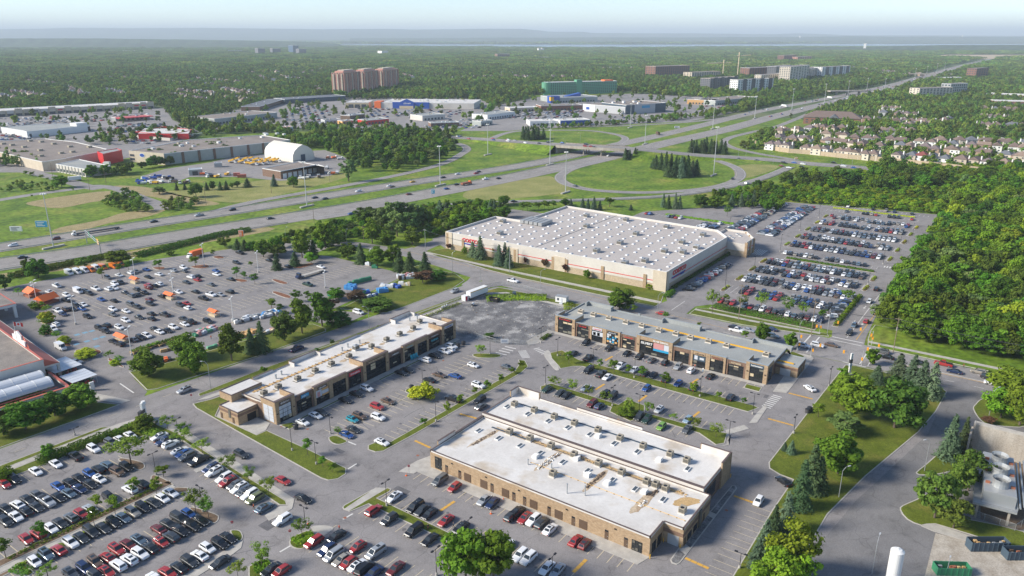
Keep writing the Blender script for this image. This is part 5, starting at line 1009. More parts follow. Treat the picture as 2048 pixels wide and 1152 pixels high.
# cars on the move, or pulled up alone
for c,r_,x,y,rz,code,lab in [(0,3,1930,195,DN,'cu','charcoal SUV driving down the lane right of the lower left car park'),(1,3,218,405,DN,'rs','red sedan driving down the lane past the row of street trees'),(1,3,380,550,DN,'ks','black sedan turning at the lane junction below the grass strip'),(1,3,213,722,LF,'wu','white SUV crossing the lane junction towards the lower left car park'),(0,3,1765,1060,LF,'cs','dark sedan beside the curved pavement at the bottom left'),
        (1,2,1790,910,LF,'ku','black SUV in the lane behind the twin white roofs'),(1,2,1800,962,0,'gs','grey sedan in the lane behind the twin white roofs'),(0,2,1475,833,LF,'su','silver SUV on the street near the tall sign pylon'),(0,2,610,603,DN+.4,'ss','silver sedan leaving the car park of the orange-trimmed store'),(0,2,490,490,DN,'wc','white cargo van in front of the orange-trimmed store'),
        (1,2,325,500,0,'np','navy pickup driving along the street behind the white-roofed shops'),(1,2,820,205,DN,'wv','white minivan waiting at the side entrance by the dark hedge'),(1,2,1590,35,LF,'su','silver SUV on the street bend above the gravel lot'),(1,1,2055,1105,DN,'wp','white pickup on the street bend beside the gravel lot'),
        (2,2,1795,350,DN,'wp','white pickup on the street behind the grey-roofed shops'),(2,2,1890,350,DN,'ss','silver sedan behind the white pickup on the street'),(2,2,1780,325,DN,'ks','black sedan next to the white pickup on the street'),(2,2,1190,213,HALF,'rh','red hatchback on the street behind the grey-roofed shops'),(3,2,20,340,HALF,'ns','navy sedan in the far lane before the street crossing'),(3,2,35,395,DN,'tu','slate-blue SUV in the near lane before the street crossing'),
        (3,2,285,475,DN,'wu','white SUV stopped behind another white SUV at the street crossing'),(3,2,393,470,DN,'wu','white SUV first in line at the street crossing'),(3,2,507,467,DN,'os','bronze sedan in the middle of the street crossing'),(3,2,910,520,HALF,'gu','grey SUV waiting on the far side of the street crossing'),(3,2,948,565,HALF,'ks','black sedan waiting beside the grey SUV at the street crossing'),
        (3,2,1200,612,HALF,'ks','black sedan half hidden behind the blue spruces'),(3,2,1400,620,HALF,'rp','red pickup on the street right of the blue spruces'),(3,2,1487,680,HALF,'ns','navy sedan below the red pickup on the street'),(3,2,1680,683,HALF,'iu','beige SUV on the street near the right edge'),(3,2,1760,727,DN,'cu','charcoal SUV on the street near the right edge'),(3,2,1790,775,DN,'ws','white sedan on the street partly behind the right edge tree'),
        (3,2,687,310,LF,'th','slate-blue hatchback second in line in the lane beside the wood'),(3,2,648,370,LF,'ku','black SUV first in line in the lane beside the wood'),(3,2,783,277,0,'rh','red hatchback driving up the lane beside the wood'),(3,2,808,118,LF,'wh','white hatchback driving down the lane beside the wood'),(3,2,525,40,2.2,'wu','white SUV crossing an aisle of the warehouse car park'),(3,2,865,18,0,'ku','black SUV driving up the lane beside the wood'),
        (3,2,333,815,0.9,'ws','white sedan driving down beside the grassy bank with spruces'),(3,3,120,410,1.0,'ks','black sedan parked at the edge of the grassy bank'),(2,3,1970,570,LF,'wh','white hatchback driving past the yellow speed hump')]:
    a,b=Q(c,r_,x,y);CARS.append([a,b,rz,TYPES[code[1]],COLOURS[code[0]],'!'+lab,'cars on the lanes and streets',.07])
# store car park on the left
G5='cars parked in the car park of the orange-trimmed store'
hd=[(398,38,'ws'),(535,65,'wu'),(628,35,'wc'),(675,30,'cu'),(718,50,'ku'),(533,103,'kp'),(768,12,'wp'),(868,15,'wu'),(918,8,'wu'),(1005,45,'cs'),(1055,68,'gu'),(1095,18,'cu'),(1102,58,'cs'),(1158,45,'ku'),(1190,5,'mu'),(1430,38,'ws'),(1297,72,'ku'),(1565,35,'ks'),(1630,90,'kp'),(1690,60,'wp'),(1765,60,'ss'),(1840,37,'ku'),(812,98,'bs'),(912,107,'ks'),(668,140,'ws'),(615,150,'ku'),(465,190,'wp'),(520,178,'ou'),(580,175,'ks'),(660,175,'bs'),(505,215,'ns'),(905,178,'wu'),(1012,192,'ws'),(1050,138,'gv'),(1105,160,'cu'),(1195,97,'ms'),(1205,133,'cu'),(1443,143,'cu'),(1495,130,'rs'),(1503,167,'wh'),(703,235,'ku'),(905,217,'gs'),(1115,240,'cs'),(1210,212,'ks'),(1215,252,'ks'),(1320,220,'cp'),(1010,268,'wu'),(447,302,'wu'),(427,338,'wu'),(797,327,'ku'),(855,308,'ku'),(850,353,'ku'),(957,323,'wu'),(1240,335,'cs'),(1278,358,'ws'),(1343,348,'ks'),(1390,322,'wu'),(1480,297,'ws'),(1530,278,'kp'),(1470,252,'cs'),(1665,272,'ku'),(910,435,'ks'),(963,457,'ku'),(1070,420,'gs'),(1127,405,'ku'),(1177,390,'wu')]
hd2=[(455,1140,'wp'),(920,1125,'wu'),(970,1115,'ku'),(1275,1128,'wu'),(1185,1138,'ru'),(1240,1140,'ks'),(1187,1070,'ks'),(1272,1048,'ws'),(1172,1010,'bs'),(955,1055,'ws'),(865,1075,'gu'),(1045,1037,'wu'),(1090,1025,'gs'),(1390,1018,'ss'),(1470,995,'wu'),(1473,1020,'gs'),(1528,1070,'wu'),(1580,1062,'ks'),(1580,1092,'rs'),(1495,1112,'cs'),(1687,1130,'gs'),(1730,1020,'bs'),(1735,1048,'ws'),(1845,1087,'cs'),(1893,955,'cu'),(1920,875,'kp')]
def hdp_(y):return 'on street side, store car park' if y>250 else ('mid store car park at left' if y>120 else 'upper part, store car park left')
for x,y,code in hd:a,b=Q(0,2,x,y+4);put(a,b,DN+random.choice((0,0,math.pi))+random.gauss(0,.03),code,hdp_(y),G5,.06)
for x,y,code in hd2:a,b=Q(0,1,x,y+4);put(a,b,DN+random.choice((0,math.pi))+random.gauss(0,.03),code,'on highway side, store car park',G5,.06)
for x,y,code in [(110,937,'ks'),(260,985,'ks'),(520,988,'ws'),(415,1130,'dp')]:a,b=Q(1,1,x,y+4);put(a,b,DN,code,'near the flatbed lorry',G5,.06)
for i,(x,y,code) in enumerate([(555,1035,'wc'),(620,1027,'wc'),(680,1017,'wc'),(730,1013,'ac'),(772,998,'wc'),(825,992,'ac'),(912,985,'ac'),(962,970,'ac')]):a,b=Q(0,1,x,y+8);put(a,b,DN,code,'in rental van line below highway','rental vans parked below the highway',.06)
# warehouse car park: rows read off the photograph, mixed cars
PAL='wwwwwssgggccccckkkkkkkrrmbbnttoi'
def fill(axis,fixed,s0,s1,pitch,rz,occ,seed,z=.065):
    r=random.Random(seed);n=int(abs(s1-s0)/pitch);sg=1 if s1>s0 else -1
    for i in range(n):
        if r.random()>occ:continue
        s=s0+sg*(i+.5)*pitch;x,y=(s,fixed) if axis=='a' else (fixed,s)
        put(x+r.gauss(0,.12),y+r.gauss(0,.1),rz+(math.pi if r.random()<.3 else 0)+r.gauss(0,.02),r.choice(PAL)+r.choice('sssshuuuuuuuvp'),'in the warehouse car park','cars in the warehouse car park',z)
for k,a in enumerate((341,361,380,398,441,463,485,507,528)):
    for d in (-2.8,2.8):fill('b',a+d,113.6,63.2,2.72,LF,.93 if a<515 else .72,k*7+int(d))
for a,oc in ((419.2,.9),(320.4,.93),(412.6,.0),(550,.5),(568,.22)):fill('b',a,111.5,63.5,2.72,LF,oc,int(a))
for b,oc in ((130.0,.95),(135.2,.93),(149.5,.9),(154.8,.85)):fill('a',b,452,550,2.72,HALF,oc,int(b*3))
fill('a',129.2,326,382,2.72,HALF+.35,.93,77);fill('a',63.9,327,366,2.72,HALF+.35,.95,78);fill('b',465,218,160,2.7,0,.35,79);fill('a',172,436,462,2.7,HALF,.8,80);fill('a',166,436,462,2.7,HALF,.7,83)
# highway traffic
def lane(px,py,code,fwd,lab=None,z=.15,pth=None):
    a,b=P(px,py);path=pth or (HW_UP if fwd<0 else HW_LO);best=min(range(len(path)-1),key=lambda i:(path[i][0]-a)**2+(path[i][1]-b)**2)
    d=np.array(path[best+1][:2])-np.array(path[best][:2]);CARS.append([a,b,math.atan2(d[1],d[0])+(math.pi if fwd<0 else 0),TYPES[code[1]],COLOURS[code[0]],'on the far carriageway of the highway' if fwd<0 else 'on the near carriageway of the highway','traffic on the highway',z])
for px,py,c in [(27,493,'wu'),(112,479.5,'mu'),(308,445,'ks'),(398.7,432.5,'sp'),(465,421.5,'ku'),(629.5,397,'cs'),(650,399,'cs'),(717,384,'wu'),(779,373.5,'ws'),(784,375,'os'),(825,365,'js'),(886,356.5,'ks'),(915,349.5,'ws'),(952,348,'rs'),(957,345,'ks')]:lane(px,py,c,-1)
for px,py,c in [(46,517,'ks'),(541,438.5,'cs'),(703,429.5,'bs'),(818,390,'ms'),(893,379,'bs'),(913,370.5,'ks'),(971,359.5,'wp'),(997,358,'ks'),(1217,313,'ws')]:lane(px,py,c,1)
r=random.Random(21)
for pth,fw in ((HW_UP,-1),(HW_LO,1)):
    T=plen(pth);s=1050
    while s<T-300:
        p,d=along(pth,s);nn=np.array((-d[1],d[0]));q_=p+nn*r.choice((-5.5,-1.8,1.9,5.6));CARS.append([q_[0],q_[1],math.atan2(d[1],d[0])+(math.pi if fw<0 else 0),r.choice(('sedan','SUV','SUV','hatchback')),r.choice(('white','black','grey','charcoal','white','red','blue','silver')),'far along the highway','traffic on the highway',.16]);s+=r.expovariate(1/38.0)
for pth,px,py,c in [(LOW,862,412.5,'ku'),(LOW,1028,404.5,'ks'),(LOOP,1150,373.5,'gs'),(LOOP,1465,359,'ks'),(LOW,1494,369,'wu'),(XR,1478,319,'cs'),(XR,1514,322,'gs')]:lane(px,py,c,1,pth=pth,z=.2)
for px,py,c in [(1567,327,'ku'),(1588,327,'bs'),(1606,330,'wu'),(1687,334,'wu'),(1707,337,'bs'),(1900,348,'gs'),(1928,352.5,'bs'),(1603,335,'ks'),(1578,337,'ws'),(1563,333.5,'ms'),(1667,327,'ks')]:lane(px,py,c,1,pth=XR,z=.35)
r=random.Random(5)
for i in range(30):                                       # queue on the cross road
    s=r.uniform(0,330);p,d=along(XR,s);nn=np.array((-d[1],d[0]));q_=p+nn*r.choice((-8,-4.6,4.6,8));zz=min(XR,key=lambda v:(v[0]-q_[0])**2+(v[1]-q_[1])**2)[2]
    CARS.append([q_[0],q_[1],math.atan2(d[1],d[0]),r.choice(('sedan','SUV')),r.choice(('white','black','red','silver','charcoal','blue')),'on the cross road','traffic on the cross road',zz+.32])
# shopping district car parks far off
def lotfill(pts,n,seed,ang,z=.08):
    r=random.Random(seed);W_=[P(*p) for p in pts];x0,x1=min(p[0] for p in W_),max(p[0] for p in W_);y0,y1=min(p[1] for p in W_),max(p[1] for p in W_);k=0;tries=0;ca,sa=math.cos(ang),math.sin(ang)
    while k<n and tries<n*40:
        tries+=1;x,y=r.uniform(x0,x1),r.uniform(y0,y1)
        u,v=x*ca+y*sa,-x*sa+y*ca;v=round(v/9)*9;u=round(u/2.8)*2.8;x,y=u*ca-v*sa,u*sa+v*ca
        if inside((x,y),W_):CARS.append([x,y,ang+HALF,r.choice(('sedan','SUV','SUV','van')),r.choice(('white','white','black','charcoal','grey','silver','red','blue')),'far','far',z]);k+=1
def inside(p,poly):
    c=False;n=len(poly)
    for i in range(n):
        (x1,y1),(x2,y2)=poly[i],poly[i-1]
        if (y1>p[1])!=(y2>p[1]) and p[0]<(x2-x1)*(p[1]-y1)/(y2-y1+1e-12)+x1:c=not c
    return c
lotfill([(0,258),(0,235),(150,235),(300,228),(180,245)],120,1,.3);lotfill([(560,250),(570,222),(640,208),(660,230),(640,252)],170,2,.9);lotfill([(690,234),(720,216),(940,222),(900,236)],110,3,.9);lotfill([(1000,240),(1010,222),(1170,220),(1160,236)],150,4,.9);lotfill([(1200,250),(1230,232),(1380,236),(1330,246)],18,5,.9)
lotfill([(180,262),(260,248),(330,248),(310,262),(220,268)],80,6,.5);lotfill([(240,285),(330,262),(390,262),(300,290)],60,7,.5);lotfill([(0,285),(0,262),(60,275),(80,285)],50,8,.5);lotfill([(830,258),(880,240),(960,240),(980,258)],60,9,.9);lotfill([(640,262),(700,252),(860,262),(850,268)],40,10,.9);lotfill([(1400,215),(1470,200),(1560,205),(1480,222)],60,11,.9)
# --- link them: the 300 that show largest are things, the rest one mass
for c in CARS:px,py,zc=proj(c[0],c[1],c[7]);c.append(zc);c.append(px)
CARS=[c for c in CARS if -60<c[9]<2110]
CARS.sort(key=lambda c:c[8]+(0 if not c[5].startswith('!') else -60))
near_cars,far_cars=CARS[:300],CARS[300:]
cnt={}
for c in near_cars:
    if not c[5].startswith('!'):cnt.setdefault((c[5],c[4],c[3]),[]).append(c)
for v in cnt.values():v.sort(key=lambda c:c[9])
for i,c in enumerate(near_cars):
    x,y,rz,ty,colr,ph,grp,z=c[:8];cn=CNAME.get(colr,colr.replace('_',' '));nm={'SUV':'suv','cargo van':'cargo_van'}.get(ty,ty)
    if ph.startswith('!'):lab=ph[1:]
    else:
        L_=cnt[(ph,colr,ty)];k=L_.index(c);lab=f'{cn} {ty} '+(f'{ph}' if len(L_)==1 else f'{ph}, {ORD[k]} such from left')
    body,bm,pm,raw=car_set(ty,colr,i%3==0)
    t=thing('car' if ty in ('sedan','hatchback','SUV') else ('pickup_truck' if ty=='pickup' else nm if ty!='van' else 'minivan'),lab,{'pickup':'pickup','van':'van','cargo van':'van'}.get(ty,'car'),(x,y,z),rz,grp);t.scale=(1.08,1.08,1.08)
    link('car_body',bm,t)
    for k,me in pm.items():link(k.strip(),me,t)
    wx=WHEELX[ty];W_=CARDEF[ty][1]
    for sx in (-1,1):
        for sy in (-1,1):link('wheel',WHEEL,t,(sx*wx,sy*(W_-.1),.34))
fm=MB()
for c in far_cars:
    x,y,rz,ty,colr,_,_,z=c[:8];body,bm,pm,raw=car_set(ty,colr,False);cs,sn=math.cos(rz),math.sin(rz)
    for mb in [body]+[raw[k] for k in ('windscreen','rear_window','side_window','side_window ')]:
        o=len(fm.v);fm.v+=[(x+1.08*(vx*cs-vy*sn),y+1.08*(vx*sn+vy*cs),z+1.08*vz) for vx,vy,vz in mb.v];mi=[fm.mi(k) for k in mb.mats]
        fm.f+=[tuple(i+o for i in f) for f in mb.f];fm.m+=[mi[k] for k in mb.m]
    fm.box(x-.6,y-.6,z,x+.6,y+.6,z+.3,'tyre')
o=fm.build('distant_cars',None,kind='stuff');o['label']='distant cars in the warehouse car park, on the highway and beyond';o['category']='cars'
# ================================================================== TREES AND SHRUBS
def leafmesh(name,pts,nrm,size,mat,rng,thin=1.0):
    """many leaf-sized quads, each turned about its own normal"""
    n=len(pts);nrm=nrm/(np.linalg.norm(nrm,axis=1,keepdims=True)+1e-9)
    ref=np.where(np.abs(nrm[:,2:3])<.9,np.array([[0,0,1.0]]),np.array([[1.0,0,0]]))
    u=np.cross(ref,nrm);u/=np.linalg.norm(u,axis=1,keepdims=True)+1e-9;v=np.cross(nrm,u)
    a=rng.uniform(0,6.283,n)[:,None];U=(u*np.cos(a)+v*np.sin(a))*size[:,None];V=(-u*np.sin(a)+v*np.cos(a))*size[:,None]*thin
    co=np.stack([pts-U*.9,pts-V*.6,pts+U,pts+V*.6],1).reshape(-1,3)
    me=bpy.data.meshes.new(name);me.vertices.add(4*n);me.vertices.foreach_set('co',co.astype(np.float32).ravel())
    me.loops.add(4*n);me.loops.foreach_set('vertex_index',np.arange(4*n,dtype=np.int32));me.polygons.add(n);me.polygons.foreach_set('loop_start',np.arange(0,4*n,4,dtype=np.int32))
    me.materials.append(M[mat]);me.update(calc_edges=True);return me
def unit(rng,n):v=rng.normal(size=(n,3));return v/np.linalg.norm(v,axis=1,keepdims=True)
def broadleaf(name,mat,seed,R=4.0,H=10.0,base=.22,clusters=26,per=105,leaf=.42,shape=1.0,gap=.0,spread=.34):
    """crown of overlapping leafy clumps round an uneven ellipsoid"""
    rng=np.random.default_rng(seed);zc=H*(base+1)/2;rz=H*(1-base)/2;P_,N_,S_=[],[],[]
    d=unit(rng,clusters);d[:,2]=d[:,2]*.9+.1;rad=rng.uniform(.38,.94,clusters)
    for k in range(clusters):
        c=d[k]*rad[k];tz=(c[2]+1)/2;taper=(1-shape*.45*max(0,tz-.35));c=c*np.array([R*taper,R*taper,rz]);r=R*rng.uniform(spread*.5,spread*1.25)
        dd=unit(rng,per);p=c+dd*r*rng.uniform(.55,1.05,(per,1))*np.array([1,1,.8]);keep=rng.random(per)>gap;p,dd=p[keep],dd[keep]
        nn=dd+.7*unit(rng,len(dd))+np.array([0,0,.35]);P_.append(p+np.array([0,0,zc]));N_.append(nn);S_.append(leaf*rng.uniform(.6,1.25,len(p)))
    return leafmesh(name,np.concatenate(P_),np.concatenate(N_),np.concatenate(S_),mat,rng)
def conifer(name,mat,seed,R=2.6,H=10.0,whorls=26,per=18,droop=.35,leaf=.34,power=.85):
    rng=np.random.default_rng(seed);P_,N_,S_=[],[],[]
    for w_ in range(whorls):
        t=(w_+rng.uniform(-.3,.3))/whorls;z=H*(.05+.93*t);r=R*(1-t)**power*rng.uniform(.85,1.1)+.12;nb=max(5,int(per*(1-t)+4))
        for b in range(nb):
            a=rng.uniform(0,6.283);rr=r*rng.uniform(.72,1.12)
            for s in np.linspace(.3,1,5):
                k=2
                p=np.array([[math.cos(a)*rr*s,math.sin(a)*rr*s,z-droop*rr*s*s]]*k)+rng.normal(0,.11,(k,3));P_.append(p);N_.append(np.array([[math.cos(a)*.7,math.sin(a)*.7,.8]]*k)+.5*unit(rng,k));S_.append(leaf*rng.uniform(.65,1.1,k))
    return leafmesh(name,np.concatenate(P_),np.concatenate(N_),np.concatenate(S_),mat,rng,.7)
def trunk_mesh(name,H,top,r,limbs,seed,spread):
    rng=random.Random(seed);m=MB();m.cyl(0,0,0,H*top*.5,r,r*.75,'bark',7);m.cyl(0,0,H*top*.5,H*top,r*.75,r*.35,'bark',6)
    for i in range(limbs):a=6.283*i/max(limbs,1)+rng.uniform(-.4,.4);z0=H*top*rng.uniform(.45,.85);m.bar((0,0,z0),(spread*math.cos(a),spread*math.sin(a),z0+spread*rng.uniform(.7,1.1)),r*.3,'bark',5)
    return m.mesh(name)
KINDS={}
def kind(key,nice,R,crowns,trunk):KINDS[key]=(nice,R,crowns,trunk)
TB=trunk_mesh('trunk',10,.62,.2,6,1,2.0);TC=trunk_mesh('trunk',10,.9,.16,0,2,0);TY=trunk_mesh('trunk',10,.55,.14,4,3,1.4)
kind('maple','leafy',4.0,[broadleaf('crown','leaf_maple',s,R=4.0,base=.02,clusters=40,per=100) for s in (1,2,3)],TB)
kind('bright','bright green',4.0,[broadleaf('crown','leaf_bright',s,R=4.0,base=.12,clusters=38,per=110,leaf=.36) for s in (4,5)],TB)
kind('dark','dark leafy',4.0,[broadleaf('crown','leaf_dark',s,R=4.0,base=.06,clusters=34,per=105) for s in (6,7)],TB)
kind('linden','tall oval',3.2,[broadleaf('crown','leaf_maple',s,R=3.2,base=.03,clusters=38,per=85,leaf=.36,shape=1.5) for s in (8,9)],TB)
kind('locust','airy feathery',4.2,[broadleaf('crown','leaf_locust',s,R=4.2,base=.30,clusters=20,per=85,leaf=.28,gap=.25,spread=.30) for s in (10,11,12)],TY)
kind('young','young round-headed',2.6,[broadleaf('crown','leaf_maple',s,R=2.6,base=.34,clusters=16,per=70,leaf=.36,spread=.42) for s in (13,14)],TY)
kind('spruce','dark green spruce',2.6,[conifer('crown','leaf_spruce',s) for s in (15,16,17)],TC)
kind('blue','blue-green spruce',2.7,[conifer('crown','leaf_blue',s,R=2.7) for s in (18,19)],TC)
kind('pine','bushy olive pine',3.6,[broadleaf('crown','leaf_pine',s,R=3.6,base=.05,clusters=34,per=90,leaf=.34,shape=1.7,spread=.30) for s in (20,21)],TC)
kind('cedar','slim columnar cedar',1.3,[conifer('crown','leaf_dark',22,R=1.3,droop=-.6,power=.45,leaf=.32)],TC)
kind('poplar','silvery upright poplar',2.8,[broadleaf('crown','leaf_poplar',s,R=2.8,base=.05,clusters=38,per=75,leaf=.34,shape=1.3,spread=.30) for s in (23,24)],TB)
kind('red','dark red-leaved',3.4,[broadleaf('crown','leaf_red',25,R=3.4,base=.12,clusters=26,per=80)],TY)
kind('shrub','low green shrub',5.0,[broadleaf('crown','leaf_maple',s,R=5.0,base=-.15,clusters=30,per=75,leaf=.5,spread=.30) for s in (26,27)],None)
kind('yellow','low yellow-green shrub',5.0,[broadleaf('crown','leaf_yellow',28,R=5.0,base=-.15,clusters=30,per=75,leaf=.5,spread=.30)],None)
kind('hedge','dark clipped hedge',5.0,[broadleaf('crown','leaf_dark',29,R=5.0,base=-.2,clusters=40,per=80,leaf=.5,spread=.30)],None)
TREES=[]                                                  # (x, y, height, width, kind, phrase, group)
def T(c,r_,phrase,items,group=None):
    for bx,by,ty,wd,kd in items:
        px,py,pt=c*512+bx/4,r_*288+by/4,r_*288+ty/4;X,Y=P(px,py)
        TREES.append([X,Y,max(height(px,py,pt),.6)*1.03,width_m(px,py,wd/4)*1.15,kd,phrase,group or 'trees '+phrase])
yo=lambda L_,k='young':[(*v,k) for v in L_]
T(1,3,'at the bottom centre edge of the photo',[(1680,1215,775,340,'maple'),(1900,1215,790,340,'maple')])
T(0,3,'in the lower left car park',[(1050,262,20,330,'locust'),(1570,660,455,190,'locust'),(1670,690,510,160,'locust'),(390,1180,1050,150,'locust')])
T(0,3,'beside the footpath at lower left',yo([(1310,360,270,100),(1255,500,365,88),(1080,478,375,88),(925,665,520,88),(780,610,515,88),(757,750,610,88),(345,890,730,98),(50,1015,860,110)]))
T(0,3,'in the strip along the sloping lane',[(1465,90,-20,150,'locust'),(1620,170,50,140,'locust'),(1835,300,180,145,'locust'),(1990,400,280,125,'locust'),(2153,510,350,130,'locust')])
T(1,3,'on the islands at the bottom',[(370,840,695,160,'locust'),(50,1085,885,170,'locust'),(-140,1190,1020,150,'locust'),(415,190,60,80,'young'),(535,280,205,70,'young'),(612,325,250,60,'young')])
T(0,3,'along the street hedge at lower left',[(390,215,105,110,'maple'),(45,395,300,130,'shrub')])
T(0,2,'in front of the garden yard',[(210,1135,915,280,'maple'),(440,1025,840,220,'maple'),(650,965,785,260,'maple'),(30,1180,1045,190,'dark')])
T(0,2,'on the lawn between street and store car park',[(1190,705,495,250,'maple'),(1560,690,430,200,'maple'),(1500,570,370,220,'maple'),(1855,585,265,190,'linden'),(2015,530,325,110,'spruce'),(2098,515,265,140,'spruce')])
T(1,2,'on the lawn by the side entrance',[(230,425,205,200,'dark'),(370,365,85,180,'linden'),(530,305,35,190,'linden'),(610,170,90,110,'red'),(800,115,25,170,'red'),(660,295,180,210,'hedge'),(975,165,80,260,'hedge'),(640,95,0,130,'maple')])
T(1,2,'in the upper store car park',yo([(320,108,20,85),(415,105,28,75),(125,160,92,85),(195,205,132,65)]))
T(0,2,'in the beds before the orange-trimmed store',[(150,60,0,75,'locust'),(300,165,105,110,'shrub'),(375,190,140,90,'locust'),(375,275,185,130,'yellow'),(370,300,240,110,'locust'),(370,372,295,100,'shrub'),(460,410,342,85,'locust'),(520,440,380,110,'yellow'),(875,570,500,80,'locust'),(955,605,540,80,'locust'),(690,545,490,190,'yellow'),(925,615,575,90,'yellow')])
T(0,2,'around the sign pylon',[(1140,1130,1030,220,'shrub'),(1340,1125,1025,130,'locust'),(1470,1185,1085,130,'locust')])
T(1,2,'along the street behind the white-roofed shops',yo([(70,705,630,62),(490,545,485,42),(607,460,415,40),(980,325,298,22),(1875,405,360,80)]))
T(1,2,'on the kerbed strip behind the twin roofs',yo([(1640,935,850,62),(1530,1025,912,58),(1348,1112,1042,60),(1753,862,800,52),(1855,832,742,64),(1955,765,692,52),(2045,685,638,52)]))
T(1,2,'on the islands before the white-roofed shops',[(1800,545,445,95,'locust'),(1330,880,765,220,'yellow'),(1350,830,740,60,'locust'),(660,1180,1110,80,'locust')])
T(2,2,'on the first strip before the grey-roofed shops',yo([(455,605,510,62),(705,655,570,44),(815,685,572,76),(930,705,618,54),(1040,725,632,76),(1225,795,682,72),(1450,855,752,76),(1655,910,828,50),(1855,932,882,44),(70,645,585,52)]))
T(2,2,'on the second strip before the grey-roofed shops',[(335,795,708,115,'locust'),(480,835,732,105,'locust'),(610,885,772,78,'locust'),(745,915,828,100,'locust'),(930,1015,882,125,'locust'),(1100,1025,902,110,'locust'),(1460,1135,1028,115,'locust'),(1290,1065,1000,70,'locust'),(1630,1195,1078,130,'locust'),(920,1020,955,150,'shrub')])
T(2,2,'along the street behind the grey-roofed shops',[(860,165,10,220,'maple'),(975,205,138,52,'young'),(1225,245,192,50,'young'),(1495,335,272,42,'young'),(1865,420,342,58,'young'),(1995,435,280,118,'maple'),(2228,490,358,105,'maple')])
T(2,2,'on the verge of the warehouse car park',[(1600,205,0,115,'locust'),(1710,115,55,52,'young'),(1840,160,55,105,'locust'),(1990,180,25,115,'locust'),(2198,225,65,115,'locust'),(2318,235,110,108,'locust'),(2488,255,168,76,'young'),(2680,120,0,120,'locust')])
T(3,2,'on the grassy bank by the crossing',[(835,615,485,105,'maple'),(865,765,618,130,'blue'),(1030,765,525,185,'blue'),(1140,805,535,170,'blue'),(1215,860,578,185,'blue'),(1300,880,595,165,'blue'),(585,745,648,105,'young'),(670,1010,705,350,'maple'),(510,885,778,90,'young'),(1010,1120,755,400,'dark'),(400,1035,928,85,'young'),(600,1165,985,240,'poplar')])
T(3,3,'on the lower grassy bank',[(560,335,15,350,'maple'),(185,175,68,75,'blue'),(130,152,82,55,'blue'),(340,470,105,210,'spruce'),(255,610,225,190,'spruce'),(400,480,195,160,'spruce'),(135,790,475,170,'blue'),(40,840,585,130,'spruce'),(-30,960,700,150,'blue'),(-90,1080,850,150,'blue'),(170,1180,745,350,'bright'),(40,1290,960,330,'bright'),(240,1290,960,300,'bright')])
T(3,3,'by the plant with cooling fans',[(1440,215,-140,190,'blue'),(1550,160,-120,120,'spruce'),(1330,690,280,330,'pine'),(1480,770,505,260,'pine'),(1600,470,130,260,'pine'),(1500,560,190,200,'pine')])
T(3,2,'at the right edge by the street',[(1920,880,645,330,'maple'),(1860,1040,830,260,'bright'),(2010,1100,720,300,'maple'),(1760,1085,1035,110,'red')])
T(1,1,'around the turning circle',[(370,910,695,150,'linden'),(462,905,765,92,'spruce'),(555,835,605,165,'linden'),(165,870,742,115,'maple'),(60,905,768,145,'maple'),(165,910,795,145,'dark'),(170,1005,876,88,'spruce'),(312,975,866,98,'spruce'),(442,955,872,92,'bright')])
T(1,1,'beside the side road and hedges',[(735,915,795,140,'maple'),(840,955,795,102,'spruce'),(970,975,815,145,'linden'),(1100,965,795,125,'linden'),(1150,1015,858,110,'spruce'),(1232,1025,862,120,'spruce'),(1355,1055,865,120,'spruce'),(1335,1115,1015,170,'red'),(1450,1090,998,130,'hedge'),(930,795,595,145,'linden'),(1040,805,685,155,'maple'),(1250,805,665,160,'linden')])
T(1,1,'in the poplar clump by the highway',[(1000,700,465,150,'poplar'),(1090,705,425,150,'poplar'),(1180,690,405,150,'poplar'),(1270,665,425,150,'poplar'),(1335,645,475,110,'poplar'),(900,625,485,160,'dark'),(850,645,510,130,'dark'),(1130,740,520,150,'poplar'),(1230,730,520,150,'poplar')])
T(1,1,'between highway and warehouse',[(1470,575,448,90,'blue'),(1522,575,465,90,'blue'),(1735,625,475,150,'dark'),(1870,555,455,55,'blue'),(1905,555,455,55,'blue'),(1950,548,455,65,'spruce'),(1740,660,535,110,'linden'),(1825,645,510,105,'linden'),(1640,660,560,120,'maple'),(1560,700,620,110,'maple'),(1900,620,540,110,'maple'),(1990,590,495,110,'maple'),(1420,720,650,70,'poplar')])
T(1,1,'before the front of the warehouse',[(1735,900,782,98,'blue'),(1795,922,735,112,'blue'),(1670,875,822,55,'shrub'),(1895,905,828,46,'young'),(1945,972,805,100,'blue'),(1992,968,785,78,'blue'),(2022,988,825,88,'blue'),(1545,845,798,45,'red')])
T(2,1,'along the long wall of the warehouse',[(66,955,893,26,'cedar'),(86,957,895,26,'cedar'),(106,965,905,34,'red'),(265,995,918,58,'red'),(315,1005,938,26,'cedar'),(335,1008,940,26,'cedar'),(356,1012,945,26,'cedar'),(425,1028,958,52,'red'),(465,1040,978,26,'cedar'),(484,1044,980,26,'cedar'),(505,1048,984,26,'cedar'),(600,1075,1008,62,'maple'),(960,1115,1025,66,'maple'),(1100,1160,1118,66,'yellow'),(1165,1165,1108,56,'maple')])
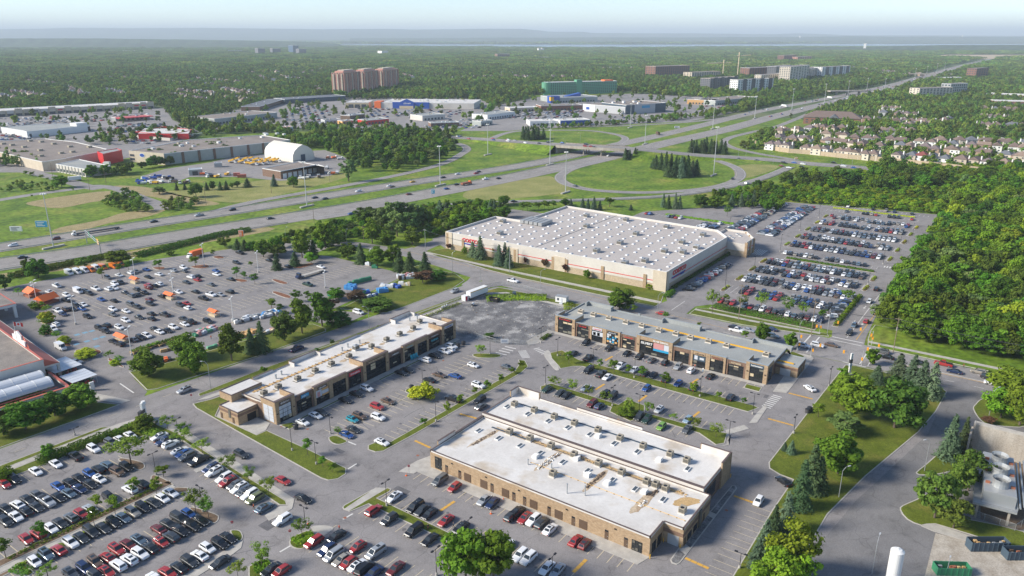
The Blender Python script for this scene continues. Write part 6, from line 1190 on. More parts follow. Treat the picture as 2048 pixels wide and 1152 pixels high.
T(2,1,'behind the warehouse',[(470,505,438,46,'blue'),(565,525,432,56,'blue'),(607,525,438,50,'blue'),(655,530,422,62,'blue'),(703,530,452,46,'blue'),(780,505,428,84,'young'),(950,530,483,40,'blue'),(1210,505,392,50,'blue'),(1250,515,408,50,'spruce'),(1305,520,388,52,'blue'),(1340,520,408,46,'blue'),(1510,505,405,130,'maple'),(1620,510,415,140,'maple'),(1755,500,398,62,'blue'),(1830,500,392,62,'blue'),(1880,500,408,56,'blue'),(1930,495,368,56,'blue'),(85,535,466,58,'young'),(125,535,466,66,'young'),(210,530,466,66,'young'),(260,525,456,56,'young'),(290,520,456,46,'young'),(330,515,456,56,'young'),(425,495,440,90,'maple'),(1720,580,490,90,'locust')])
T(2,1,'in the spruce grove inside the loop',[(1150,200,88,64,'spruce'),(1190,205,70,64,'spruce'),(1230,215,60,64,'spruce'),(1270,210,72,64,'spruce'),(1310,222,92,64,'spruce'),(1130,190,110,60,'spruce'),(1250,262,150,84,'spruce'),(1300,268,128,84,'spruce'),(1350,270,98,86,'blue'),(1400,268,88,84,'spruce'),(1440,258,128,80,'blue'),(1472,254,120,76,'spruce'),(1370,240,100,80,'spruce'),(1330,250,110,80,'spruce'),(905,128,32,48,'spruce'),(940,125,44,48,'spruce'),(985,118,28,56,'spruce'),(1000,110,40,50,'spruce')])
T(2,0,'in the spruce grove across the overpass',[(90,1115,1008,58,'spruce'),(130,1120,1018,58,'spruce'),(170,1120,1008,58,'spruce'),(210,1115,1012,58,'spruce'),(250,1110,1025,54,'spruce'),(110,1105,1010,58,'spruce'),(190,1108,1012,58,'spruce')])
T(2,1,'in the spruce grove right of the overpass',[(x,y+75,y-45+(i%3)*12,62,'spruce') for i,(x,y) in enumerate([(1430,5),(1470,0),(1510,-10),(1550,-14),(1590,-10),(1630,-5),(1670,0),(1700,8),(1450,-10),(1530,5),(1610,5)])])
T(0,1,'along the highway verge above the vans',[(310,1070,920,170,'maple'),(225,1060,920,70,'maple'),(680,985,895,120,'dark'),(950,960,855,180,'maple'),(40,1160,1030,150,'dark'),(1800,825,730,100,'dark'),(1900,840,760,80,'spruce'),(1960,850,765,80,'spruce'),(2020,860,780,100,'maple'),(1365,890,850,60,'shrub')])
T(0,1,'on the mulch beds of the store car park',[(820,1075,985,70,'young'),(962,1035,962,60,'young'),(1032,1022,945,62,'young'),(1275,1002,925,72,'young'),(1565,985,895,72,'young'),(1705,905,848,34,'young'),(1895,1075,985,58,'young'),(1955,1085,1025,52,'young'),(2010,990,938,36,'young'),(2040,1120,1040,60,'young')])
T(0,1,'on the meadow across the highway',[(497,350,248,110,'maple'),(1570,425,315,110,'dark'),(1415,370,310,36,'spruce'),(1480,365,310,36,'spruce'),(1655,370,305,44,'spruce'),(1700,365,295,50,'maple'),(1765,370,300,48,'spruce'),(1813,365,295,50,'spruce'),(1855,350,310,36,'maple'),(1900,348,290,50,'dark'),(1980,345,275,74,'spruce'),(2195,338,240,60,'blue'),(2350,345,258,90,'maple'),(1275,400,335,100,'poplar'),(2790,300,85,130,'poplar'),(255,430,405,20,'young'),(585,375,355,20,'young'),(210,255,215,45,'young'),(265,262,220,45,'young'),(330,280,245,40,'young'),(380,295,270,30,'young')])

# --- hedges: leafy bands with their own length
def hedge(pts,wd,h,mat,label,seed,cat='hedge',leaf=.32,dens=26,name='hedge'):
    rng=np.random.default_rng(seed);L_=plen(pts);n=int(L_*wd*dens);s=rng.uniform(0,L_,n);pp=np.array([along(pts,v)[0] for v in s]);dd=np.array([along(pts,v)[1] for v in s]);nn=np.stack([-dd[:,1],dd[:,0]],1)
    u=rng.uniform(-1,1,n);prof=np.sqrt(np.clip(1-u**4,0,1));z=h*prof*(1-.35*rng.random(n)**2)*(1+.18*np.sin(s*1.7)*np.sin(s*.61));side=rng.random(n)<.35;z=np.where(side,z*rng.random(n),z)
    p=np.column_stack([pp+nn*(u*wd/2)[:,None],z+.15]);nr=np.column_stack([nn*u[:,None]*1.2,np.full(n,.8)])+.6*unit(rng,n)
    c=p.mean(0)*np.array([1,1,0]);me=leafmesh('foliage',p-c,nr,leaf*rng.uniform(.6,1.2,n),mat,rng)
    t=thing(name,label,cat,tuple(c));link('foliage',me,t);return t
hedge([Q(0,3,*p) for p in ((-60,400),(90,320))],4.5,1.8,'leaf_maple','leafy hedge stub at the left edge beside the lower left car park',1)
hedge([Q(0,3,*p) for p in ((300,262),(560,160),(900,30))],4.2,2.0,'leaf_maple','long leafy hedge between the street and the lower left car park',2)
hedge([Q(0,2,*p) for p in ((900,1190),(1060,1120),(1290,1190))],3.5,1.6,'leaf_maple','hedge at the corner below the sign pylon',3)
for i,(b,lab) in enumerate(((179.6,'low shrubs along the far side of the lower left footpath'),(174.9,'low shrubs along the near side of the lower left footpath'))):hedge([(52,b+.2),(90,b-.3)],1.5,.6,'leaf_bright' if i else 'leaf_maple',lab,10+i,'shrubs',dens=10,name='shrub_row')
hedge([Q(0,3,*p) for p in ((110,1090),(250,1125))],3.2,.6,'leaf_maple','patch of low shrubs at the left end of the footpath',12,'shrubs',dens=14,name='shrub_row')
hedge([Q(1,3,*p) for p in ((300,890),(460,830))],4.0,.7,'leaf_bright','bed of low bright shrubs on the bottom island',13,'shrubs',name='shrub_row');hedge([Q(1,3,*p) for p in ((-20,1100),(110,1060))],4.0,.7,'leaf_bright','bed of low shrubs at the bottom left island',14,'shrubs',name='shrub_row')
hedge([(313,67),(313,111)],6.5,1.2,'leaf_maple','planted bed between the street and the warehouse car park',15,'shrubs',dens=12,name='shrub_row');hedge([(319,60.2),(365,60.2)],2.4,1.3,'leaf_bright','hedge along the access lane beside the warehouse car park',16);hedge([(410.3,63),(410.3,107)],2.2,.9,'leaf_maple','low hedge across the middle of the warehouse car park',17)
hedge([(324,135.8),(400,135.2)],1.8,1.4,'leaf_dark','clipped hedge along the side wall of the warehouse',18);hedge([(311.5,133.2),(322,134.5)],3.8,1.2,'leaf_maple','planted bed at the near corner of the warehouse',19,'shrubs',name='shrub_row')
hedge([(558,66),(558,118)],1.6,.8,'leaf_yellow','yellow-green hedge along the far edge of the warehouse car park',20);hedge([(470,158),(470,205)],2.5,1.0,'leaf_bright','hedge behind the warehouse car park entrance',21)
hedge([P(*p) for p in ((270,515),(330,500),(440,472),(500,462))],6,2.4,'leaf_dark','dark hedge between the highway and the store car park',22,leaf=.45,dens=16);hedge([P(*p) for p in ((20,556),(150,528),(250,508))],7,2.2,'leaf_dark','scrubby hedge below the highway at left',23,leaf=.45,dens=14)
hedge([Q(2,2,*p) for p in ((235,420),(300,378))],2.2,.8,'leaf_dark','small shrubs at the corner of the gravel lot',24,'shrubs',name='shrub_row');hedge([(262,200),(272,190),(279,178)],9,1.0,'leaf_bright','weeds along the street edge of the gravel lot',25,'weeds',dens=12,name='weeds');hedge([(270,160),(279,166)],5,.9,'leaf_bright','weeds beside the site office cabin',26,'weeds',dens=12,name='weeds');hedge([(228,207),(250,206)],3,.6,'leaf_brush','thin weeds along the fence of the gravel lot',27,'weeds',dens=8,name='weeds')
for i,a in enumerate((341,361,380,398,441,463,485,507,528)):
    for j,b in enumerate((115.6,60.6)):
        if not (j and a<370):hedge([(a-4,b),(a+4,b)],1.8,.7,'leaf_yellow' if (i+j)%2 else 'leaf_bright',f'low planting at the {"right" if j else "left"} end of the {ORD[i]} double row of warehouse parking',40+2*i+j,'shrubs',dens=10,name='shrub_row')

# --- woods: individual trees where crowns can be told apart, one mass beyond
def scatter(pts,n,seed,kinds,hr,wr,phrase,mind=4.0,world=False):
    r=random.Random(seed);W_=pts if world else [P(*p) for p in pts];x0,x1=min(p[0] for p in W_),max(p[0] for p in W_);y0,y1=min(p[1] for p in W_),max(p[1] for p in W_);out=[];tr=0;cell={}
    while len(out)<n and tr<n*60:
        tr+=1;x,y=r.uniform(x0,x1),r.uniform(y0,y1)
        if not inside((x,y),W_):continue
        k=(int(x//mind),int(y//mind))
        if any((x-a)**2+(y-b)**2<mind*mind for i in (-1,0,1) for j in (-1,0,1) for a,b in cell.get((k[0]+i,k[1]+j),())):continue
        cell.setdefault(k,[]).append((x,y));h=r.uniform(*hr);out.append([x,y,h,h*r.uniform(*wr),r.choice(kinds),phrase,'trees '+phrase])
    return out
WOOD=[(334,44),(326,43),(321,30),(318,10),(317,-40),(330,-90),(520,-150),(800,-120),(760,40),(620,56),(590,46),(575,46),(540,46),(470,46),(420,47),(380,46)]
SC=scatter(WOOD,2600,31,['maple','maple','linden','dark','poplar','bright'],(7,17),(.6,1.05),'in the dense wood right of the warehouse car park',4.6,True)
SC2=scatter([(580,56),(566,128),(560,160),(600,175),(660,160),(760,110),(880,40),(760,20),(620,50)],1300,32,['maple','bright','bright','linden'],(2.2,5),(1.1,1.7),'in the green thicket beyond the warehouse car park',4.0,True)
SC3=scatter([(1560,372),(1600,352),(1700,362),(1740,340),(1800,335),(1860,350),(1900,372),(1840,385),(1700,380),(1600,385)],70,33,['maple','dark','dark','linden'],(8,13),(.8,1.1),'between the thicket and the cross road',6)
SC4=scatter([(1420,400),(1540,372),(1560,395),(1560,425),(1440,412)],40,34,['maple','linden','dark'],(5,9),(.8,1.1),'behind the warehouse car park',5)
SC5=scatter([(640,505),(690,492),(725,470),(845,450),(895,440),(1000,420),(1010,408),(900,418),(725,440),(640,462),(560,480),(560,500),(620,470)],130,35,['maple','bright','linden','maple','poplar','dark'],(4,8),(.8,1.2),'in the scrub between highway and side road',4.5)
SC6=scatter([(850,478),(860,430),(960,418),(1000,415),(1000,428),(905,465)],70,36,['maple','linden','poplar','bright'],(4,8),(.8,1.2),'in the scrub left of the warehouse',4.5)
# broad tree cover further out
SC7=scatter([(350,330),(180,355),(250,352),(280,338),(400,318),(470,310),(470,296),(380,300),(300,322)],90,37,['maple','dark','linden'],(7,12),(.8,1.1),'behind the works yard across the highway',6)
SC8=scatter([(640,300),(690,316),(720,345),(800,345),(890,318),(915,296),(880,275),(800,268),(640,278)],200,38,['maple','dark','poplar','linden'],(8,14),(.7,1.0),'in the wood beside the curving slip road',8)
far_pts=[]
def mass(pts,n,seed,hr,wr,mind=6.0):far_pts.extend(scatter(pts,n,seed,['x'],hr,wr,'',mind))
IND=TREES+SC7[:0]
for t in TREES+SC+SC2+SC3+SC4+SC5+SC6+SC7+SC8:px,py,zc=proj(t[0],t[1],t[2]/2);t.append(t[2]*FPX/zc*max(t[3],2)/max(t[2],.5));t.append(px);t.append(py)
vis=lambda t:-80<t[8]<2130 and t[9]<1260
named=[t for t in TREES if vis(t)];rest=sorted([t for t in SC+SC2+SC3+SC4+SC5+SC6+SC7+SC8 if vis(t)],key=lambda t:-t[7])
named.sort(key=lambda t:-t[7]);IND=named[:300] if len(named)>300 else named+rest[:300-len(named)];REST=named[300:]+(rest if len(named)>300 else rest[300-len(named):])
cnt={}
for t in IND:cnt.setdefault((t[4],t[5]),[]).append(t)
for v in cnt.values():v.sort(key=lambda t:t[8])
NAMES=dict(spruce='spruce_tree',blue='spruce_tree',cedar='cedar_tree',pine='pine_tree',poplar='poplar_tree',shrub='shrub',yellow='shrub',hedge='shrub')
CAT=dict(shrub='shrub',yellow='shrub',hedge='shrub')
r=random.Random(99)
for t in IND:
    x,y,h,wd,kd,ph,grp=t[:7];nice,R,crowns,trunk=KINDS[kd];L_=cnt[(kd,ph)];wild='dense wood' in ph or 'thicket' in ph or 'scrub' in ph or 'cross road' in ph
    noun='' if kd in ('spruce','blue','cedar','pine','poplar','shrub','yellow','hedge') else ' tree'
    lab=f'{nice}{noun} {ph}'+('' if len(L_)==1 or wild else f', {ORD[L_.index(t)]} such from left')
    e_=thing(NAMES.get(kd,'broadleaf_tree'),lab,CAT.get(kd,'tree'),(x,y,.1),r.uniform(0,6.28),grp)
    s=wd/(2*R);e_.scale=(s,s,h/10.0);link('crown',r.choice(crowns),e_)
    if trunk:link('trunk',trunk,e_)
# ================================================================== BUILDINGS BEYOND THE HIGHWAY
CLEAR=[];BUILT=[]                                                 # footprints kept clear of trees
def front(name,label,cat,l,r_,depth,top=None,h=None,wall='stucco',roof='roof_brown',base=None,rim='white',group=None):
    """box building from its base front edge (left, right as seen), its depth and its height"""
    a,b=np.array(P(*l)),np.array(P(*r_));d=b-a;L_=float(np.linalg.norm(d));rz=math.atan2(d[1],d[0])
    if h is None:h=height(l[0],l[1],top)
    B=Bld(name,label,cat,tuple(a),rz);B.L,B.D,B.h=L_,depth,h
    if group:B.o['group']=group
    MB().box(0,0,0,L_,depth,h-.3,wall).build('wall',B.o)
    m=MB();m.box(.35,.35,h-.3,L_-.35,depth-.35,h-.1,roof);ro=m.build('roof',B.o);m=MB()
    for q_ in ((0,0,L_,.35),(0,depth-.35,L_,depth),(0,.35,.35,depth-.35),(L_-.35,.35,L_,depth-.35)):m.box(q_[0],q_[1],h-.3,q_[2],q_[3],h+.3,rim)
    m.build('parapet',ro);n=np.array((-d[1],d[0]))/L_;BUILT.append([tuple(a),tuple(b),tuple(b+n*depth),tuple(a+n*depth)]);v=a/np.linalg.norm(a)*(50 if h>12 else 22);CLEAR.append([tuple(a),tuple(b),tuple(b-v),tuple(a-v)]);return B
def blockpx(name,label,cat,roofpx,z,wall,roof,rim='white',shift=(0,0,1,1)):
    sx,sy,kx,ky=shift;poly=ccw([P(sx+x/kx,sy+y/ky,z) for x,y in roofpx]);c=tuple(np.mean(poly,0));loc=[(x-c[0],y-c[1]) for x,y in poly]
    B=Bld(name,label,cat,c,0.0);B.h=z;MB().prism(loc,0,z-.3,wall,topmat=roof).build('wall',B.o);m=MB();inn=offset(loc,.5)
    for i in range(len(loc)):j=(i+1)%len(loc);m.prism([loc[i],loc[j],inn[j],inn[i]],z-.3,z+.2,rim)
    m.build('parapet',B.o);BUILT.append(poly);return B
def windows(B,x0,x1,n,z0,z1,rows,wd,ht_,mat='window_far',y=0.0,side=None):
    m=MB()
    for i in range(n):
        for j in range(rows):
            x=x0+(x1-x0)*(i+.5)/n;z=z0+(z1-z0)*(j+.5)/rows
            if side is None:m.box(x-wd/2,y-.12,z-ht_/2,x+wd/2,y+.02,z+ht_/2,mat)
            else:m.box(side-.06,x-wd/2,z-ht_/2,side+.12,x+wd/2,z+ht_/2,mat) if side>0 else m.box(-.12,x-wd/2,z-ht_/2,.06,x+wd/2,z+ht_/2,mat)
    return m.build('windows',B.o,kind='stuff')
def units(B,n,seed,z,x0,x1,y0,y1,s=2.2):
    r=random.Random(seed)
    for i in range(n):x,y=r.uniform(x0,x1),r.uniform(y0,y1);MB().box(x,y,z,x+s*r.uniform(.7,1.4),y+s*r.uniform(.7,1.3),z+s*.55,r.choice(('metal_pale','unit_tan','white'))).build('roof_unit',B.o)
s2=(0,200,6.206,6.206);s3=(250,230,4.357,4.357)
B=blockpx('warehouse','sprawling brown flat-roofed warehouse at the left edge across the highway','warehouse',[(-300,590),(40,655),(285,715),(520,768),(740,738),(1215,648),(1330,610),(930,520),(560,480),(-300,520)],8.5,'stucco','roof_brown',shift=s2)
for x,y in ((40,545),(150,560),(300,585),(145,628),(500,625),(375,508),(515,520),(668,545),(870,580),(900,645),(760,660),(510,695),(1110,585)):a,b=P(x/6.206,200+y/6.206,8.6);lx,ly=B.loc_of(a,b);MB().box(lx-2,ly-2,8.2,lx+2,ly+2,10,'unit_tan').build('roof_unit',B.o)
B=blockpx('entrance_block','bright red cube entrance block on the brown-roofed warehouse','building',[(1205,640),(1275,672),(1512,622),(1455,602)],10.5,'red','roof_grey','red',s2)
B=blockpx('office_building','pale panelled building with grey roof beside the access road','building',[(690,795),(1050,858),(1375,818),(980,735)],7.0,'panel_white','roof_grey',shift=s2)
a0=np.array(P(690/6.206,200+795/6.206,7));a1=np.array(P(1050/6.206,200+858/6.206,7));d=a1-a0;L_=np.linalg.norm(d);rz=math.atan2(d[1],d[0])
for i in range(9):p=a0+d*(i+.25)/9;lx,ly=B.loc_of(*p);w_=MB().box(0,-.15,1,L_/9*.5,.1,3.4,'window_far').build('window',B.o,(lx,ly,0),rz);MB().box(-L_/9*.3,-.35,0,-L_/9*.18,.2,6.9,'metal_grey').build('fin',B.o,(lx,ly,0),rz)
B=blockpx('warehouse','long grey-green panelled warehouse with mauve roof and oval sign','warehouse',[(35,312),(340,338),(1440,217),(1190,175),(560,215)],10.5,'panel_grey','roof_brown',shift=s3)
a0=np.array(P(250+340/4.357,230+338/4.357,10.5));a1=np.array(P(250+1440/4.357,230+217/4.357,10.5));d=a1-a0;rz=math.atan2(d[1],d[0]);L_=np.linalg.norm(d)
for k in (.13,.25,.365,.5,.635,.76,.9):p=a0+d*k;lx,ly=B.loc_of(*p);MB().box(-1.2,-.6,0,1.2,.3,10.3,'brick_brown').build('pier',B.o,(lx,ly,0),rz)
a2=np.array(P(250+35/4.357,230+312/4.357,10.5));d2=a0-a2;rz2=math.atan2(d2[1],d2[0]);L2=np.linalg.norm(d2);lx,ly=B.loc_of(*a2)
MB().box(0,-.5,0,L2,.2,10.8,'stucco').build('office_front',B.o,(lx,ly,0),rz2)
for x0,x1 in ((.02,.15),(.60,.78),(.80,.97)):
    for z in (2,5.6):MB().box(L2*x0,-.65,z,L2*x1,-.45,z+2,'window_far').build('window',B.o,(lx,ly,0),rz2)
ov=MB();K=16;ov.add([(L2*.38+3.6*math.cos(6.283*i/K),-.7,7.4+2*math.sin(6.283*i/K)) for i in range(K)],[tuple(range(K))],'white');so=ov.build('oval_sign',B.o,(lx,ly,0),rz2)
ov=MB();ov.add([(L2*.38+3.1*math.cos(6.283*i/K),-.75,7.4+1.6*math.sin(6.283*i/K)) for i in range(K)],[tuple(range(K))],'blue');ov.build('oval_field',so);units(B,14,4,10.2,-60,90,-12,25,3)
# fabric storage dome
gl,gr,fl_=np.array(P(586,325)),np.array(P(628.7,319)),np.array(P(517.4,317));ax=fl_-gl;AL=np.linalg.norm(ax);wv=gr-gl;WW=np.linalg.norm(wv);rz=math.atan2(wv[1],wv[0])
BD=Bld('storage_dome','large white fabric storage dome in the works yard','storage dome',tuple(gl),rz);yd_=math.copysign(1,float(np.dot(ax,(-wv[1],wv[0]))))
prof=[(0,0),(0,3.5),(.02,6.5),(.10,9.5),(.28,12.5),(.5,14.5),(.72,12.5),(.90,9.5),(.98,6.5),(1,3.5),(1,0)];hg=height(607,322,289)/14.5
m=MB();K=12
for k in range(K):
    y0,y1=AL*k/K,AL*(k+1)/K
    for i in range(len(prof)-1):(u0,z0),(u1,z1)=prof[i],prof[i+1];m.quad((u0*WW,y0+.25,z0*hg),(u1*WW,y0+.25,z1*hg),(u1*WW,y1-.25,z1*hg),(u0*WW,y1-.25,z0*hg),'canvas')
m.build('fabric_skin',BD.o)
for k in range(K+1):
    m=MB();y=AL*k/K
    for i in range(len(prof)-1):(u0,z0),(u1,z1)=prof[i],prof[i+1];m.quad((u0*WW,y-.3,z0*hg+.12),(u1*WW,y-.3,z1*hg+.12),(u1*WW,y+.3,z1*hg+.12),(u0*WW,y+.3,z0*hg+.12),'white')
    m.build('rib',BD.o)
for y in (.02,AL-.02):MB().add([(u*WW,y,z*hg) for u,z in prof],[tuple(range(len(prof)))],'canvas').build('gable',BD.o)
MB().box(WW*.38,-.15,0,WW*.58,.05,6.5,'steel_dark').build('doorway',BD.o);MB().box(0,-.2,0,WW*.36,-.02,1.8,'concrete').build('block_base',BD.o);BUILT.append([tuple(gl),tuple(gr),tuple(gr+ax),tuple(gl+ax)])
B=blockpx('garage','brick works garage with brown roof and a row of white doors','garage',[(1195,465),(1355,492),(1680,432),(1735,448),(1510,405),(1400,420)][:4]+[(1510,405)],6.5,'brick_brown','roof_brown',shift=s3)
a0=np.array(P(250+1355/4.357,230+492/4.357,6.5));a1=np.array(P(250+1680/4.357,230+432/4.357,6.5));d=a1-a0;L_=np.linalg.norm(d);rz=math.atan2(d[1],d[0]);lx,ly=B.loc_of(*a0)
for k in range(7):x=L_*(.05+k*.135);MB().box(x,-.2,0,x+L_*.095,.05,4.2,'white').build('garage_door',B.o,(lx,ly,0),rz)
B=front('shed','small grey metal shed in the works yard','shed',(250+560/4.357,230+530/4.357),(250+680/4.357,230+522/4.357),9,h=5,wall='metal_grey',roof='metal_pale');MB().box(B.L*.25,-.15,0,B.L*.65,.05,3.6,'dark_grey').build('door',B.o)
B=front('shed','little grey hut near the white dome','shed',(250+780/4.357,230+458/4.357),(250+845/4.357,230+455/4.357),6,h=4,wall='metal_grey',roof='metal_grey')
B=blockpx('car_showroom','white car dealership with stepped roof across the highway','dealership',[(10,337),(270,377),(330,392),(960,330),(1112,312),(1000,287),(450,302)],7.5,'white','roof_grey',shift=s2)
a0=np.array(P(330/6.206,200+392/6.206,7.5));a1=np.array(P(1112/6.206,200+312/6.206,7.5));d=a1-a0;L_=np.linalg.norm(d);rz=math.atan2(d[1],d[0]);lx,ly=B.loc_of(*a0)
for k in range(14):MB().box(L_*(.03+k*.055),-.2,.5,L_*(.065+k*.055),.05,4.5,'window_far').build('window',B.o,(lx,ly,0),rz)
MB().box(L_*.84,-.4,.3,L_,.1,6,'glass').build('showroom_glass',B.o,(lx,ly,0),rz);MB().box(L_*.80,2,7,L_*.98,16,11,'white').build('sign_tower',B.o,(lx,ly,0),rz)
B=front('shopping_strip','long beige strip of big shops below the left tree line','shops',(-40,236),(309,216.5),45,h=8.5,wall='stucco',roof='roof_white');r=random.Random(6)
for k in range(22):
    x=B.L*k/22;w_=B.L/22;hh=r.choice((8.6,9.5,11));MB().box(x+.5,-1.2,3.8,x+w_-.5,.3,hh,r.choice(('stucco','beige','stucco','panel_white'))).build('fascia',B.o);MB().box(x+1.5,-.2,0,x+w_-1.5,.02,3.7,'window_far').build('shop_window',B.o);MB().box(x+.1,-1.5,0,x+1.3,.3,8.4,'beige').build('pillar',B.o)
    if k in (6,9,19,20,13):MB().box(x+w_*.2,-1.5,5,x+w_*.8,-1.2,7,'sign_red' if k>8 else 'black').build('sign',B.o)
B=blockpx('store','flat white-roofed store with bright red fascia band','store',[(90,147),(390,172),(600,127),(330,102)],7.0,'red','roof_white','red',s3)
for pp,q_ in (((90,147),(390,172)),((390,172),(600,127))):
    a0=np.array(P(250+pp[0]/4.357,230+pp[1]/4.357,7));a1=np.array(P(250+q_[0]/4.357,230+q_[1]/4.357,7));d=a1-a0;L_=np.linalg.norm(d);lx,ly=B.loc_of(*a0);MB().box(.5,-.15,0,L_-.5,.1,3.2,'panel_white').build('lower_wall',B.o,(lx,ly,0),math.atan2(d[1],d[0]));scribble(B,L_*.45,L_*.8,5.2,1.6,-.1,'white',5).location=(lx,ly,0);B.o.children[-1].rotation_euler[2]=math.atan2(d[1],d[0])
for i,(l,r_,dp,h,wl,rf,lab) in enumerate([((430,250),(555,236),55,8,'panel_grey','roof_brown','grey low store beside the mall car park'),((232,243),(300,238),18,5,'metal_grey','roof_red','filling station with a red flat canopy'),((566,264),(587,261),10,5,'white','roof_red','tiny white kiosk with red band by the road'),
        ((520,222),(570,206),30,7,'brick_brown','shingle_grey','dark-roofed row of shops at the mall edge'),((570,208),(692,200),40,8,'steel_dark','shingle_grey','dark blue-grey row of mall shops'),((692,216),(738,216),45,9,'beige','roof_white','beige mall store with three dark arches'),((733,250),(778,246),22,6,'red','roof_grey','red and grey restaurant beside the boulevard'),((700,240),(730,236),18,6,'brown','shingle_grey','dark timber restaurant beside the boulevard'),
        ((650,248),(682,246),16,5,'siding_grey','shingle_grey','small gabled bank beside the boulevard'),((685,249),(710,247),14,4.5,'poster_orange','roof_brown','small orange fast-food restaurant'),((845,242),(890,238),30,7,'panel_white','roof_grey','white flat cinema block beside the interchange'),((862,254),(918,252),18,5,'brick_brown','roof_grey','low dark brick bar with red signs'),((962,252),(985,249),16,6,'panel_grey','roof_grey','small grey office by the interchange'),((975,240),(1030,233),30,7,'white','roof_grey','white boxy shop with magenta sign'),
        ((1082,222),(1165,220),30,8,'brick_red','roof_brown','red brick row of shops in the retail park'),((1020,224),(1078,222),25,6,'stucco','roof_white','pale low shop row in the retail park'),((1108,206),(1195,203),60,9,'panel_grey','roof_grey','huge grey furniture warehouse behind the retail park'),((1060,252),(1120,251),30,6,'white','roof_white','white car dealership beside the interchange ramp'),((1120,252),(1180,250),26,7,'white','roof_white','white dealership with dark blue front'),
        ((1374,208),(1430,210),40,8,'poster_orange','roof_brown','peach-coloured shop row by the hotels'),((1430,211),(1515,203),45,8,'panel_grey','roof_brown','grey shop row by the hotels')]):
    B=front('shop',lab,'shop',l,r_,dp,h=h,wall=wl,roof=rf);windows(B,B.L*.06,B.L*.94,max(4,int(B.L/6)),.4,3.4,1,3.2,2.6);units(B,4,i,h-.1,3,B.L-5,4,dp-5,2)
    if 'three dark arches' in lab:
        for k in range(3):MB().box(B.L*(.12+k*.28),-.4,0,B.L*(.32+k*.28),.05,6,'window_far').build('arch',B.o)
    if 'dark blue front' in lab:MB().box(1,-.5,1,B.L-1,.05,6.5,'blue').build('blue_front',B.o)
    if 'canopy' in lab:MB().box(0,-14,4.5,B.L,-2,5.4,'red').build('canopy',B.o)
    if 'furniture' in lab:MB().box(-8,-3,0,10,12,12,'blue').build('corner_block',B.o);MB().box(-8.2,-3.2,4,-2,3,11,'yellow').build('yellow_panel',B.o);X0,X1=B.L*.34,B.L*.72;MB().add([(X0,20,8.8),(X1,20,8.8),(X1,32,8.8),(X0,32,8.8),(X1,20,15),(X1,32,15)],[(0,1,4),(3,5,2),(1,2,5,4),(0,4,5,3)],'blue').build('roof_fin',B.o)
B=front('home_store','wide white store with blue gabled entrance below the wood','store',(760,216.5),(948,218.5),75,h=9.5,wall='panel_white',roof='roof_white');units(B,16,9,9.4,10,B.L-14,10,65,4)
x0,x1=B.L*.14,B.L*.53;MB().box(x0,-2,0,x1,.2,10.5,'blue').build('blue_front',B.o);m=MB();gx0,gx1=B.L*.21,B.L*.37;m.box(gx0,-4,0,gx1,-2,10,'blue');m.add([(gx0,-4,10),(gx1,-4,10),((gx0+gx1)/2,-4,15.5),(gx0,2,10),(gx1,2,10),((gx0+gx1)/2,2,15.5)],[(0,1,2),(1,4,5,2),(3,0,2,5)],'blue');m.build('gable_entrance',B.o)
MB().box(gx0+1,-4.2,.2,gx1-1,-3.9,4.6,'beige').build('porch',B.o);scribble(B,gx0+8,gx1-6,8.8,2.6,-4.05,'white',2);MB().box(-9,-2,0,2,20,11,'orange').build('orange_block',B.o)
B=front('furniture_store','big grey and white furniture store with blue sign by the highway','store',(1252,229),(1331,223.5),60,h=14,wall='steel_dark',roof='roof_brown');MB().box(B.L*.2,-.5,0,B.L*.72,.1,14.2,'siding_grey').build('pale_panel',B.o);MB().box(B.L*.38,-.8,8,B.L*.58,-.5,12,'sign_blue').build('sign',B.o);units(B,8,3,13.8,4,B.L-8,8,50,4)
B=front('furniture_store','white-fronted wing of the big grey furniture store','store',(1166,222),(1250,229),50,h=11,wall='siding_grey',roof='roof_brown');MB().box(0,-.4,0,B.L*.3,.1,11.2,'white').build('white_front',B.o);MB().box(B.L*.08,-.6,3,B.L*.16,-.4,7,'blue').build('sign',B.o)
# residential towers and blocks
def tower(name,label,l,r_,depth,top,wall,floors,cols,scols,trim='stucco',rot=None,pent=None,wmat='window_far',balc=False,roof='roof_brown',group='apartment blocks'):
    B=front(name,label,'apartment block',l,r_,depth,top=top,wall=wall,roof=roof,rim=trim,group=group);h=B.h;fh=h/floors
    windows(B,0.5,B.L-.5,cols,fh*.6,h-.6,floors,B.L/cols*.5,fh*.5,wmat)
    m=MB()
    for i in range(scols):
        for j in range(floors):y=depth*(i+.5)/scols;z=h*(j+.5)/floors;m.box(-.12,y-depth/scols*.25,z-fh*.25,.06,y+depth/scols*.25,z+fh*.25,wmat);m.box(B.L-.06,y-depth/scols*.25,z-fh*.25,B.L+.12,y+depth/scols*.25,z+fh*.25,wmat)
    m.build('windows',B.o,kind='stuff')
    if balc:
        for c in (.0,.33,.66,1.0):
            m=MB();x=(B.L-2.2)*c;m.box(x,-1.0,0,x+2.2,0,h-1,wall);m.build('bay',B.o)
    if pent:MB().box(B.L*.2,depth*.25,h,B.L*.8,depth*.75,h+pent,trim).build('penthouse',B.o)
    return B
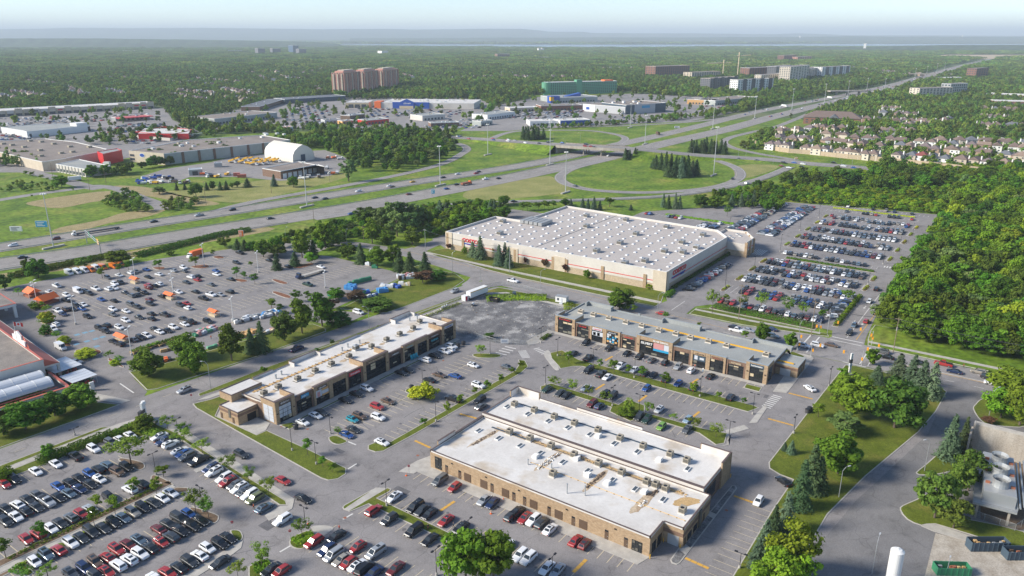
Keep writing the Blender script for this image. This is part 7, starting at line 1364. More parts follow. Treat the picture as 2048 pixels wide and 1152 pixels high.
for i,(l,r_,tp,nm) in enumerate([((690,194.5),(722,189),146,'leftmost of the three tall pink brick towers'),((730,186),(758,180.5),143.5,'middle one of the three tall pink brick towers'),((767,178.5),(798,172.5),141.5,'rightmost of the three tall pink brick towers')]):
    B=tower('apartment_tower',nm,l,r_,26,tp,'brick_pink',20,9,5,'stucco',pent=5,balc=True,roof='roof_pink',group='pink brick towers');MB().box(B.L*.1,4,B.h+.3,B.L*.9,22,B.h+3,'roof_pink').build('roof_cap',B.o)
    for k in (.16,.5,.84):MB().box(B.L*k-1.1,-1.4,0,B.L*k+1.1,.1,B.h-2,'stucco').build('balcony_stack',B.o);MB().box(-1.2,26*k-1.4,0,.1,26*k+1.4,B.h-2,'stucco').build('balcony_stack',B.o)
B=tower('apartment_block','long green-wrapped apartment block under construction',(1096,190.5),(1233,186.5),22,165,'teal_wrap',7,34,4,'white',roof='roof_white');MB().cyl(0,8,0,B.h,10,10,'teal_wrap',18).build('round_corner',B.o);MB().box(B.L*.4,-2,0,B.L*.48,10,B.h+4,'teal_wrap').build('stair_tower',B.o);MB().box(B.L*.82,2,B.h,B.L*.95,18,B.h+2.5,'orange').build('tarp',B.o)
for l,r_,dp,tp,wl,fl_,c,sc_,tr,lab in [((1310,154),(1378,151),40,133,'brick_red',6,16,4,'stucco','red-framed apartment block under construction above the wood'),((1383,160),(1440,157),30,145,'stucco',5,12,3,'beige','low peach apartment row beside the crane'),((1419,183),(1474,178),25,157,'siding_darkgrey',7,12,5,'stucco','dark grey hotel left of the black and white hotel'),((1474,186),(1545,182),22,160,'siding_white',7,14,4,'white','black and white banded hotel'),
        ((1497,158),(1548,155),30,136,'brick_red',8,10,4,'white','red brick apartment block with white top'),((1550,158),(1579,154),25,133,'siding_darkgrey',8,6,4,'white','dark apartment block between red and cream blocks'),((1578,166),(1616,160),28,134,'siding_cream',9,7,5,'white','cream apartment tower with rounded balconies'),((1618,160),(1640,156),28,137,'siding_beige',7,5,4,'white','beige apartment block right of the cream tower'),((1642,158),(1698,154),25,134.5,'siding_white',8,12,4,'white','white apartment block with dark vertical bands'),((1521,166),(1565,162),18,150,'siding_cream',4,10,3,'white','low cream hotel before the red brick block'),
        ((1567,125),(1592,123),30,111,'brick_red',9,5,4,'stucco','far red brick slab beyond the apartment blocks'),((1594,124.5),(1622,122.5),25,114,'brick_pink',6,6,3,'stucco','far pink brick slab beyond the apartment blocks'),((1836,199),(1903,196),22,177,'siding_cream',6,10,3,'siding_cream','cream block with rows of small windows near the highway'),((1950,158),(1974,156),25,137,'brick_red',5,5,4,'shingle_grey','red striped office block at the highway far right'),((1898,192),(1932,190),20,168,'metal_grey',4,8,3,'metal_pale','glass office behind the cream block')]:
    B=tower('apartment_block',lab,l,r_,dp,tp,wl,fl_,c,sc_,tr)
    if 'black and white' in lab or 'vertical bands' in lab:
        for k in range(4):MB().box(B.L*(.14+k*.24),-.8,0,B.L*(.24+k*.24),.1,B.h+(1.5 if 'black' in lab else 0),'dark_grey').build('dark_band',B.o)
for i,(x0,x1,yb,yt,wl,lab) in enumerate([(517,531,109.5,97,'siding_darkgrey','leftmost far office tower'),(546,562,110,97,'siding_darkgrey','second far office tower from the left'),(587,598,109,91,'steel_blue','tallest far blue office tower'),(599,613,110,98,'siding_darkgrey','far office tower right of the tallest one'),(764,777,110,102,'siding_white','far white office block near the river'),(777,823,112,108,'siding_white','far low white hall near the river'),(995,1020,117,108,'brick_brown','far brown slab left of the river bend'),(457,485,106,101,'steel_blue','far dark low office before the office towers'),(1080,1098,120.5,114.5,'brick_brown','far brown block in the trees'),(923,960,114,111.5,'siding_white','far low white hall in the trees'),(210,270,105,101.5,'siding_white','far pale factory on the left horizon'),(310,345,106,103,'siding_white','far pale sheds on the left horizon')]):
    B=front('office_tower' if yb-yt>7 else 'hall',lab,'building',(x0,yb),(x1,yb-.2),60,top=yt,wall=wl,roof='roof_brown');n_=max(2,int(B.h/8));windows(B,1,B.L-1,6,2,B.h-2,n_,B.L/6*.55,B.h/n_*.45)
for i,(l,r_,dp,h,wl,rf,lab) in enumerate([((1606,247),(1720,252),30,9,'brick_red','shingle_brown','large hipped-roof school beside the highway'),((1970,196),(2060,200),40,8,'brick_red','roof_white','long flat red brick school at the right'),((1988,210),(2070,212),30,7,'brick_red','roof_white','second flat red brick school building at the right'),((1992,166),(2060,168),30,7,'siding_white','roof_white','far white hall at the right edge'),((1890,161),(1925,160),30,7,'siding_beige','roof_white','low beige hall near the far overpass'),((1740,149),(1800,150),30,7,'siding_cream','shingle_tan','far cream row beside the highway')]):
    B=front('school' if 'school' in lab else 'hall',lab,'building',l,r_,dp,h=h,wall=wl,roof=rf);windows(B,1,B.L-1,int(B.L/7),1,h-2,2,3,1.6)
    if 'hipped' in lab:m=MB();m.add([(-1,-1,h+.3),(B.L+1,-1,h+.3),(B.L+1,dp+1,h+.3),(-1,dp+1,h+.3),(dp*.45,dp/2,h+8),(B.L-dp*.45,dp/2,h+8)],[(0,1,5,4),(1,2,5),(2,3,4,5),(3,0,4)],'shingle_brown');m.build('hip_roof',B.o);MB().add([(B.L*.45,-3,h),(B.L*.62,-3,h),(B.L*.535,-3,h+5),(B.L*.45,8,h+1),(B.L*.62,8,h+1),(B.L*.535,8,h+5)],[(0,1,2),(1,4,5,2),(3,0,2,5)],'shingle_grey').build('portico_gable',B.o)
# tower cranes
def crane(l,top,j0,j1,label):
    a,b=P(*l);h=height(l[0],l[1],top);t=thing('tower_crane',label,'crane',(a,b,0));m=MB();m.box(-1,-1,0,1,1,h,'beige');m.build('mast',t)
    d=width_m(l[0],l[1],1);cx=CP;ux,uy=E1[0],-E1[1];m=MB()
    p=(j0*d*ux,j0*d*uy,h-1);q_=(j1*d*ux,j1*d*uy,h+1);m.bar(p,q_,1.0,'beige',4);m.build('jib',t);MB().box(-1.2,-1.2,h,1.2,1.2,h+9,'beige').build('apex',t);m=MB();m.bar((0,0,h+9),(p[0]*.6,p[1]*.6,h),.3,'metal_grey',3);m.bar((0,0,h+9),(q_[0]*.8,q_[1]*.8,h),.3,'metal_grey',3);m.build('tie',t)
crane((1445,156),126,-33,15,'pale tower crane with long jib left of the hotels');crane((1474,160),111,-4,23,'taller tower crane beside the half-built tower')
# second and third highway bridges
for l,r_,zz,lab in (((1660,191),(1736,190),7,'second road bridge across the highway in the distance'),((1790,154),(1905,155),8,'third thin bridge across the highway in the far distance')):
    a,b=np.array(P(*l)),np.array(P(*r_));d=b-a;L_=np.linalg.norm(d);t=thing('overpass_bridge',lab,'bridge',(*a,0),math.atan2(d[1],d[0]));MB().box(0,0,zz,L_,12,zz+2.4,'concrete_old').build('deck',t)
    for k in (.2,.5,.8):MB().box(L_*k-1,3,0,L_*k+1,9,zz,'concrete_old').build('pier',t)

# ---- suburb houses
HP={}
def house_meshes(wall,roof,var):
    key=(wall,roof,var)
    if key in HP:return HP[key]
    W_,D,h=((8.5,10,5.6),(10,9,5.8),(7.5,11,6.0))[var];w_=MB().box(-W_/2,-D/2,0,W_/2,D/2,h,wall);e_=.45;k=W_*.42
    r_=MB();r_.add([(-W_/2-e_,-D/2-e_,h),(W_/2+e_,-D/2-e_,h),(W_/2+e_,D/2+e_,h),(-W_/2-e_,D/2+e_,h),(0,-D/2+(k if var!=2 else -e_),h+W_*.36),(0,D/2-k,h+W_*.36)],[(0,1,4),(1,2,5,4),(2,3,5),(3,0,4,5),(3,2,1,0)],roof)
    c_=MB().box(W_/2-.2,-.6,0,W_/2+.6,.6,h+3.0,'siding_white' if wall!='siding_white' else 'siding_cream')
    g_=MB()
    for x in (-W_*.27,W_*.22):
        for z in (1.2,3.8):g_.box(x-.7,-D/2-.06,z,x+.7,-D/2+.02,z+1.2,'window_far')
    g2=MB()
    for y in (-D*.25,D*.2):
        g2.box(-W_/2-.06,y-.6,3.6,-W_/2+.02,y+.6,4.8,'window_far')
    HP[key]=(w_.mesh('wall'),r_.mesh('roof'),c_.mesh('chimney'),g_.mesh('windows'),g2.mesh('windows'));return HP[key]
WALLS=['siding_cream','siding_cream','siding_beige','siding_white','siding_brick','siding_grey'];ROOFS=['shingle_brown','shingle_brown','shingle_mauve','shingle_tan','shingle_grey','shingle_brown','shingle_red']
HOUSES=[]
WN=dict(siding_cream='cream',siding_beige='beige',siding_white='white',siding_brick='brick',siding_grey='pale grey');RN=dict(shingle_brown='brown',shingle_mauve='dull purple',shingle_tan='tan',shingle_grey='dark grey',shingle_red='red')
def house(x,y,rz,wall,roof,var,label,group):
    t=thing('house',label,'house',(x,y,0),rz,group);t.scale=(1.18,1.18,1.12);ms=house_meshes(wall,roof,var)
    link('wall',ms[0],t);ro=link('roof',ms[1],t);link('chimney',ms[2],ro);link('windows',ms[3],t,kind='stuff');link('windows',ms[4],t,kind='stuff');HOUSES.append((x,y))
r=random.Random(17)
rowpx=[(1542,299),(1556,300),(1575,302),(1613,306),(1633,309),(1651,310),(1680,313),(1696,315),(1712,317),(1730,319),(1745,320),(1795,322),(1823,322),(1843,324),(1865,326),(1889,329),(1921,331),(1949,333),(1974,336),(2006,339),(2030,342),(2060,346)]
special={12:('siding_beige','shingle_grey'),13:('siding_white','shingle_red'),14:('siding_white','shingle_grey'),15:('siding_white','shingle_grey')}
seen={}
for i,(px,py) in enumerate(rowpx):
    a,b=P(px,py);wl,rf=special.get(i,(r.choice(WALLS[:4]),r.choice(ROOFS[:4])));d=np.array(P(px+20,py+2.2))-np.array(P(px,py))
    house(a,b,math.atan2(d[1],d[0]),wl,rf,i%3,f'{WN[wl]} house with {RN[rf]} roof, {ORD[i]} along the sound wall from the left','houses along the sound wall')
HROW={}
def houserow(p,q_,n,group,phrase,seed,jitter=3):
    HROW[group]=HROW.get(group,0)+1;kk=HROW[group]
    r=random.Random(seed);a,b=np.array(P(*p)),np.array(P(*q_));d=b-a;rz=math.atan2(d[1],d[0])
    for k in range(n):
        c=a+d*(k+.5)/n;wl,rf=r.choice(WALLS),r.choice(ROOFS[:6]);c2=c+np.array((r.gauss(0,jitter),r.gauss(0,jitter)))
        house(c2[0],c2[1],rz+r.gauss(0,.08)+r.choice((0,math.pi,HALF)),wl,rf,r.randrange(3),f'{WN[wl]} house, {RN[rf]} roof, {ORD[k]} from left in {ORD[kk - 1]} {phrase}',group)
for k,(p,q_,n) in enumerate([((1560,283),(1760,303),10),((1790,300),(2060,326),13),((1545,272),(1640,262),5),((1700,284),(2060,308),14),((1640,276),(1700,280),3),((1720,268),(1830,272),6),((1640,262),(1690,266),3),((1800,262),(1900,245),6),((1730,246),(1850,252),7),((1750,232),(1830,236),5),((1950,256),(2060,262),6),((1950,240),(2060,245),6),((1960,224),(2060,228),5),((1880,290),(2060,296),7),((1760,222),(1800,224),3)]):houserow(p,q_,n,'houses in the suburb behind the sound wall','row of right suburb',50+k)
for k,(p,q_,n) in enumerate([((20,186),(95,197),8),((130,178),(195,200),10),((215,182),(270,200),8),((0,194),(30,202),4),((330,166),(365,172),5),((370,168),(430,174),6),((340,194),(420,206),7),((355,185),(435,192),8),((440,182),(510,188),6),((450,200),(500,206),4),((60,165),(110,172),4),((380,160),(480,168),7),((520,155),(545,165),5),((555,155),(600,162),5),((460,192),(520,194),5),((630,178),(650,190),3),((800,152),(830,158),4),((900,160),(1010,156),6),((1020,155),(1060,158),4),((1100,156),(1190,160),5),((1000,150),(1040,148),3),((170,160),(290,158),5),((470,150),(560,146),6)]):houserow(p,q_,n,'houses in the left-hand suburbs','row of left suburbs',90+k,4)
for k,(p,q_,n) in enumerate([((0,133),(115,137),14),((1700,137),(1790,148),10),((1820,150),(1850,152),3),((290,124),(325,126),4),((1720,128),(1830,130),10),((600,150),(700,130),8),((860,128),(980,138),8),((1180,140),(1290,138),6)]):houserow(p,q_,n,'houses far off among the trees','far row among trees',130+k,6)
# the sound wall
SWP=curve([P(*p) for p in [(1500,285),(1530,294),(1562,304),(1620,309),(1700,318),(1760,323),(1850,332),(1950,343),(2048,353),(2160,366)]],4)
t=thing('sound_wall','long beige sound wall in front of the suburb houses','wall',(0,0,0))
SWL=plen(SWP);s=0;k=0
while s<SWL-12:
    p,d=along(SWP,s);q_,_=along(SWP,s+12);d=q_-p;L_=float(np.linalg.norm(d));o=link('wall_panel',None,t) if False else MB().box(.15,-.15,0,L_-.15,.15,4.4,'block_wall').build('wall_panel',t,(*p,0),math.atan2(d[1],d[0]));MB().box(-.25,-.3,0,.25,.3,4.7,'block_wall').build('post',t,(*p,0),math.atan2(d[1],d[0]));s+=12;k+=1
# ================================================================== WOODS AND DISTANT TREE COVER (masses), RIVER, HILLS, HAZE
def crown_object(mesh):
    for o in bpy.data.objects:
        if o.data is mesh:return o
def instancer(name,label,items,src,seed,cat='trees'):
    """one mass: the points are vertices, a node tree stands a copy of an existing crown on each"""
    me=bpy.data.meshes.new(name);n=len(items);me.vertices.add(n);it=np.array([(t[0],t[1],.05) for t in items],np.float32);me.vertices.foreach_set('co',it.ravel())
    sc=me.attributes.new('size','FLOAT_VECTOR','POINT');R=src[1];sc.data.foreach_set('vector',np.array([(t[3]/(2*R),t[3]/(2*R),t[2]/10.0) for t in items],np.float32).ravel())
    ro=me.attributes.new('turn','FLOAT_VECTOR','POINT');rr=np.zeros((n,3),np.float32);rr[:,2]=np.random.default_rng(seed).uniform(0,6.283,n);ro.data.foreach_set('vector',rr.ravel())
    o=link(name,me,None,kind='stuff');o['label']=label;o['category']=cat
    ng=bpy.data.node_groups.new(name,'GeometryNodeTree');ng.interface.new_socket('Geometry',in_out='INPUT',socket_type='NodeSocketGeometry');ng.interface.new_socket('Geometry',in_out='OUTPUT',socket_type='NodeSocketGeometry')
    gi=ng.nodes.new('NodeGroupInput');go=ng.nodes.new('NodeGroupOutput');ip=ng.nodes.new('GeometryNodeInstanceOnPoints');oi=ng.nodes.new('GeometryNodeObjectInfo');oi.transform_space='ORIGINAL';oi.inputs[0].default_value=src[0]
    a1=ng.nodes.new('GeometryNodeInputNamedAttribute');a1.data_type='FLOAT_VECTOR';a1.inputs[0].default_value='size';a2=ng.nodes.new('GeometryNodeInputNamedAttribute');a2.data_type='FLOAT_VECTOR';a2.inputs[0].default_value='turn'
    er=ng.nodes.new('FunctionNodeEulerToRotation');lk=ng.links.new
    lk(gi.outputs[0],ip.inputs['Points']);lk(oi.outputs['Geometry'],ip.inputs['Instance']);lk(a2.outputs[0],er.inputs[0]);lk(er.outputs[0],ip.inputs['Rotation']);lk(a1.outputs[0],ip.inputs['Scale']);lk(ip.outputs[0],go.inputs[0])
    md=o.modifiers.new('trees','NODES');md.node_group=ng;return o
by={}
for i,t in enumerate(REST):
    cr=KINDS[t[4]][2];by.setdefault((t[4],i%len(cr)),[]).append(t)
for (kd,i),items in by.items():
    co=crown_object(KINDS[kd][2][i])
    if co is None:co=next((crown_object(m_) for m_ in KINDS[kd][2] if crown_object(m_)),None)
    if co:instancer('wood',f'mass of {KINDS[kd][0]} trees in the woods around the car parks',items,(co,KINDS[kd][1]),len(items))

# far trees: three simple crown forms and one clump, each first stood as a tree of its own
FARC=[broadleaf('crown','leaf_far',60+i,R=4.6,H=10,base=-.05,clusters=12,per=30,leaf=.95,spread=.42,shape=1.0+.3*i) for i in range(3)]
FARS=conifer('crown','leaf_spruce',66,R=2.8,whorls=12,per=9,leaf=.6)
def clump(seed):
    rng=np.random.default_rng(seed);P_,N_,S_=[],[],[]
    for k in range(16):
        c=np.array([rng.uniform(-20,20),rng.uniform(-20,20),rng.uniform(4,7)]);n=26;d=unit(rng,n);d[:,2]=np.abs(d[:,2]);P_.append(c+d*rng.uniform(4.5,7.5)*np.array([1,1,.85]));N_.append(d+.5*unit(rng,n));S_.append(rng.uniform(1.6,2.8,n))
    return leafmesh('crown',np.concatenate(P_),np.concatenate(N_),np.concatenate(S_),'leaf_far',rng)
CLUMP=[clump(70),clump(71)]
def stand(mesh,R,at_,h,wd,label,nm='broadleaf_tree'):
    x,y=P(*at_);e_=thing(nm,label,'tree',(x,y,.05));e_.scale=(wd/(2*R),wd/(2*R),h/10.0);c=link('crown',mesh,e_);link('trunk',TB,e_);return c
FSRC=[(stand(FARC[0],4.6,(700,262),12,11,'broad round tree left of the boulevard restaurants'),4.6),(stand(FARC[1],4.6,(752,268),14,10,'tall tree before the red restaurant'),4.6),(stand(FARC[2],4.6,(660,272),13,12,'round tree on the meadow before the mall'),4.6)]
SSRC=(stand(FARS,2.8,(905,300),14,7,'lone dark spruce beside the curving slip road','spruce_tree'),2.8)
CSRC=[(stand(CLUMP[0],20,(1010,128),10,40,'far dense group of trees before the brown slab'),20),(stand(CLUMP[1],20,(350,122),10,40,'far dense group of trees on the left horizon'),20)]
def inpoly(X,Y,poly):
    c=np.zeros(X.shape,bool);n=len(poly)
    for i in range(n):
        (x1,y1),(x2,y2)=poly[i],poly[i-1]
        k=(y1>Y)!=(y2>Y);xi=(x2-x1)*(Y-y1)/(y2-y1+1e-12)+x1;c^=k&(X<xi)
    return c
def near_path(X,Y,path,rad):
    m=np.zeros(X.shape,bool)
    for i in range(len(path)-1):
        a=np.array(path[i][:2]);b=np.array(path[i+1][:2]);d=b-a;L2=d@d+1e-9;t=np.clip(((X-a[0])*d[0]+(Y-a[1])*d[1])/L2,0,1);m|=(X-a[0]-t*d[0])**2+(Y-a[1]-t*d[1])**2<rad*rad
    return m
RIV=[(560,87.4),(700,88.2),(820,88.6),(1024,89.3),(1280,89.5),(1536,88.8),(1750,86.4),(2048,85.0),(2300,84.4),(2300,89.4),(2048,89.7),(1900,90.4),(1760,92),(1640,93),(1536,94),(1300,96.2),(1100,96.5),(1000,95.4),(900,92.6),(820,91),(700,89.6),(560,88.0)]
RIVW=[P(*p) for p in RIV]
FIELDS=[([(1864,110.5),(1900,109.4),(2060,109.6),(2060,117),(1950,118),(1880,117)],'field'),([(1640,114),(1700,113.4),(1706,115.6),(1640,117)],'field'),([(864,150.5),(892,149),(890,156),(872,157)],'meadow_grass'),([(1030,192),(1080,194),(1250,188),(1400,176),(1400,170),(1330,172),(1240,186),(1080,191)],'meadow_grass'),([(1760,205),(1835,201),(1840,208),(1770,212)],'meadow_grass'),([(545,146),(570,145),(572,149),(548,150)],'meadow_grass'),([(1300,112),(1345,111),(1350,113),(1300,114)],'field')]
FW=[]
for pts,mt in FIELDS:W_=[P(*p) for p in pts];FW.append(W_);sheet('field',W_,.3,mt)
LOTS=[[P(*p) for p in pts] for pts in ([(-80,345),(-80,222),(120,224),(330,214),(345,240),(400,262),(330,300),(120,345)],[(420,262),(430,230),(560,202),(660,198),(960,200),(985,212),(960,240),(905,262),(640,256)],[(920,262),(970,240),(995,210),(1080,193),(1240,186),(1480,200),(1480,222),(1380,243),(1180,252),(1010,262)])]
HA_=np.array(HOUSES)
def cover(d0,d1,step,hr,wr,seed,keep=1.0,lots=.06):
    """tree positions over the view wedge between two distances"""
    rng=np.random.default_rng(seed);lim=d1*1.25;g_=np.arange(-lim,lim,step);out=[]
    # work in camera-aligned axes, then turn to the street grid
    u=np.arange(-d1*.78,d1*.78,step);v=np.arange(d0,d1,step);U,V=np.meshgrid(u,v);U=U.ravel()+rng.uniform(-.48,.48,U.size)*step;V=V.ravel()+rng.uniform(-.48,.48,V.size)*step
    k=(np.abs(U)<V*.74+40);U,V=U[k],V[k];X=U*E1[0]+V*E1[1];Y=-U*E1[1]+V*E1[0]
    bad=rng.random(X.size)>keep;bad|=inpoly(X,Y,near)
    for W_ in FW:bad|=inpoly(X,Y,W_)
    bad|=inpoly(X,Y,RIVW);rl=rng.random(X.size)
    for W_ in LOTS:bad|=inpoly(X,Y,W_)&(rl>lots)
    if d0<2500:
        for W_ in CLEAR:bad|=inpoly(X,Y,W_)&(rl>.25)
    for W_ in BUILT:bad|=inpoly(X,Y,offset(W_,-(4 if d0<2500 else 25)))
    bad|=near_path(X,Y,HW_UP,24 if d0<2500 else 40)|near_path(X,Y,HW_LO,26 if d0<2500 else 40)
    if d0<1500:
        for pth,w_ in ((XR,22),(URL,9),(TOPR,9),(RGT,9),(SWP,5)):bad|=near_path(X,Y,pth,w_)
    X,Y=X[~bad],Y[~bad]
    if d0<3000:
        ok=np.ones(X.size,bool)
        for hx,hy in HA_:ok&=(X-hx)**2+(Y-hy)**2>(8 if d0<1400 else 11)**2
        # keep sight of the houses: thin the trees directly in front of them (gardens and streets)
        L_=np.hypot(X,Y)
        for hx,hy in HA_:
            hl_=math.hypot(hx,hy);t=(X*hx+Y*hy)/hl_;lat=np.abs(X*hy-Y*hx)/hl_;m_=(lat<6)&(t<hl_)&(t>hl_-(30 if d0<1400 else 85));ok&=~(m_&(rng.random(X.size)<(.42 if d0<1400 else .8)))
        X,Y=X[ok],Y[ok]
    h=rng.uniform(*hr,X.size)*(1+.25*np.sin(X*.011)*np.cos(Y*.013));w_=h*rng.uniform(*wr,X.size);return [(X[i],Y[i],h[i],w_[i]) for i in range(X.size)]
A=cover(480,1500,7.6,(6,12),(.7,1.0),1,.74);B_=cover(1500,2900,11.0,(8,14),(.85,1.15),2,.86);C_=cover(2900,8600,30.0,(8,13),(3.0,4.2),3,.92,0)
D_=cover(11200,30000,170.0,(14,26),(9,13),4,.7,0)
for i in range(3):instancer('tree_cover',f'tree canopy of the suburbs and woods, crown form {["broad", "round", "tall"][i]}',A[i::3]+B_[i::3],FSRC[i],20+i)
for i in range(2):instancer('distant_forest','distant forest canopy reaching to the river' if i==0 else 'distant forest canopy and woods beyond the river',C_[i::2]+D_[i::2],CSRC[i],30+i)
extra=scatter([(630,292),(620,262),(700,258),(800,262),(920,268),(905,285),(800,292),(720,300)],110,51,['x'],(8,14),(.7,1.0),'',7)+scatter([(1300,246),(1380,238),(1500,222),(1540,212),(1560,205),(1500,212),(1400,232),(1300,240)],120,52,['x'],(5,10),(.8,1.1),'',6)+scatter([(1040,262),(1180,254),(1300,246),(1290,243),(1180,251),(1060,257)],50,53,['x'],(4,8),(.8,1.2),'',5)+scatter([(1480,300),(1505,278),(1540,262),(1560,268),(1535,290),(1520,300)],45,54,['x'],(5,10),(.8,1.1),'',6)+scatter([(-60,330),(0,312),(70,318),(90,338),(40,336)],30,55,['x'],(7,12),(.8,1.1),'',7)+scatter([(150,290),(250,262),(420,256),(520,248),(560,262),(430,272),(260,290)],90,56,['x'],(6,11),(.8,1.1),'',8)+scatter([(210,400),(250,388),(290,402),(300,425),(250,424),(200,408)],40,57,['x'],(3,6),(1,1.3),'',4)+scatter([(320,408),(400,402),(380,420),(320,425)],16,58,['x'],(3,6),(1,1.3),'',4)+scatter([(1900,355),(2060,340),(2060,352),(1930,362)],8,59,['x'],(3,5),(1,1.3),'',4)
extra+=scatter([(0,385),(25,365),(120,372),(110,382)],30,60,['x'],(2,4),(1,1.4),'',3)+scatter([(550,292),(640,300),(640,278),(560,268)],60,61,['x'],(8,13),(.7,1),'',6)+[t for t in scatter([(1525,296),(1560,270),(1640,262),(2080,300),(2080,348),(1700,316)],420,62,['x'],(4.5,10),(.8,1.15),'',5.5) if all((t[0]-hx)**2+(t[1]-hy)**2>66 for hx,hy in HOUSES)]
for i in range(3):instancer('tree_belt',f'belts of trees along roads and yards across the highway, {["first", "second", "third"][i]} crown form',extra[i::3],FSRC[i],40+i)
instancer('tree_cover','dark spruces scattered through the suburbs',[(t[0]+3,t[1]+3,t[2]*1.1,t[3]*.5) for t in A[::9]],SSRC,44)

# --- river and hills
m,t_,b_=newmat('river_water');b_.inputs['Base Color'].default_value=(.10,.16,.20,1);b_.inputs['Roughness'].default_value=.25;b_.inputs['Specular IOR Level'].default_value=.6
sheet('river',RIVW,1.2,'river_water')
def ray_at(px,py,D):
    a=(px-1024)/FPX;b=(py-576)/FPX;t=D/(CP-b*SP);x,y,z=a*t,D,CAM_H+(-SP-b*CP)*t;return (x*E1[0]+y*E1[1],-x*E1[1]+y*E1[0],z)
def ridge(name,prof,D,mat,front_,back,seed):
    rng=np.random.default_rng(seed);xs_=np.linspace(prof[0][0],prof[-1][0],180);ys=np.interp(xs_,[p[0] for p in prof],[p[1] for p in prof])+np.convolve(rng.normal(0,.55,190),np.ones(11)/11*1.6,'valid')
    m=MB();V=[];rows=[(front_,0),(front_+(D-front_)*.45,.35),(front_+(D-front_)*.75,.72),(D,1.0),(back,.2)]
    for d_,f in rows:
        for i,(px,py) in enumerate(zip(xs_,ys)):
            x,y,z=ray_at(px,py,D);k=d_/D;n_=1+.12*math.sin(i*.9+f*9)*(f>0)*(f<1);V.append((x*k,y*k,max(z*f*n_,-.5) if f else -.5))
    n=len(xs_);m.add(V,[(r_*n+i,r_*n+i+1,(r_+1)*n+i+1,(r_+1)*n+i) for r_ in range(len(rows)-1) for i in range(n-1)],mat);return m.build(name,kind='structure')
noisy('forest_hill',[(0.3,(0.030,0.055,0.020)),(0.7,(0.060,0.095,0.035))],0.002,fine=.02,fine_amt=.3)
ridge('hills',[(-300,58.5),(0,58.5),(70,57.5),(140,55.5),(240,56.6),(390,55.5),(520,57.2),(640,58.4),(770,57.8),(820,59.2),(900,58.4),(960,57.4),(1040,57.8),(1075,60.2),(1100,63.6),(1165,63.2),(1185,66.0),(1290,66.6),(1400,66.8),(1540,68.6),(1600,66.8),(1700,70.5),(2048,71.2),(2300,71.2)],24000,'forest_hill',17000,30000,1)
ridge('wooded_rise',[(-300,76.6),(0,76.9),(120,76.8),(250,77.3),(400,79.5),(520,81.5),(640,84.5),(680,88)],9200,'forest_hill',7000,11000,2)
ridge('wooded_rise',[(700,76.6),(1024,75.2),(1280,75.0),(1536,74.2),(1700,72.4),(2048,73.6),(2300,73.6)],15500,'forest_hill',11600,17500,3)
ridge('wooded_rise',[(1500,97),(1700,93.5),(1800,92.0),(1900,90.2),(2048,89.4),(2300,89.0)],6600,'forest_hill',5600,7400,4)
# pale buildings on the far shore, a handful
r=random.Random(4)
FSB=[(1195,80),(1360,83),(1290,87.5),(1450,85),(1925,71.5),(1600,73.5),(840,81.5),(1085,100.2),(1078,100.4),(1730,91),(1500,82)]
for i,(px,py) in enumerate(FSB):
    zz=1.0;x,y,z=ray_at(px,py,14500 if py<90 else 6000);b=Bld('hall',f'tiny pale building on the far horizon, {ORD[sorted(FSB).index((px, py))]} from the left','building',(x,y),r.random());MB().box(-25,-8,max(z-20,0),25,8,z+12,'siding_white').build('wall',b.o);MB().box(-26,-9,z+12,26,9,z+16,'roof_white').build('roof',b.o)

# --- the air: one closed box of thin haze round everything
hz=bpy.data.materials.new('haze');hz.use_nodes=True;ht_=hz.node_tree;ht_.nodes.remove(ht_.nodes['Principled BSDF']);pv=ht_.nodes.new('ShaderNodeVolumePrincipled');pv.inputs['Color'].default_value=HAZE_C;pv.inputs['Density'].default_value=HAZE_D;pv.inputs['Anisotropy'].default_value=0.0
ht_.links.new(pv.outputs[0],ht_.nodes['Material Output'].inputs['Volume']);M['haze']=hz
hb=MB().box(-95000,-95000,-2,95000,95000,520,'haze').build('haze',kind='stuff');hb['label']='thin pale haze in the air';hb['category']='haze'
# ================================================================== STREET FURNITURE, MACHINES, PEOPLE, SMALL THINGS
def basepx(c,r_,x,y):return c*512+x/4,r_*288+y/4
RIGHT=np.array((E1[0],-E1[1]))                          # unit step to the right of the view, on the ground
def hq(c,r_,x,y,ty):px,py=basepx(c,r_,x,y);return height(px,py,r_*288+ty/4)
def grp(items,fmt,key=lambda i:i):
    o=sorted(range(len(items)),key=lambda i:basepx(*items[i][:4])[0]);return {i:fmt%ORD[k] for k,i in enumerate(o)}
def lot_lamp(h,label,x,y,rz,group,heads=2,base=True,mat='black'):
    t=thing('lamp_post',label,'lamp post',(x,y,.05),rz,group);MB().cyl(0,0,.7 if base else 0,h,.09,.06,mat,6).build('pole',t)
    if base:MB().cyl(0,0,0,.8,.3,.28,'concrete',10).build('base',t)
    for s in ((-1,1) if heads==2 else (1,)):
        MB().box(0 if s>0 else -1.1,-.04,h-.08,1.1 if s>0 else 0,.04,h,mat).build('arm',t);MB().box(s*.75,-.22,h-.05,s*1.5,.22,h+.13,mat).build('lamp_head',t)
    return t
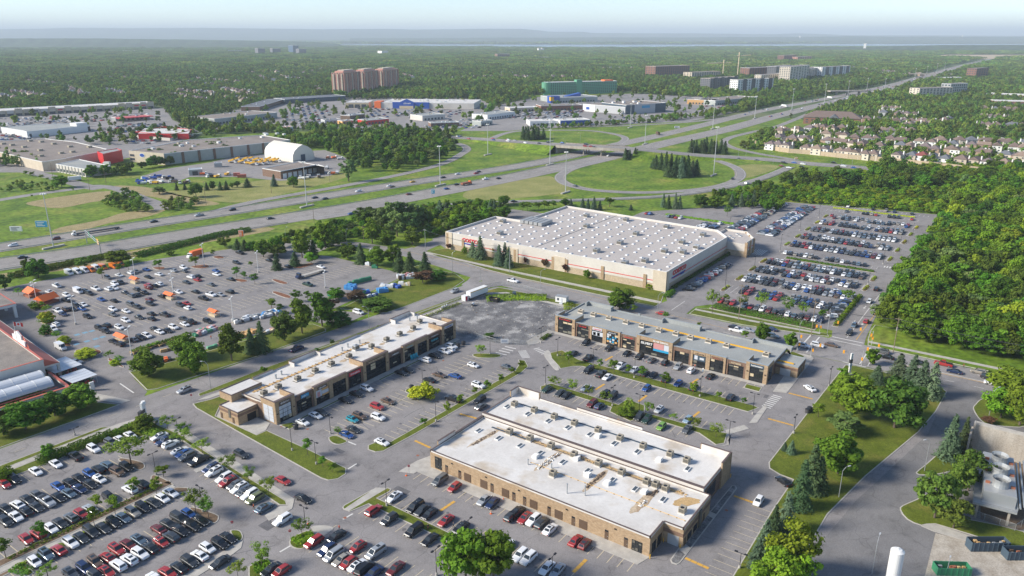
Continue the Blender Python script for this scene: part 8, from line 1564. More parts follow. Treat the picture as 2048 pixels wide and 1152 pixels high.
L1=[(0,3,1250,345,170),(0,3,1625,640,440),(0,3,395,1210,1070),(1,3,290,150,-45),(1,3,483,260,80),(1,3,1047,592,398),(1,3,395,745,600),(1,3,1700,830,705),(1,3,1445,1150,938),(2,3,320,1150,998),(2,3,1820,1090,970),(2,2,365,545,405),(2,2,268,780,630),(2,2,648,630,490),(2,2,978,720,555),(2,2,803,945,790),(2,2,1502,870,720),(2,2,1016,1000,855),(2,2,1925,1010,845),(2,2,1735,1200,1065),(2,2,232,440,318),(1,2,1333,780,655),(1,2,1440,1070,905),(1,2,597,1165,1030),(1,2,1873,530,405),(3,2,488,790,640),(3,2,205,1165,1025),(0,2,600,1180,1125),(0,2,1420,1120,1050)]
lb=grp(L1,'black lamp post of the shop car parks, %s from the left')
for i,it in enumerate(L1):x,y=Q(*it[:4]);lot_lamp(hq(*it),lb[i],x,y,random.choice((0,HALF)),'black lamp posts of the shop car parks')
L2=[(0,2,295,110,-30),(0,2,607,292,75),(0,2,1055,538,322),(0,2,1870,282,80),(0,2,1388,42,-70),(0,1,1085,1085,920),(0,1,1380,1152,1030),(0,1,1635,982,803),(1,1,20,1030,865),(1,1,555,1152,1022),(1,1,915,905,848),(0,1,280,1190,1098)]
lb=grp(L2,'tall white lamp mast of the store car park, %s from the left')
for i,it in enumerate(L2):x,y=Q(*it[:4]);lot_lamp(hq(*it),lb[i],x,y,.7,'white lamp masts of the store car park',2,True,'white').scale=(1.6,1.6,1)
L3=[(2,1,1705,1152,990),(2,1,1740,672,588),(2,1,1940,988,848),(3,1,97,862,728),(3,1,405,592,498),(3,1,255,692,600),(3,1,1158,715,640),(3,1,1060,795,715),(3,1,920,962,838),(3,1,800,1125,1038),(3,2,335,112,20)]
lb=grp(L3,'dark lamp post in the warehouse car park, %s from the left')
for i,it in enumerate(L3):x,y=Q(*it[:4]);lot_lamp(hq(*it),lb[i],x,y,0,'lamp posts of the warehouse car park',1)
def cobra(h,label,x,y,rz,group):
    t=thing('street_light',label,'street light',(x,y,.1),rz,group);MB().cyl(0,0,0,h*.9,.11,.08,'galvanised',6).build('pole',t);m=MB();m.bar((0,0,h*.89),(.9,0,h),.05,'galvanised',5);m.bar((.9,0,h),(1.8,0,h+.05),.05,'galvanised',5);m.build('arm',t);MB().box(1.6,-.15,h-.02,2.4,.15,h+.16,'metal_pale').build('lamp_head',t)
L4=[(0,2,1690,822,590,2.2),(1,2,908,342,150,2.2),(1,1,1572,1032,868,0),(1,1,1797,1142,990,2.6),(1,1,725,787,688,0.4),(1,1,240,772,672,0.3),(2,1,228,1155,1008,-.6),(2,2,1158,262,45,-.6),(3,2,230,505,262,-.6),(3,3,1250,315,58,2.5),(3,3,565,525,288,-.6),(3,3,830,1140,855,0),(3,2,1768,1022,805,-.6),(3,3,1425,1150,1040,0)]
lb=grp(L4,'grey street light with bent arm, %s from the left')
for i,it in enumerate(L4):x,y=Q(*it[:4]);cobra(hq(*it[:5]),lb[i],x,y,it[5],'grey street lights')
def highmast(h,label,x,y,far=False):
    t=thing('high_mast_light',label,'light mast',(x,y,0),0,'tall light masts along the highway');MB().cyl(0,0,0,h,.38,.16,'metal_pale',8).build('mast',t);m=MB();m.cyl(0,0,h-.5,h,.5,1.4,'metal_pale',10)
    for k in range(6):a=k*1.047;m.box(1.3*math.cos(a)-.35,1.3*math.sin(a)-.35,h-.3,1.3*math.cos(a)+.35,1.3*math.sin(a)+.35,h+.3,'white')
    m.build('lamp_ring',t);MB().box(-6,-.8,0,6,.8,1.0,'concrete').build('barrier',t)
L5=[(0,1,430,830,400),(1,1,408,502,145),(1,1,1475,332,18),(2,1,428,392,65),(2,1,303,168,-175),(2,1,1612,252,-135),(2,0,945,1022,828),(2,0,1063,1155,922),(2,0,1605,1032,818),(2,0,305,1135,1040),(2,0,1940,950,770),(3,0,190,882,712),(3,0,450,828,672),(3,0,635,788,648),(3,0,790,718,625),(3,0,935,702,630),(3,0,1170,652,548),(3,0,1270,592,532),(3,0,1345,598,508),(3,0,1410,568,503),(1,0,1855,1240,995)]
lb=grp(L5,'tall grey light mast along the highway, %s from the left')
for i,it in enumerate(L5):x,y=Q(*it[:4]);highmast(hq(*it),lb[i],x,y)
L5b=[(2,1,425,62,-40),(2,1,1020,70,-20),(2,1,1128,85,0),(2,1,1448,120,30),(2,1,1808,118,40),(2,1,1870,100,12),(3,1,40,160,70),(3,1,580,215,120),(3,1,672,170,105),(3,1,1085,195,95),(3,1,1445,270,200),(3,1,1510,240,150),(3,1,1990,270,170),(2,0,110,1110,1040),(2,0,545,1145,1060),(2,0,330,1125,1065)]
lb=grp(L5b,'small roadside lamp post near the interchange, %s from the left')
for i,it in enumerate(L5b):x,y=Q(*it[:4]);cobra(hq(*it),lb[i],x,y,2.0,'small lamp posts near the interchange')
def upole(h,label,x,y,mat='pole_wood',tr=False):
    t=thing('utility_pole',label,'utility pole',(x,y,0),0,'utility poles');MB().cyl(0,0,0,h,.17,.11,mat,7).build('pole',t);MB().box(-.07,-1.2,h-.8,.07,1.2,h-.62,mat).build('crossarm',t)
    if tr:MB().cyl(.35,0,h*.62,h*.72,.28,.28,'metal_pale',8).build('transformer',t)
    return (x,y,h)
L6=[(1,1,862,775,655),(1,1,1357,862,678),(3,2,1000,518,235),(0,1,1650,492,298),(0,1,1435,532,400),(1,1,465,632,462),(2,2,1812,262,-30),(1,1,2030,1030,810),(0,1,720,378,270),(0,1,430,300,150),(3,2,345,380,100),(1,1,125,395,300),(1,1,592,305,205),(0,1,850,322,190)]
lb=grp(L6,'utility pole, %s from the left');UP_={}
for i,it in enumerate(L6):x,y=Q(*it[:4]);UP_[i]=upole(hq(*it),'wooden '+lb[i] if i not in (1,7) else 'grey '+lb[i],x,y,'pole_wood' if i not in (1,7) else 'metal_grey',i==2)
def cable(p,q_,sag,label,n=5,drop=.0):
    t=thing('power_line',label,'power line',(0,0,0));p,q_=np.array(p),np.array(q_);d=q_[:2]-p[:2];nn=np.array((-d[1],d[0]))/np.linalg.norm(d)
    for k in range(n):
        m=MB();off=(k%3-1)*1.1;zz=-(k//3)*2.2-(k%3)*.3;pts=[np.append(p[:2]+d*s+nn*off,p[2]*(1-s)+q_[2]*s-4*sag*s*(1-s)+zz-.5) for s in np.linspace(0,1,13)]
        for a,b in zip(pts,pts[1:]):m.bar(a,b,.035,'dark_grey',3)
        m.build('wire',t)
pa=UP_[2];cable(pa,(308,-46,pa[2]+1),2.5,'overhead wires running right along the wood',5);cable(UP_[6],pa,2.5,'overhead wires between the pole by the warehouse car park and the street crossing',4);cable(UP_[0],UP_[1],2,'overhead wires above the side road',4);cable(UP_[1],UP_[7],2,'overhead wires along the warehouse lawn',3)

# --- traffic signals at the crossing
def at_px(base,px,py):
    x,y=P(*base);bx,by,zc=proj(x,y,0);s=(px-bx)*zc/FPX;h=height(base[0],base[1],py);p=np.array((x,y))+RIGHT*s;return p[0],p[1],h
SG=[((410,372),250,[(382,308),(414,314)],None),((473,366),168,[(548,277)],(548,262)),((826,458),345,[(815,380),(829,402),(723,332)],(722,322)),((746,622),505,[(778,490),(745,570)],None),((872,568),450,[(870,462)],None),((638,622),512,[(591,512)],(591,505)),((340,556),458,[(406,460),(352,500)],(406,452)),((232,506),380,[(252,390),(244,450)],None)]
for i,(b,ty,heads,arm) in enumerate(SG):
    base=basepx(3,2,*b);x,y=P(*base);h=height(base[0],base[1],576+ty/4)
    t=thing('traffic_signal',f'yellow traffic signal pole at the street crossing, {ORD[sorted(range(8), key=lambda k: SG[k][0][0]).index(i)]} from the left','traffic signal',(x,y,.1),0,'traffic signals at the crossing');MB().cyl(0,0,0,h,.1,.08,'metal_pale',6).build('pole',t)
    if arm:ax_,ay,az=at_px(base,*basepx(3,2,*arm));MB().bar((0,0,h*.92),(ax_-x,ay-y,az),.06,'metal_pale',5).build('arm',t)
    for hd_ in heads:
        hx,hy,hz_=at_px(base,*basepx(3,2,*hd_));o=MB().box(-.2,-.3,-.6,.2,.3,.6,'signal_yellow').build('signal_head',t,(hx-x,hy-y,hz_))
        for k,mt in enumerate(('tail_red','signal_yellow','green')):MB().cyl(0,0,0,.04,.11,.11,mt,8).build('lens',o,(-.22,0,.36-k*.36)).rotation_euler=(0,-HALF,0)

# --- signs
t=thing('sign_pylon','tall white shop sign pylon beside the junction at left','sign',(*Q(0,2,1160,1052),.1),.5);h=hq(0,2,1160,1052,918)
m=MB();m.box(-.9,-.35,0,.9,.35,h,'white');m.build('pillar',t);MB().box(-2.4,-.45,h-3.4,.2,.45,h-2.2,'dark_grey').build('sign_box',t);MB().box(-1.7,-.5,h-5,.5,.5,h-3.7,'dark_grey').build('sign_box',t);MB().box(-.8,-.42,1.5,.8,-.36,h-5.2,'frost').build('sign_face',t);MB().cyl(.5,0,h-.6,h+.2,.8,.6,'white',10).build('curved_top',t)
t=thing('sign_pylon','slim white sign pylon on the grassy bank by the crossing','sign',(*Q(3,2,648,695),.15),-.6);h=hq(3,2,648,695,525);MB().box(-.45,-.2,0,.45,.2,h,'white').build('pillar',t);MB().box(-.7,-.3,h*.55,.5,.3,h*.72,'dark_grey').build('sign_box',t);MB().box(-.6,-.3,h*.40,.5,.3,h*.5,'frost').build('sign_box',t);MB().box(-1.2,-.9,0,1.2,.9,.5,'concrete').build('plinth',t)
def billboard(c,r_,x0,x1,yb,yt,face,label,legs=2,trim='white',txt=None):
    a=np.array(Q(c,r_,x0,yb));px0,_=basepx(c,r_,x0,yb);w_=width_m(*basepx(c,r_,(x0+x1)/2,yb),(x1-x0)/4);h=hq(c,r_,x0,yb,yt);t=thing('billboard',label,'billboard',(*a,0),-math.atan2(E1[1],E1[0]));z0=h*.38
    MB().box(0,-.15,z0,w_,.15,h,trim).build('frame',t);MB().box(.15,-.2,z0+.15,w_-.15,-.15,h-.15,face).build('face',t);m=MB();r=random.Random(int(x0))
    for k in range(3):m.box(w_*.12,-.24,z0+(h-z0)*(.2+.24*k),w_*r.uniform(.5,.85),-.2,z0+(h-z0)*(.3+.24*k),'white' if face!='white' else 'navy_ink')
    m.build('lettering',t)
    for k in range(legs):MB().box(w_*(.2+.6*k)-.1,0,0,w_*(.2+.6*k)+.1,.1,z0,'metal_grey').build('leg',t)
plain('navy_ink',(0.03,0.04,0.09),.6)
billboard(0,1,88,185,722,658,'white','white billboard on the meadow at the far left');billboard(0,1,295,390,695,615,'sign_blue','blue billboard beside the left light mast');billboard(0,1,1915,1955,770,690,'orange','tall orange square sign by the highway',1);billboard(1,1,1403,1432,420,362,'sign_blue','blue and white chequered road sign in the highway verge',1);billboard(3,1,212,236,132,106,'yellow','yellow road sign at the cross road junction',1);billboard(2,0,1298,1340,1035,1008,'white','small white sign on the highway bank',2);billboard(2,1,1948,1970,335,302,'green','green road sign beside the slip road',1);billboard(1,0,1045,1070,1062,988,'red','red and blue roadside sign before the restaurants',1)
# overhead gantry across the near carriageway
g0,g1=Q(0,1,697,795),Q(0,1,812,895);gh=hq(0,1,697,795,690);t=thing('sign_gantry','steel sign gantry spanning the near carriageway','sign gantry',(*g0,0));dx,dy=g1[0]-g0[0],g1[1]-g0[1]
for p in ((0,0),(dx,dy)):MB().cyl(p[0],p[1],0,gh,.28,.24,'galvanised',8).build('post',t)
for z in (gh-1.4,gh):MB().bar((0,0,z),(dx,dy,z),.13,'galvanised',4).build('chord',t)
m=MB()
for k in range(12):a,b=k/12,(k+1)/12;m.bar((dx*a,dy*a,gh-1.4 if k%2 else gh),(dx*b,dy*b,gh if k%2 else gh-1.4),.07,'galvanised',3)
m.build('lattice',t)
for k,mt in ((.25,'green'),(.6,'green'),(.85,'yellow')):rzz=math.atan2(dy,dx);MB().box(-1.8,.25,gh-2.4,1.8,.4,gh+.6,mt).build('sign_panel',t,(dx*k,dy*k,0),rzz)
for i,(c,r_,x,y,ty,lab) in enumerate([(1,3,278,860,825,'red stop sign at the bottom island'),(1,3,1226,335,290,'red stop sign by the pavement of the tan brick building'),(0,2,1537,910,872,'red stop sign at the lawn corner by the white-roofed shops'),(0,3,1865,790,735,'red stop sign on the small island of the lower left car park')]):
    x_,y_=Q(c,r_,x,y);t=thing('stop_sign',lab,'stop sign',(x_,y_,.1),-2.3,'stop signs');MB().cyl(0,0,0,2.2,.04,.04,'galvanised',5).build('post',t);m=MB();m.add([(.05,.38*math.cos(.39+k*.785),2.4+.38*math.sin(.39+k*.785)) for k in range(8)]+[(.0,.38*math.cos(.39+k*.785),2.4+.38*math.sin(.39+k*.785)) for k in range(8)],[tuple(range(8)),tuple(range(15,7,-1))]+[(k,8+k,8+(k+1)%8,(k+1)%8) for k in range(8)],'red');so=m.build('sign_face',t);tt=link('lettering',text_mesh('STOP',.26,'white',.005),so,(.06,0,2.4));tt.rotation_euler=(HALF,0,HALF)

# --- lorries
def truck(name,label,loc,rz,cab,kind_,L_=9.0,load='white',group=None,z=.1):
    t=thing(name,label,'truck',(*loc,z),rz,group);h=L_/2;m=MB();m.box(h-2.2,-1.2,.6,h-.9,1.2,2.9,cab);m.add([(h-.9,-1.15,.6),(h,-1.1,.6),(h,1.1,.6),(h-.9,1.15,.6),(h-.9,-1.15,1.9),(h,-1.0,1.5),(h,1.0,1.5),(h-.9,1.15,1.9)],[(0,1,5,4),(1,2,6,5),(2,3,7,6),(4,5,6,7),(3,0,4,7)],cab);cb=m.build('cab',t)
    MB().box(h-.92,-1.05,1.95,h-.87,1.05,2.75,'car_glass').build('windscreen',cb);MB().box(h-1.8,-1.22,1.95,h-1.1,1.22,2.7,'car_glass').build('side_window',cb)
    MB().box(-h,-.5,.6,h-2,.5,.95,'dark_grey').build('chassis',t)
    if kind_=='box':MB().box(-h,-1.25,.95,h-2.3,1.25,3.7,load).build('cargo_box',t)
    elif kind_=='flat':MB().box(-h,-1.25,.95,h-2.6,1.25,1.2,load).build('flatbed',t)
    elif kind_=='dump':
        m=MB();m.add([(-h-.8,-1.25,1.1),(h-2.4,-1.25,3.2),(h-2.4,1.25,3.2),(-h-.8,1.25,1.1),(-h-1.2,-1.25,2.4),(h-2.8,-1.25,4.6),(h-2.8,1.25,4.6),(-h-1.2,1.25,2.4)],[(0,3,2,1),(0,1,5,4),(1,2,6,5),(2,3,7,6),(4,5,6,7)],load);m.build('tipper_body',t)
    elif kind_=='low':MB().box(-h,-1.25,.95,h-2.4,1.25,2.2,load).build('tipper_body',t)
    for x in ([h-1.2,-h+.8,-h+2.0]+([h-3.2] if L_>10 else [])):
        for s in (-1,1):w_=link('wheel',WHEEL,t,(x,s*1.05,.5));w_.scale=(1.45,1.45,1.45)
    return t
truck('box_truck','orange and white moving truck at the edge of the store car park',Q(0,1,1562,905),math.pi+.1,'white','box',9.5,'orange');truck('flatbed_truck','dark blue flatbed lorry parked in the store car park',Q(1,1,435,1052),math.pi-.02,'car_navy','flat',17,'concrete')
hd_=math.atan2(HW_UP[6][1]-HW_UP[3][1],HW_UP[6][0]-HW_UP[3][0]);truck('car_transporter','long empty black trailer lorry on the far carriageway',Q(0,1,770,708),hd_+math.pi,'white','flat',27,'black',z=.15);a,b=P(900,231+140);truck('crane_truck','orange mobile crane lorry on the near carriageway',P(933,370),math.atan2(HW_LO[32][1]-HW_LO[29][1],HW_LO[32][0]-HW_LO[29][0]),'orange','low',11,'rust',z=.2);truck('box_truck','white lorry on the access road at far left',P(147,362),2.9,'white','box',12,'white');truck('box_truck','brown lorry on the far carriageway beyond the overpass',P(1316,270),-2.4,'brown','box',10,'brown',z=.2);truck('box_truck','white lorry far up the highway',P(1660,197),-2.3,'white','box',16,'white',z=.2);truck('box_truck','white lorry on the highway before the second bridge',P(1569,214),-2.3,'white','box',16,'white',z=.2)
truck('box_truck','white van body lorry beside the red entrance block',P(213,331.5),2.0,'white','box',8,'white')
r=random.Random(12)
DT=[(945,420),(985,405),(1030,425),(1060,405),(1085,430),(1105,400),(1130,440),(1155,410),(1185,435),(1200,400),(1230,430),(1260,405),(1300,412),(1330,415)]
for i,(x,y) in enumerate(DT):truck('dump_truck',f'yellow-orange dump truck beside the white dome, {ORD[i]} from the left',P(250+x/4.357,230+y/4.357),-HALF+.3,'white','dump' if i%5!=4 else 'low',8,'yellow','dump trucks in the works yard')
YT=[(130,590,'blue'),(170,565,'blue'),(150,605,'white'),(215,590,'white'),(240,560,'blue'),(255,600,'yellow'),(285,545,'blue'),(310,590,'white'),(350,560,'black'),(400,560,'black'),(420,590,'brown')]
for i,(x,y,c) in enumerate(YT):truck('work_truck',f'parked work truck at the left end of the works yard, {ORD[i]} from the left',P(250+x/4.357,230+y/4.357),r.uniform(-.5,.5)+2,r.choice(('white','blue')),'low',7,c,'work trucks in the yard')
WV=[(810,545,'yellow'),(895,525,'yellow'),(690,525,'orange'),(740,545,'black'),(1770,380,'rust'),(1830,380,'orange'),(1880,390,'white'),(1760,470,'white'),(1800,520,'orange'),(1850,512,'white'),(1545,560,'white'),(1600,548,'white'),(1690,548,'brown'),(480,600,'dark_grey'),(540,595,'brown')]
for i,(x,y,c) in enumerate(WV):truck('work_truck',f'{c.replace("_", " ")} work vehicle at the yard, {ORD[sorted(v[0] for v in WV).index(x)]} of them from the left',P(250+x/4.357,230+y/4.357),r.uniform(0,6),'white','low',6.5,c,'work vehicles around the yard')
for i,(x0,x1,y) in enumerate(((945,1000,535),(980,1052,548))):
    a=P(250+x0/4.357,230+y/4.357);w_=width_m(250+x0/4.357,230+y/4.357,(x1-x0)/4.357);t=thing('shipping_container','red-brown shipping container in the works yard, '+('rear one' if i==0 else 'front one'),'container',(*a,.05),-.75);MB().box(0,0,0,w_,2.5,2.8,'roof_red').build('shell',t);m=MB()
    for k in range(14):m.box(w_*k/14+.1,-.05,.15,w_*k/14+w_/28,0,2.65,'roof_red')
    m.build('corrugations',t)

# --- shelters, pallets and stock in the store car park
def corral(c,r_,x,y,L_,W_,label,rz=HALF,big=False):
    t=thing('trolley_shelter',label,'shelter',(*Q(c,r_,x,y),.06),rz,'orange roofed shelters');h=2.2;m=MB();m.add([(-L_/2,-W_/2,h),(L_/2,-W_/2,h),(L_/2,W_/2,h),(-L_/2,W_/2,h),(-L_/2,0,h+W_*.3),(L_/2,0,h+W_*.3)],[(0,1,5,4),(2,3,4,5),(0,4,3),(1,2,5)],'orange');m.build('roof',t)
    for sx in (-1,1):
        for sy in (-1,1):MB().box(sx*(L_/2-.15)-.06,sy*(W_/2-.15)-.06,0,sx*(L_/2-.15)+.06,sy*(W_/2-.15)+.06,h,'white').build('post',t)
    MB().box(-L_/2+.3,-W_/2+.3,0,L_/2-.3,W_/2-.3,.9,'rust' if big else 'beige').build('trolleys',t)
for x,y,L_,W_,lab in ((975,425,7,3.2,'orange roofed shelter nearest the street'),(1362,85,6.5,3.2,'orange roofed shelter in the middle of the store car park'),(1712,222,5.5,3.0,'orange roofed shelter beside the bagged goods'),(378,118,8,7,'larger orange canopy before the store'),(262,62,7,6,'smaller orange canopy behind the larger one')):corral(0,2,x,y,L_,W_,lab,HALF if L_<7.5 else .2,W_>5)
corral(0,1,1082,1110,5.5,3.2,'orange roofed shelter on the highway side of the store car park')
PALMESH={};PCN=dict(film='grey-white',blue_tarp='light blue',poster_pink='pinkish',poster_orange='orange-brown',wood_deck='timber',teal_wrap='dark teal',metal_grey='grey')
def pallet(x,y,rz,mat,h,label,group,sc=1.0):
    t=thing('pallet_stack',label,'pallet',(x,y,.06),rz,group);t.scale=(sc,sc,1)
    if 'base' not in PALMESH:PALMESH['base']=MB().box(-.6,-.5,0,.6,.5,.13,'wood_deck').mesh('pallet')
    k=(mat,round(h,1))
    if k not in PALMESH:
        m=MB();hh=h
        m.add([(-.62,-.52,.14),(.62,-.52,.14),(.62,.52,.14),(-.62,.52,.14),(-.66,-.55,hh*.6),(.66,-.55,hh*.6),(.66,.55,hh*.6),(-.66,.55,hh*.6),(-.5,-.42,hh),(.5,-.42,hh),(.5,.42,hh),(-.5,.42,hh)],[(0,1,5,4),(1,2,6,5),(2,3,7,6),(3,0,4,7),(4,5,9,8),(5,6,10,9),(6,7,11,10),(7,4,8,11),(8,9,10,11)],mat);PALMESH[k]=m.mesh('load')
    link('pallet',PALMESH['base'],t);link('load',PALMESH[k],t)
def pallets(p,q_,nx,ny,mats,h,phrase,seed,miss=.1,gap=1.35):
    r=random.Random(seed);a,b=np.array(P(*p)),np.array(P(*q_));d=b-a;L_=np.linalg.norm(d);d/=L_;nn=np.array((-d[1],d[0]));k=0
    for i in range(nx):
        for j in range(ny):
            if r.random()<miss:continue
            c=a+d*(L_*(i+.5)/nx)+nn*(j*gap);mt=r.choice(mats);pallet(c[0],c[1],math.atan2(d[1],d[0])+r.gauss(0,.08),mt,round(h*r.choice((.8,1,1.1)),1),f'{PCN.get(mt, mt.replace("_", " "))} pallet {phrase}, {ORD[k]} from left','pallets '+phrase,1.25);k+=1
k7=lambda x,y:(480+x/5.237,480+y/5.237)
pallets(k7(1140,480),k7(1370,420),10,1,['green'],2.0,'in the green row at the upper store yard',1,0);pallets(k7(930,590),k7(1060,612),6,1,['green'],2.2,'in the green stack below the upper store yard',2,0);pallets(k7(1100,520),k7(1190,530),4,3,['blue_tarp'],2.2,'in the first blue block of the upper store yard',3,0);pallets(k7(1250,575),k7(1360,560),5,2,['green','blue','blue_tarp'],1.6,'in the mixed block of the upper store yard',4);pallets(k7(1455,560),k7(1550,545),4,3,['blue_tarp'],2.2,'in the second blue block of the upper store yard',5,0);pallets(k7(1470,500),k7(1600,505),5,2,['white','film'],1.7,'in the white block of the upper store yard',6);pallets(k7(1580,490),k7(1660,510),4,2,['blue'],1.4,'under blue sheets at the upper store yard',7,0);pallets(k7(1300,610),k7(1440,585),6,1,['film','blue','white'],1.4,'along the lawn edge of the upper store yard',8)
pallets(k7(1665,420),k7(1840,400),7,4,['film','poster_pink','brown','white'],1.9,'in the mixed stack by the red bush',9,.05);pallets(k7(1665,475),k7(1780,480),5,1,['beige','white'],1.9,'in the pale row by the red bush',10,0);pallets(k7(1320,262),k7(1360,270),2,1,['film'],2,'as a grey pair by the spruces',11,0);pallets(k7(1390,298),k7(1435,300),3,1,['green'],1.9,'as a green trio by the spruces',12,0)
k2=lambda x,y:(x/4,576+y/4)
pallets(k2(1560,395),k2(1740,330),8,3,['dark_grey','green','poster_pink','film','teal_wrap'],1.5,'in the bagged goods beside the lane',13);pallets(k2(1880,290),k2(2060,245),8,3,['film','white','dark_grey','metal_grey'],1.5,'in the grey bagged goods',14);pallets(k2(2080,250),k2(2250,200),7,3,['film','metal_grey','blue_tarp','white'],1.5,'at the far end of the bagged goods',15);pallets(k2(1940,400),k2(2060,350),5,3,['poster_orange','poster_orange','wood_deck'],1.3,'in the orange-brown stack by the lindens',16);pallets(k2(2080,385),k2(2250,330),7,2,['beige','poster_pink','film'],1.2,'in the pink-beige row by the lindens',17);pallets(k2(1270,600),k2(1370,580),4,2,['orange','dark_grey','teal_wrap'],1.2,'in the small orange and black stack',18);pallets(k2(1290,515),k2(1400,490),5,1,['wood_deck','brown'],1.0,'in the brown timber row',19);pallets(k2(1660,490),k2(1790,455),5,1,['poster_pink','film','teal_wrap'],1.2,'under the lawn trees',20)
for i,(x,y) in enumerate(((1100,510),(1175,490),(1235,468),(1305,452),(1375,428),(1445,405))):
    t=thing('plant_table',f'table of potted plants in the store yard, {ORD[i]} from the left','plant table',(*P(*k2(x,y)),.06),.2,'plant tables in the store yard');MB().box(-2.6,-1.2,.6,2.6,1.2,.75,'wood_deck').build('table_top',t)
    for s in (-1,1):MB().box(s*2.4-.08,-1,0,s*2.4+.08,1,.6,'wood_deck').build('leg',t)
    rng=np.random.default_rng(i);n=220;pp=np.column_stack([rng.uniform(-2.5,2.5,n),rng.uniform(-1.1,1.1,n),rng.uniform(.8,1.5,n)]);link('potted_plants',leafmesh('potted_plants',pp,unit(rng,n)+np.array([0,0,.6]),rng.uniform(.18,.34,n),'leaf_bright' if i==2 else 'leaf_maple',rng),t)

# --- gravel lot: fence, trailer, cabin, bins
m_,t_,b_=newmat('chain_mesh');b_.inputs['Base Color'].default_value=(.25,.27,.28,1);tr_=t_.nodes.new('ShaderNodeBsdfTransparent');mx=t_.nodes.new('ShaderNodeMixShader');mx.inputs[0].default_value=.72;t_.links.new(b_.outputs[0],mx.inputs[1]);t_.links.new(tr_.outputs[0],mx.inputs[2]);t_.links.new(mx.outputs[0],t_.nodes['Material Output'].inputs[0])
def fence(pts,h,label,step=3.0):
    t=thing('chain_link_fence',label,'fence',(0,0,0));L_=plen(pts);n=int(L_/step);prev=None
    for k in range(n+1):
        p,d=along(pts,min(L_*k/n,L_-.01));MB().cyl(0,0,0,h,.04,.04,'metal_grey',5).build('post',t,(p[0],p[1],0))
        if prev is not None:m=MB();m.quad((*prev,.1),(*p,.1),(*p,h),(*prev,h),'chain_mesh');m.bar((*prev,h),(*p,h),.03,'metal_grey',4);m.build('mesh_panel',t)
        prev=p
gq=lambda x,y:P(880+x/7.2,540+y/7.2)
fence([gq(225,880),gq(470,960),gq(800,1055),gq(1240,1085),gq(1400,970),gq(1690,860)],1.9,'chain-link fence along the near side of the gravel lot');fence([gq(20,590),gq(380,360),gq(700,250),gq(900,215),gq(1200,270),gq(1470,345)],1.9,'chain-link fence along the street side of the gravel lot')
a,b=np.array(gq(440,440)),np.array(gq(690,345));d=b-a;rz=math.atan2(d[1],d[0]);L_=np.linalg.norm(d)
t=thing('semi_trailer','white box trailer with yellow stripe at the corner of the gravel lot','trailer',(*a,.07),rz);MB().box(0,0,1.0,L_,2.6,3.9,'white').build('cargo_box',t);MB().box(-.02,-.03,3.45,L_+.02,-.001,3.75,'yellow').build('stripe',t);MB().box(.2,.3,.55,L_-.2,2.3,1.0,'dark_grey').build('chassis',t)
for x in (1.2,2.4):
    for y in (.3,2.3):w_=link('wheel',WHEEL,t,(x,y,.5));w_.scale=(1.45,)*3
MB().box(L_-2,.6,0,L_-1.8,2,.6,'dark_grey').build('landing_leg',t);MB().box(L_,.2,1.1,L_+.08,2.4,3.7,'orange').build('front_panel',t)
t=thing('storage_bin','small white container with red panel beside the trailer','container',(*gq(365,455),.07),rz);MB().box(0,0,0,2.2,2.4,2.4,'white').build('shell',t);MB().box(.3,-.04,.2,1.5,0,2.2,'sign_red').build('red_panel',t)
def skip(c,rz,L_,W_,h,mat,label):
    t=thing('waste_container',label,'waste container',(*c,.07),rz);m=MB();th=.1
    m.box(0,0,0,L_,W_,.15,mat)
    for q_ in ((0,0,L_,th),(0,W_-th,L_,W_),(0,th,th,W_-th),(L_-th,th,L_,W_-th)):m.box(q_[0],q_[1],.15,q_[2],q_[3],h,mat)
    m.build('shell',t);rb=MB()
    for k in range(max(3,int(L_/1.1))):x=(k+.5)*L_/max(3,int(L_/1.1));rb.box(x-.08,-.1,.1,x+.08,0,h,mat);rb.box(x-.08,W_,.1,x+.08,W_+.1,h,mat)
    rb.build('ribs',t);r=random.Random(int(L_*9));s=MB()
    for k in range(14):x,y=r.uniform(.3,L_-.9),r.uniform(.3,W_-.8);s.box(x,y,.16,x+r.uniform(.4,.9),y+r.uniform(.3,.7),h*r.uniform(.35,.8),r.choice(('brown','wood_deck','rust','metal_grey')))
    s.build('rubbish',t,kind='stuff');return t
a,b=np.array(gq(700,450)),np.array(gq(800,470));skip(a,math.atan2(*(b-a)[::-1]),4.6,2.4,1.7,'black','black open waste container in the gravel lot')
skip(Q(3,3,1622,960),-.95,9.0,2.5,2.4,'steel_dark','large blue roll-off waste container at the right edge');skip(Q(3,3,1912,1030),-.95,5.5,2.5,2.2,'steel_dark','smaller blue waste container at the right edge');skip(Q(3,3,1350,1150),-1.0,7.5,2.5,2.0,'green','green open waste container near the white tank')
a,b=np.array(gq(1660,470)),np.array(gq(1815,495));d=b-a;L_=np.linalg.norm(d)
t=thing('site_cabin','white site office cabin beside the grey-roofed shops','cabin',(*a,.07),math.atan2(d[1],d[0]));MB().box(0,0,.4,L_,3,3.0,'white').build('shell',t);MB().box(-.1,-.1,3.0,L_+.1,3.1,3.15,'metal_grey').build('roof',t);MB().box(L_*.16,-.05,1.3,L_*.34,0,2.4,'window_far').build('window',t);MB().box(L_*.5,-.06,.5,L_*.66,0,2.5,'film').build('door',t);MB().box(L_*.1,.2,0,L_*.9,2.8,.4,'dark_grey').build('skid',t);MB().box(L_*.42,-1.2,0,L_*.7,0,.35,'film').build('step',t)
t=thing('generator','dark green generator box at the weeds of the gravel lot','generator',(*gq(1090,380),.07),.5);MB().box(0,0,0,2.2,1.6,1.7,'steel_dark').build('housing',t);MB().box(.3,-.03,.4,1.4,0,1.2,'dark_grey').build('grille',t)
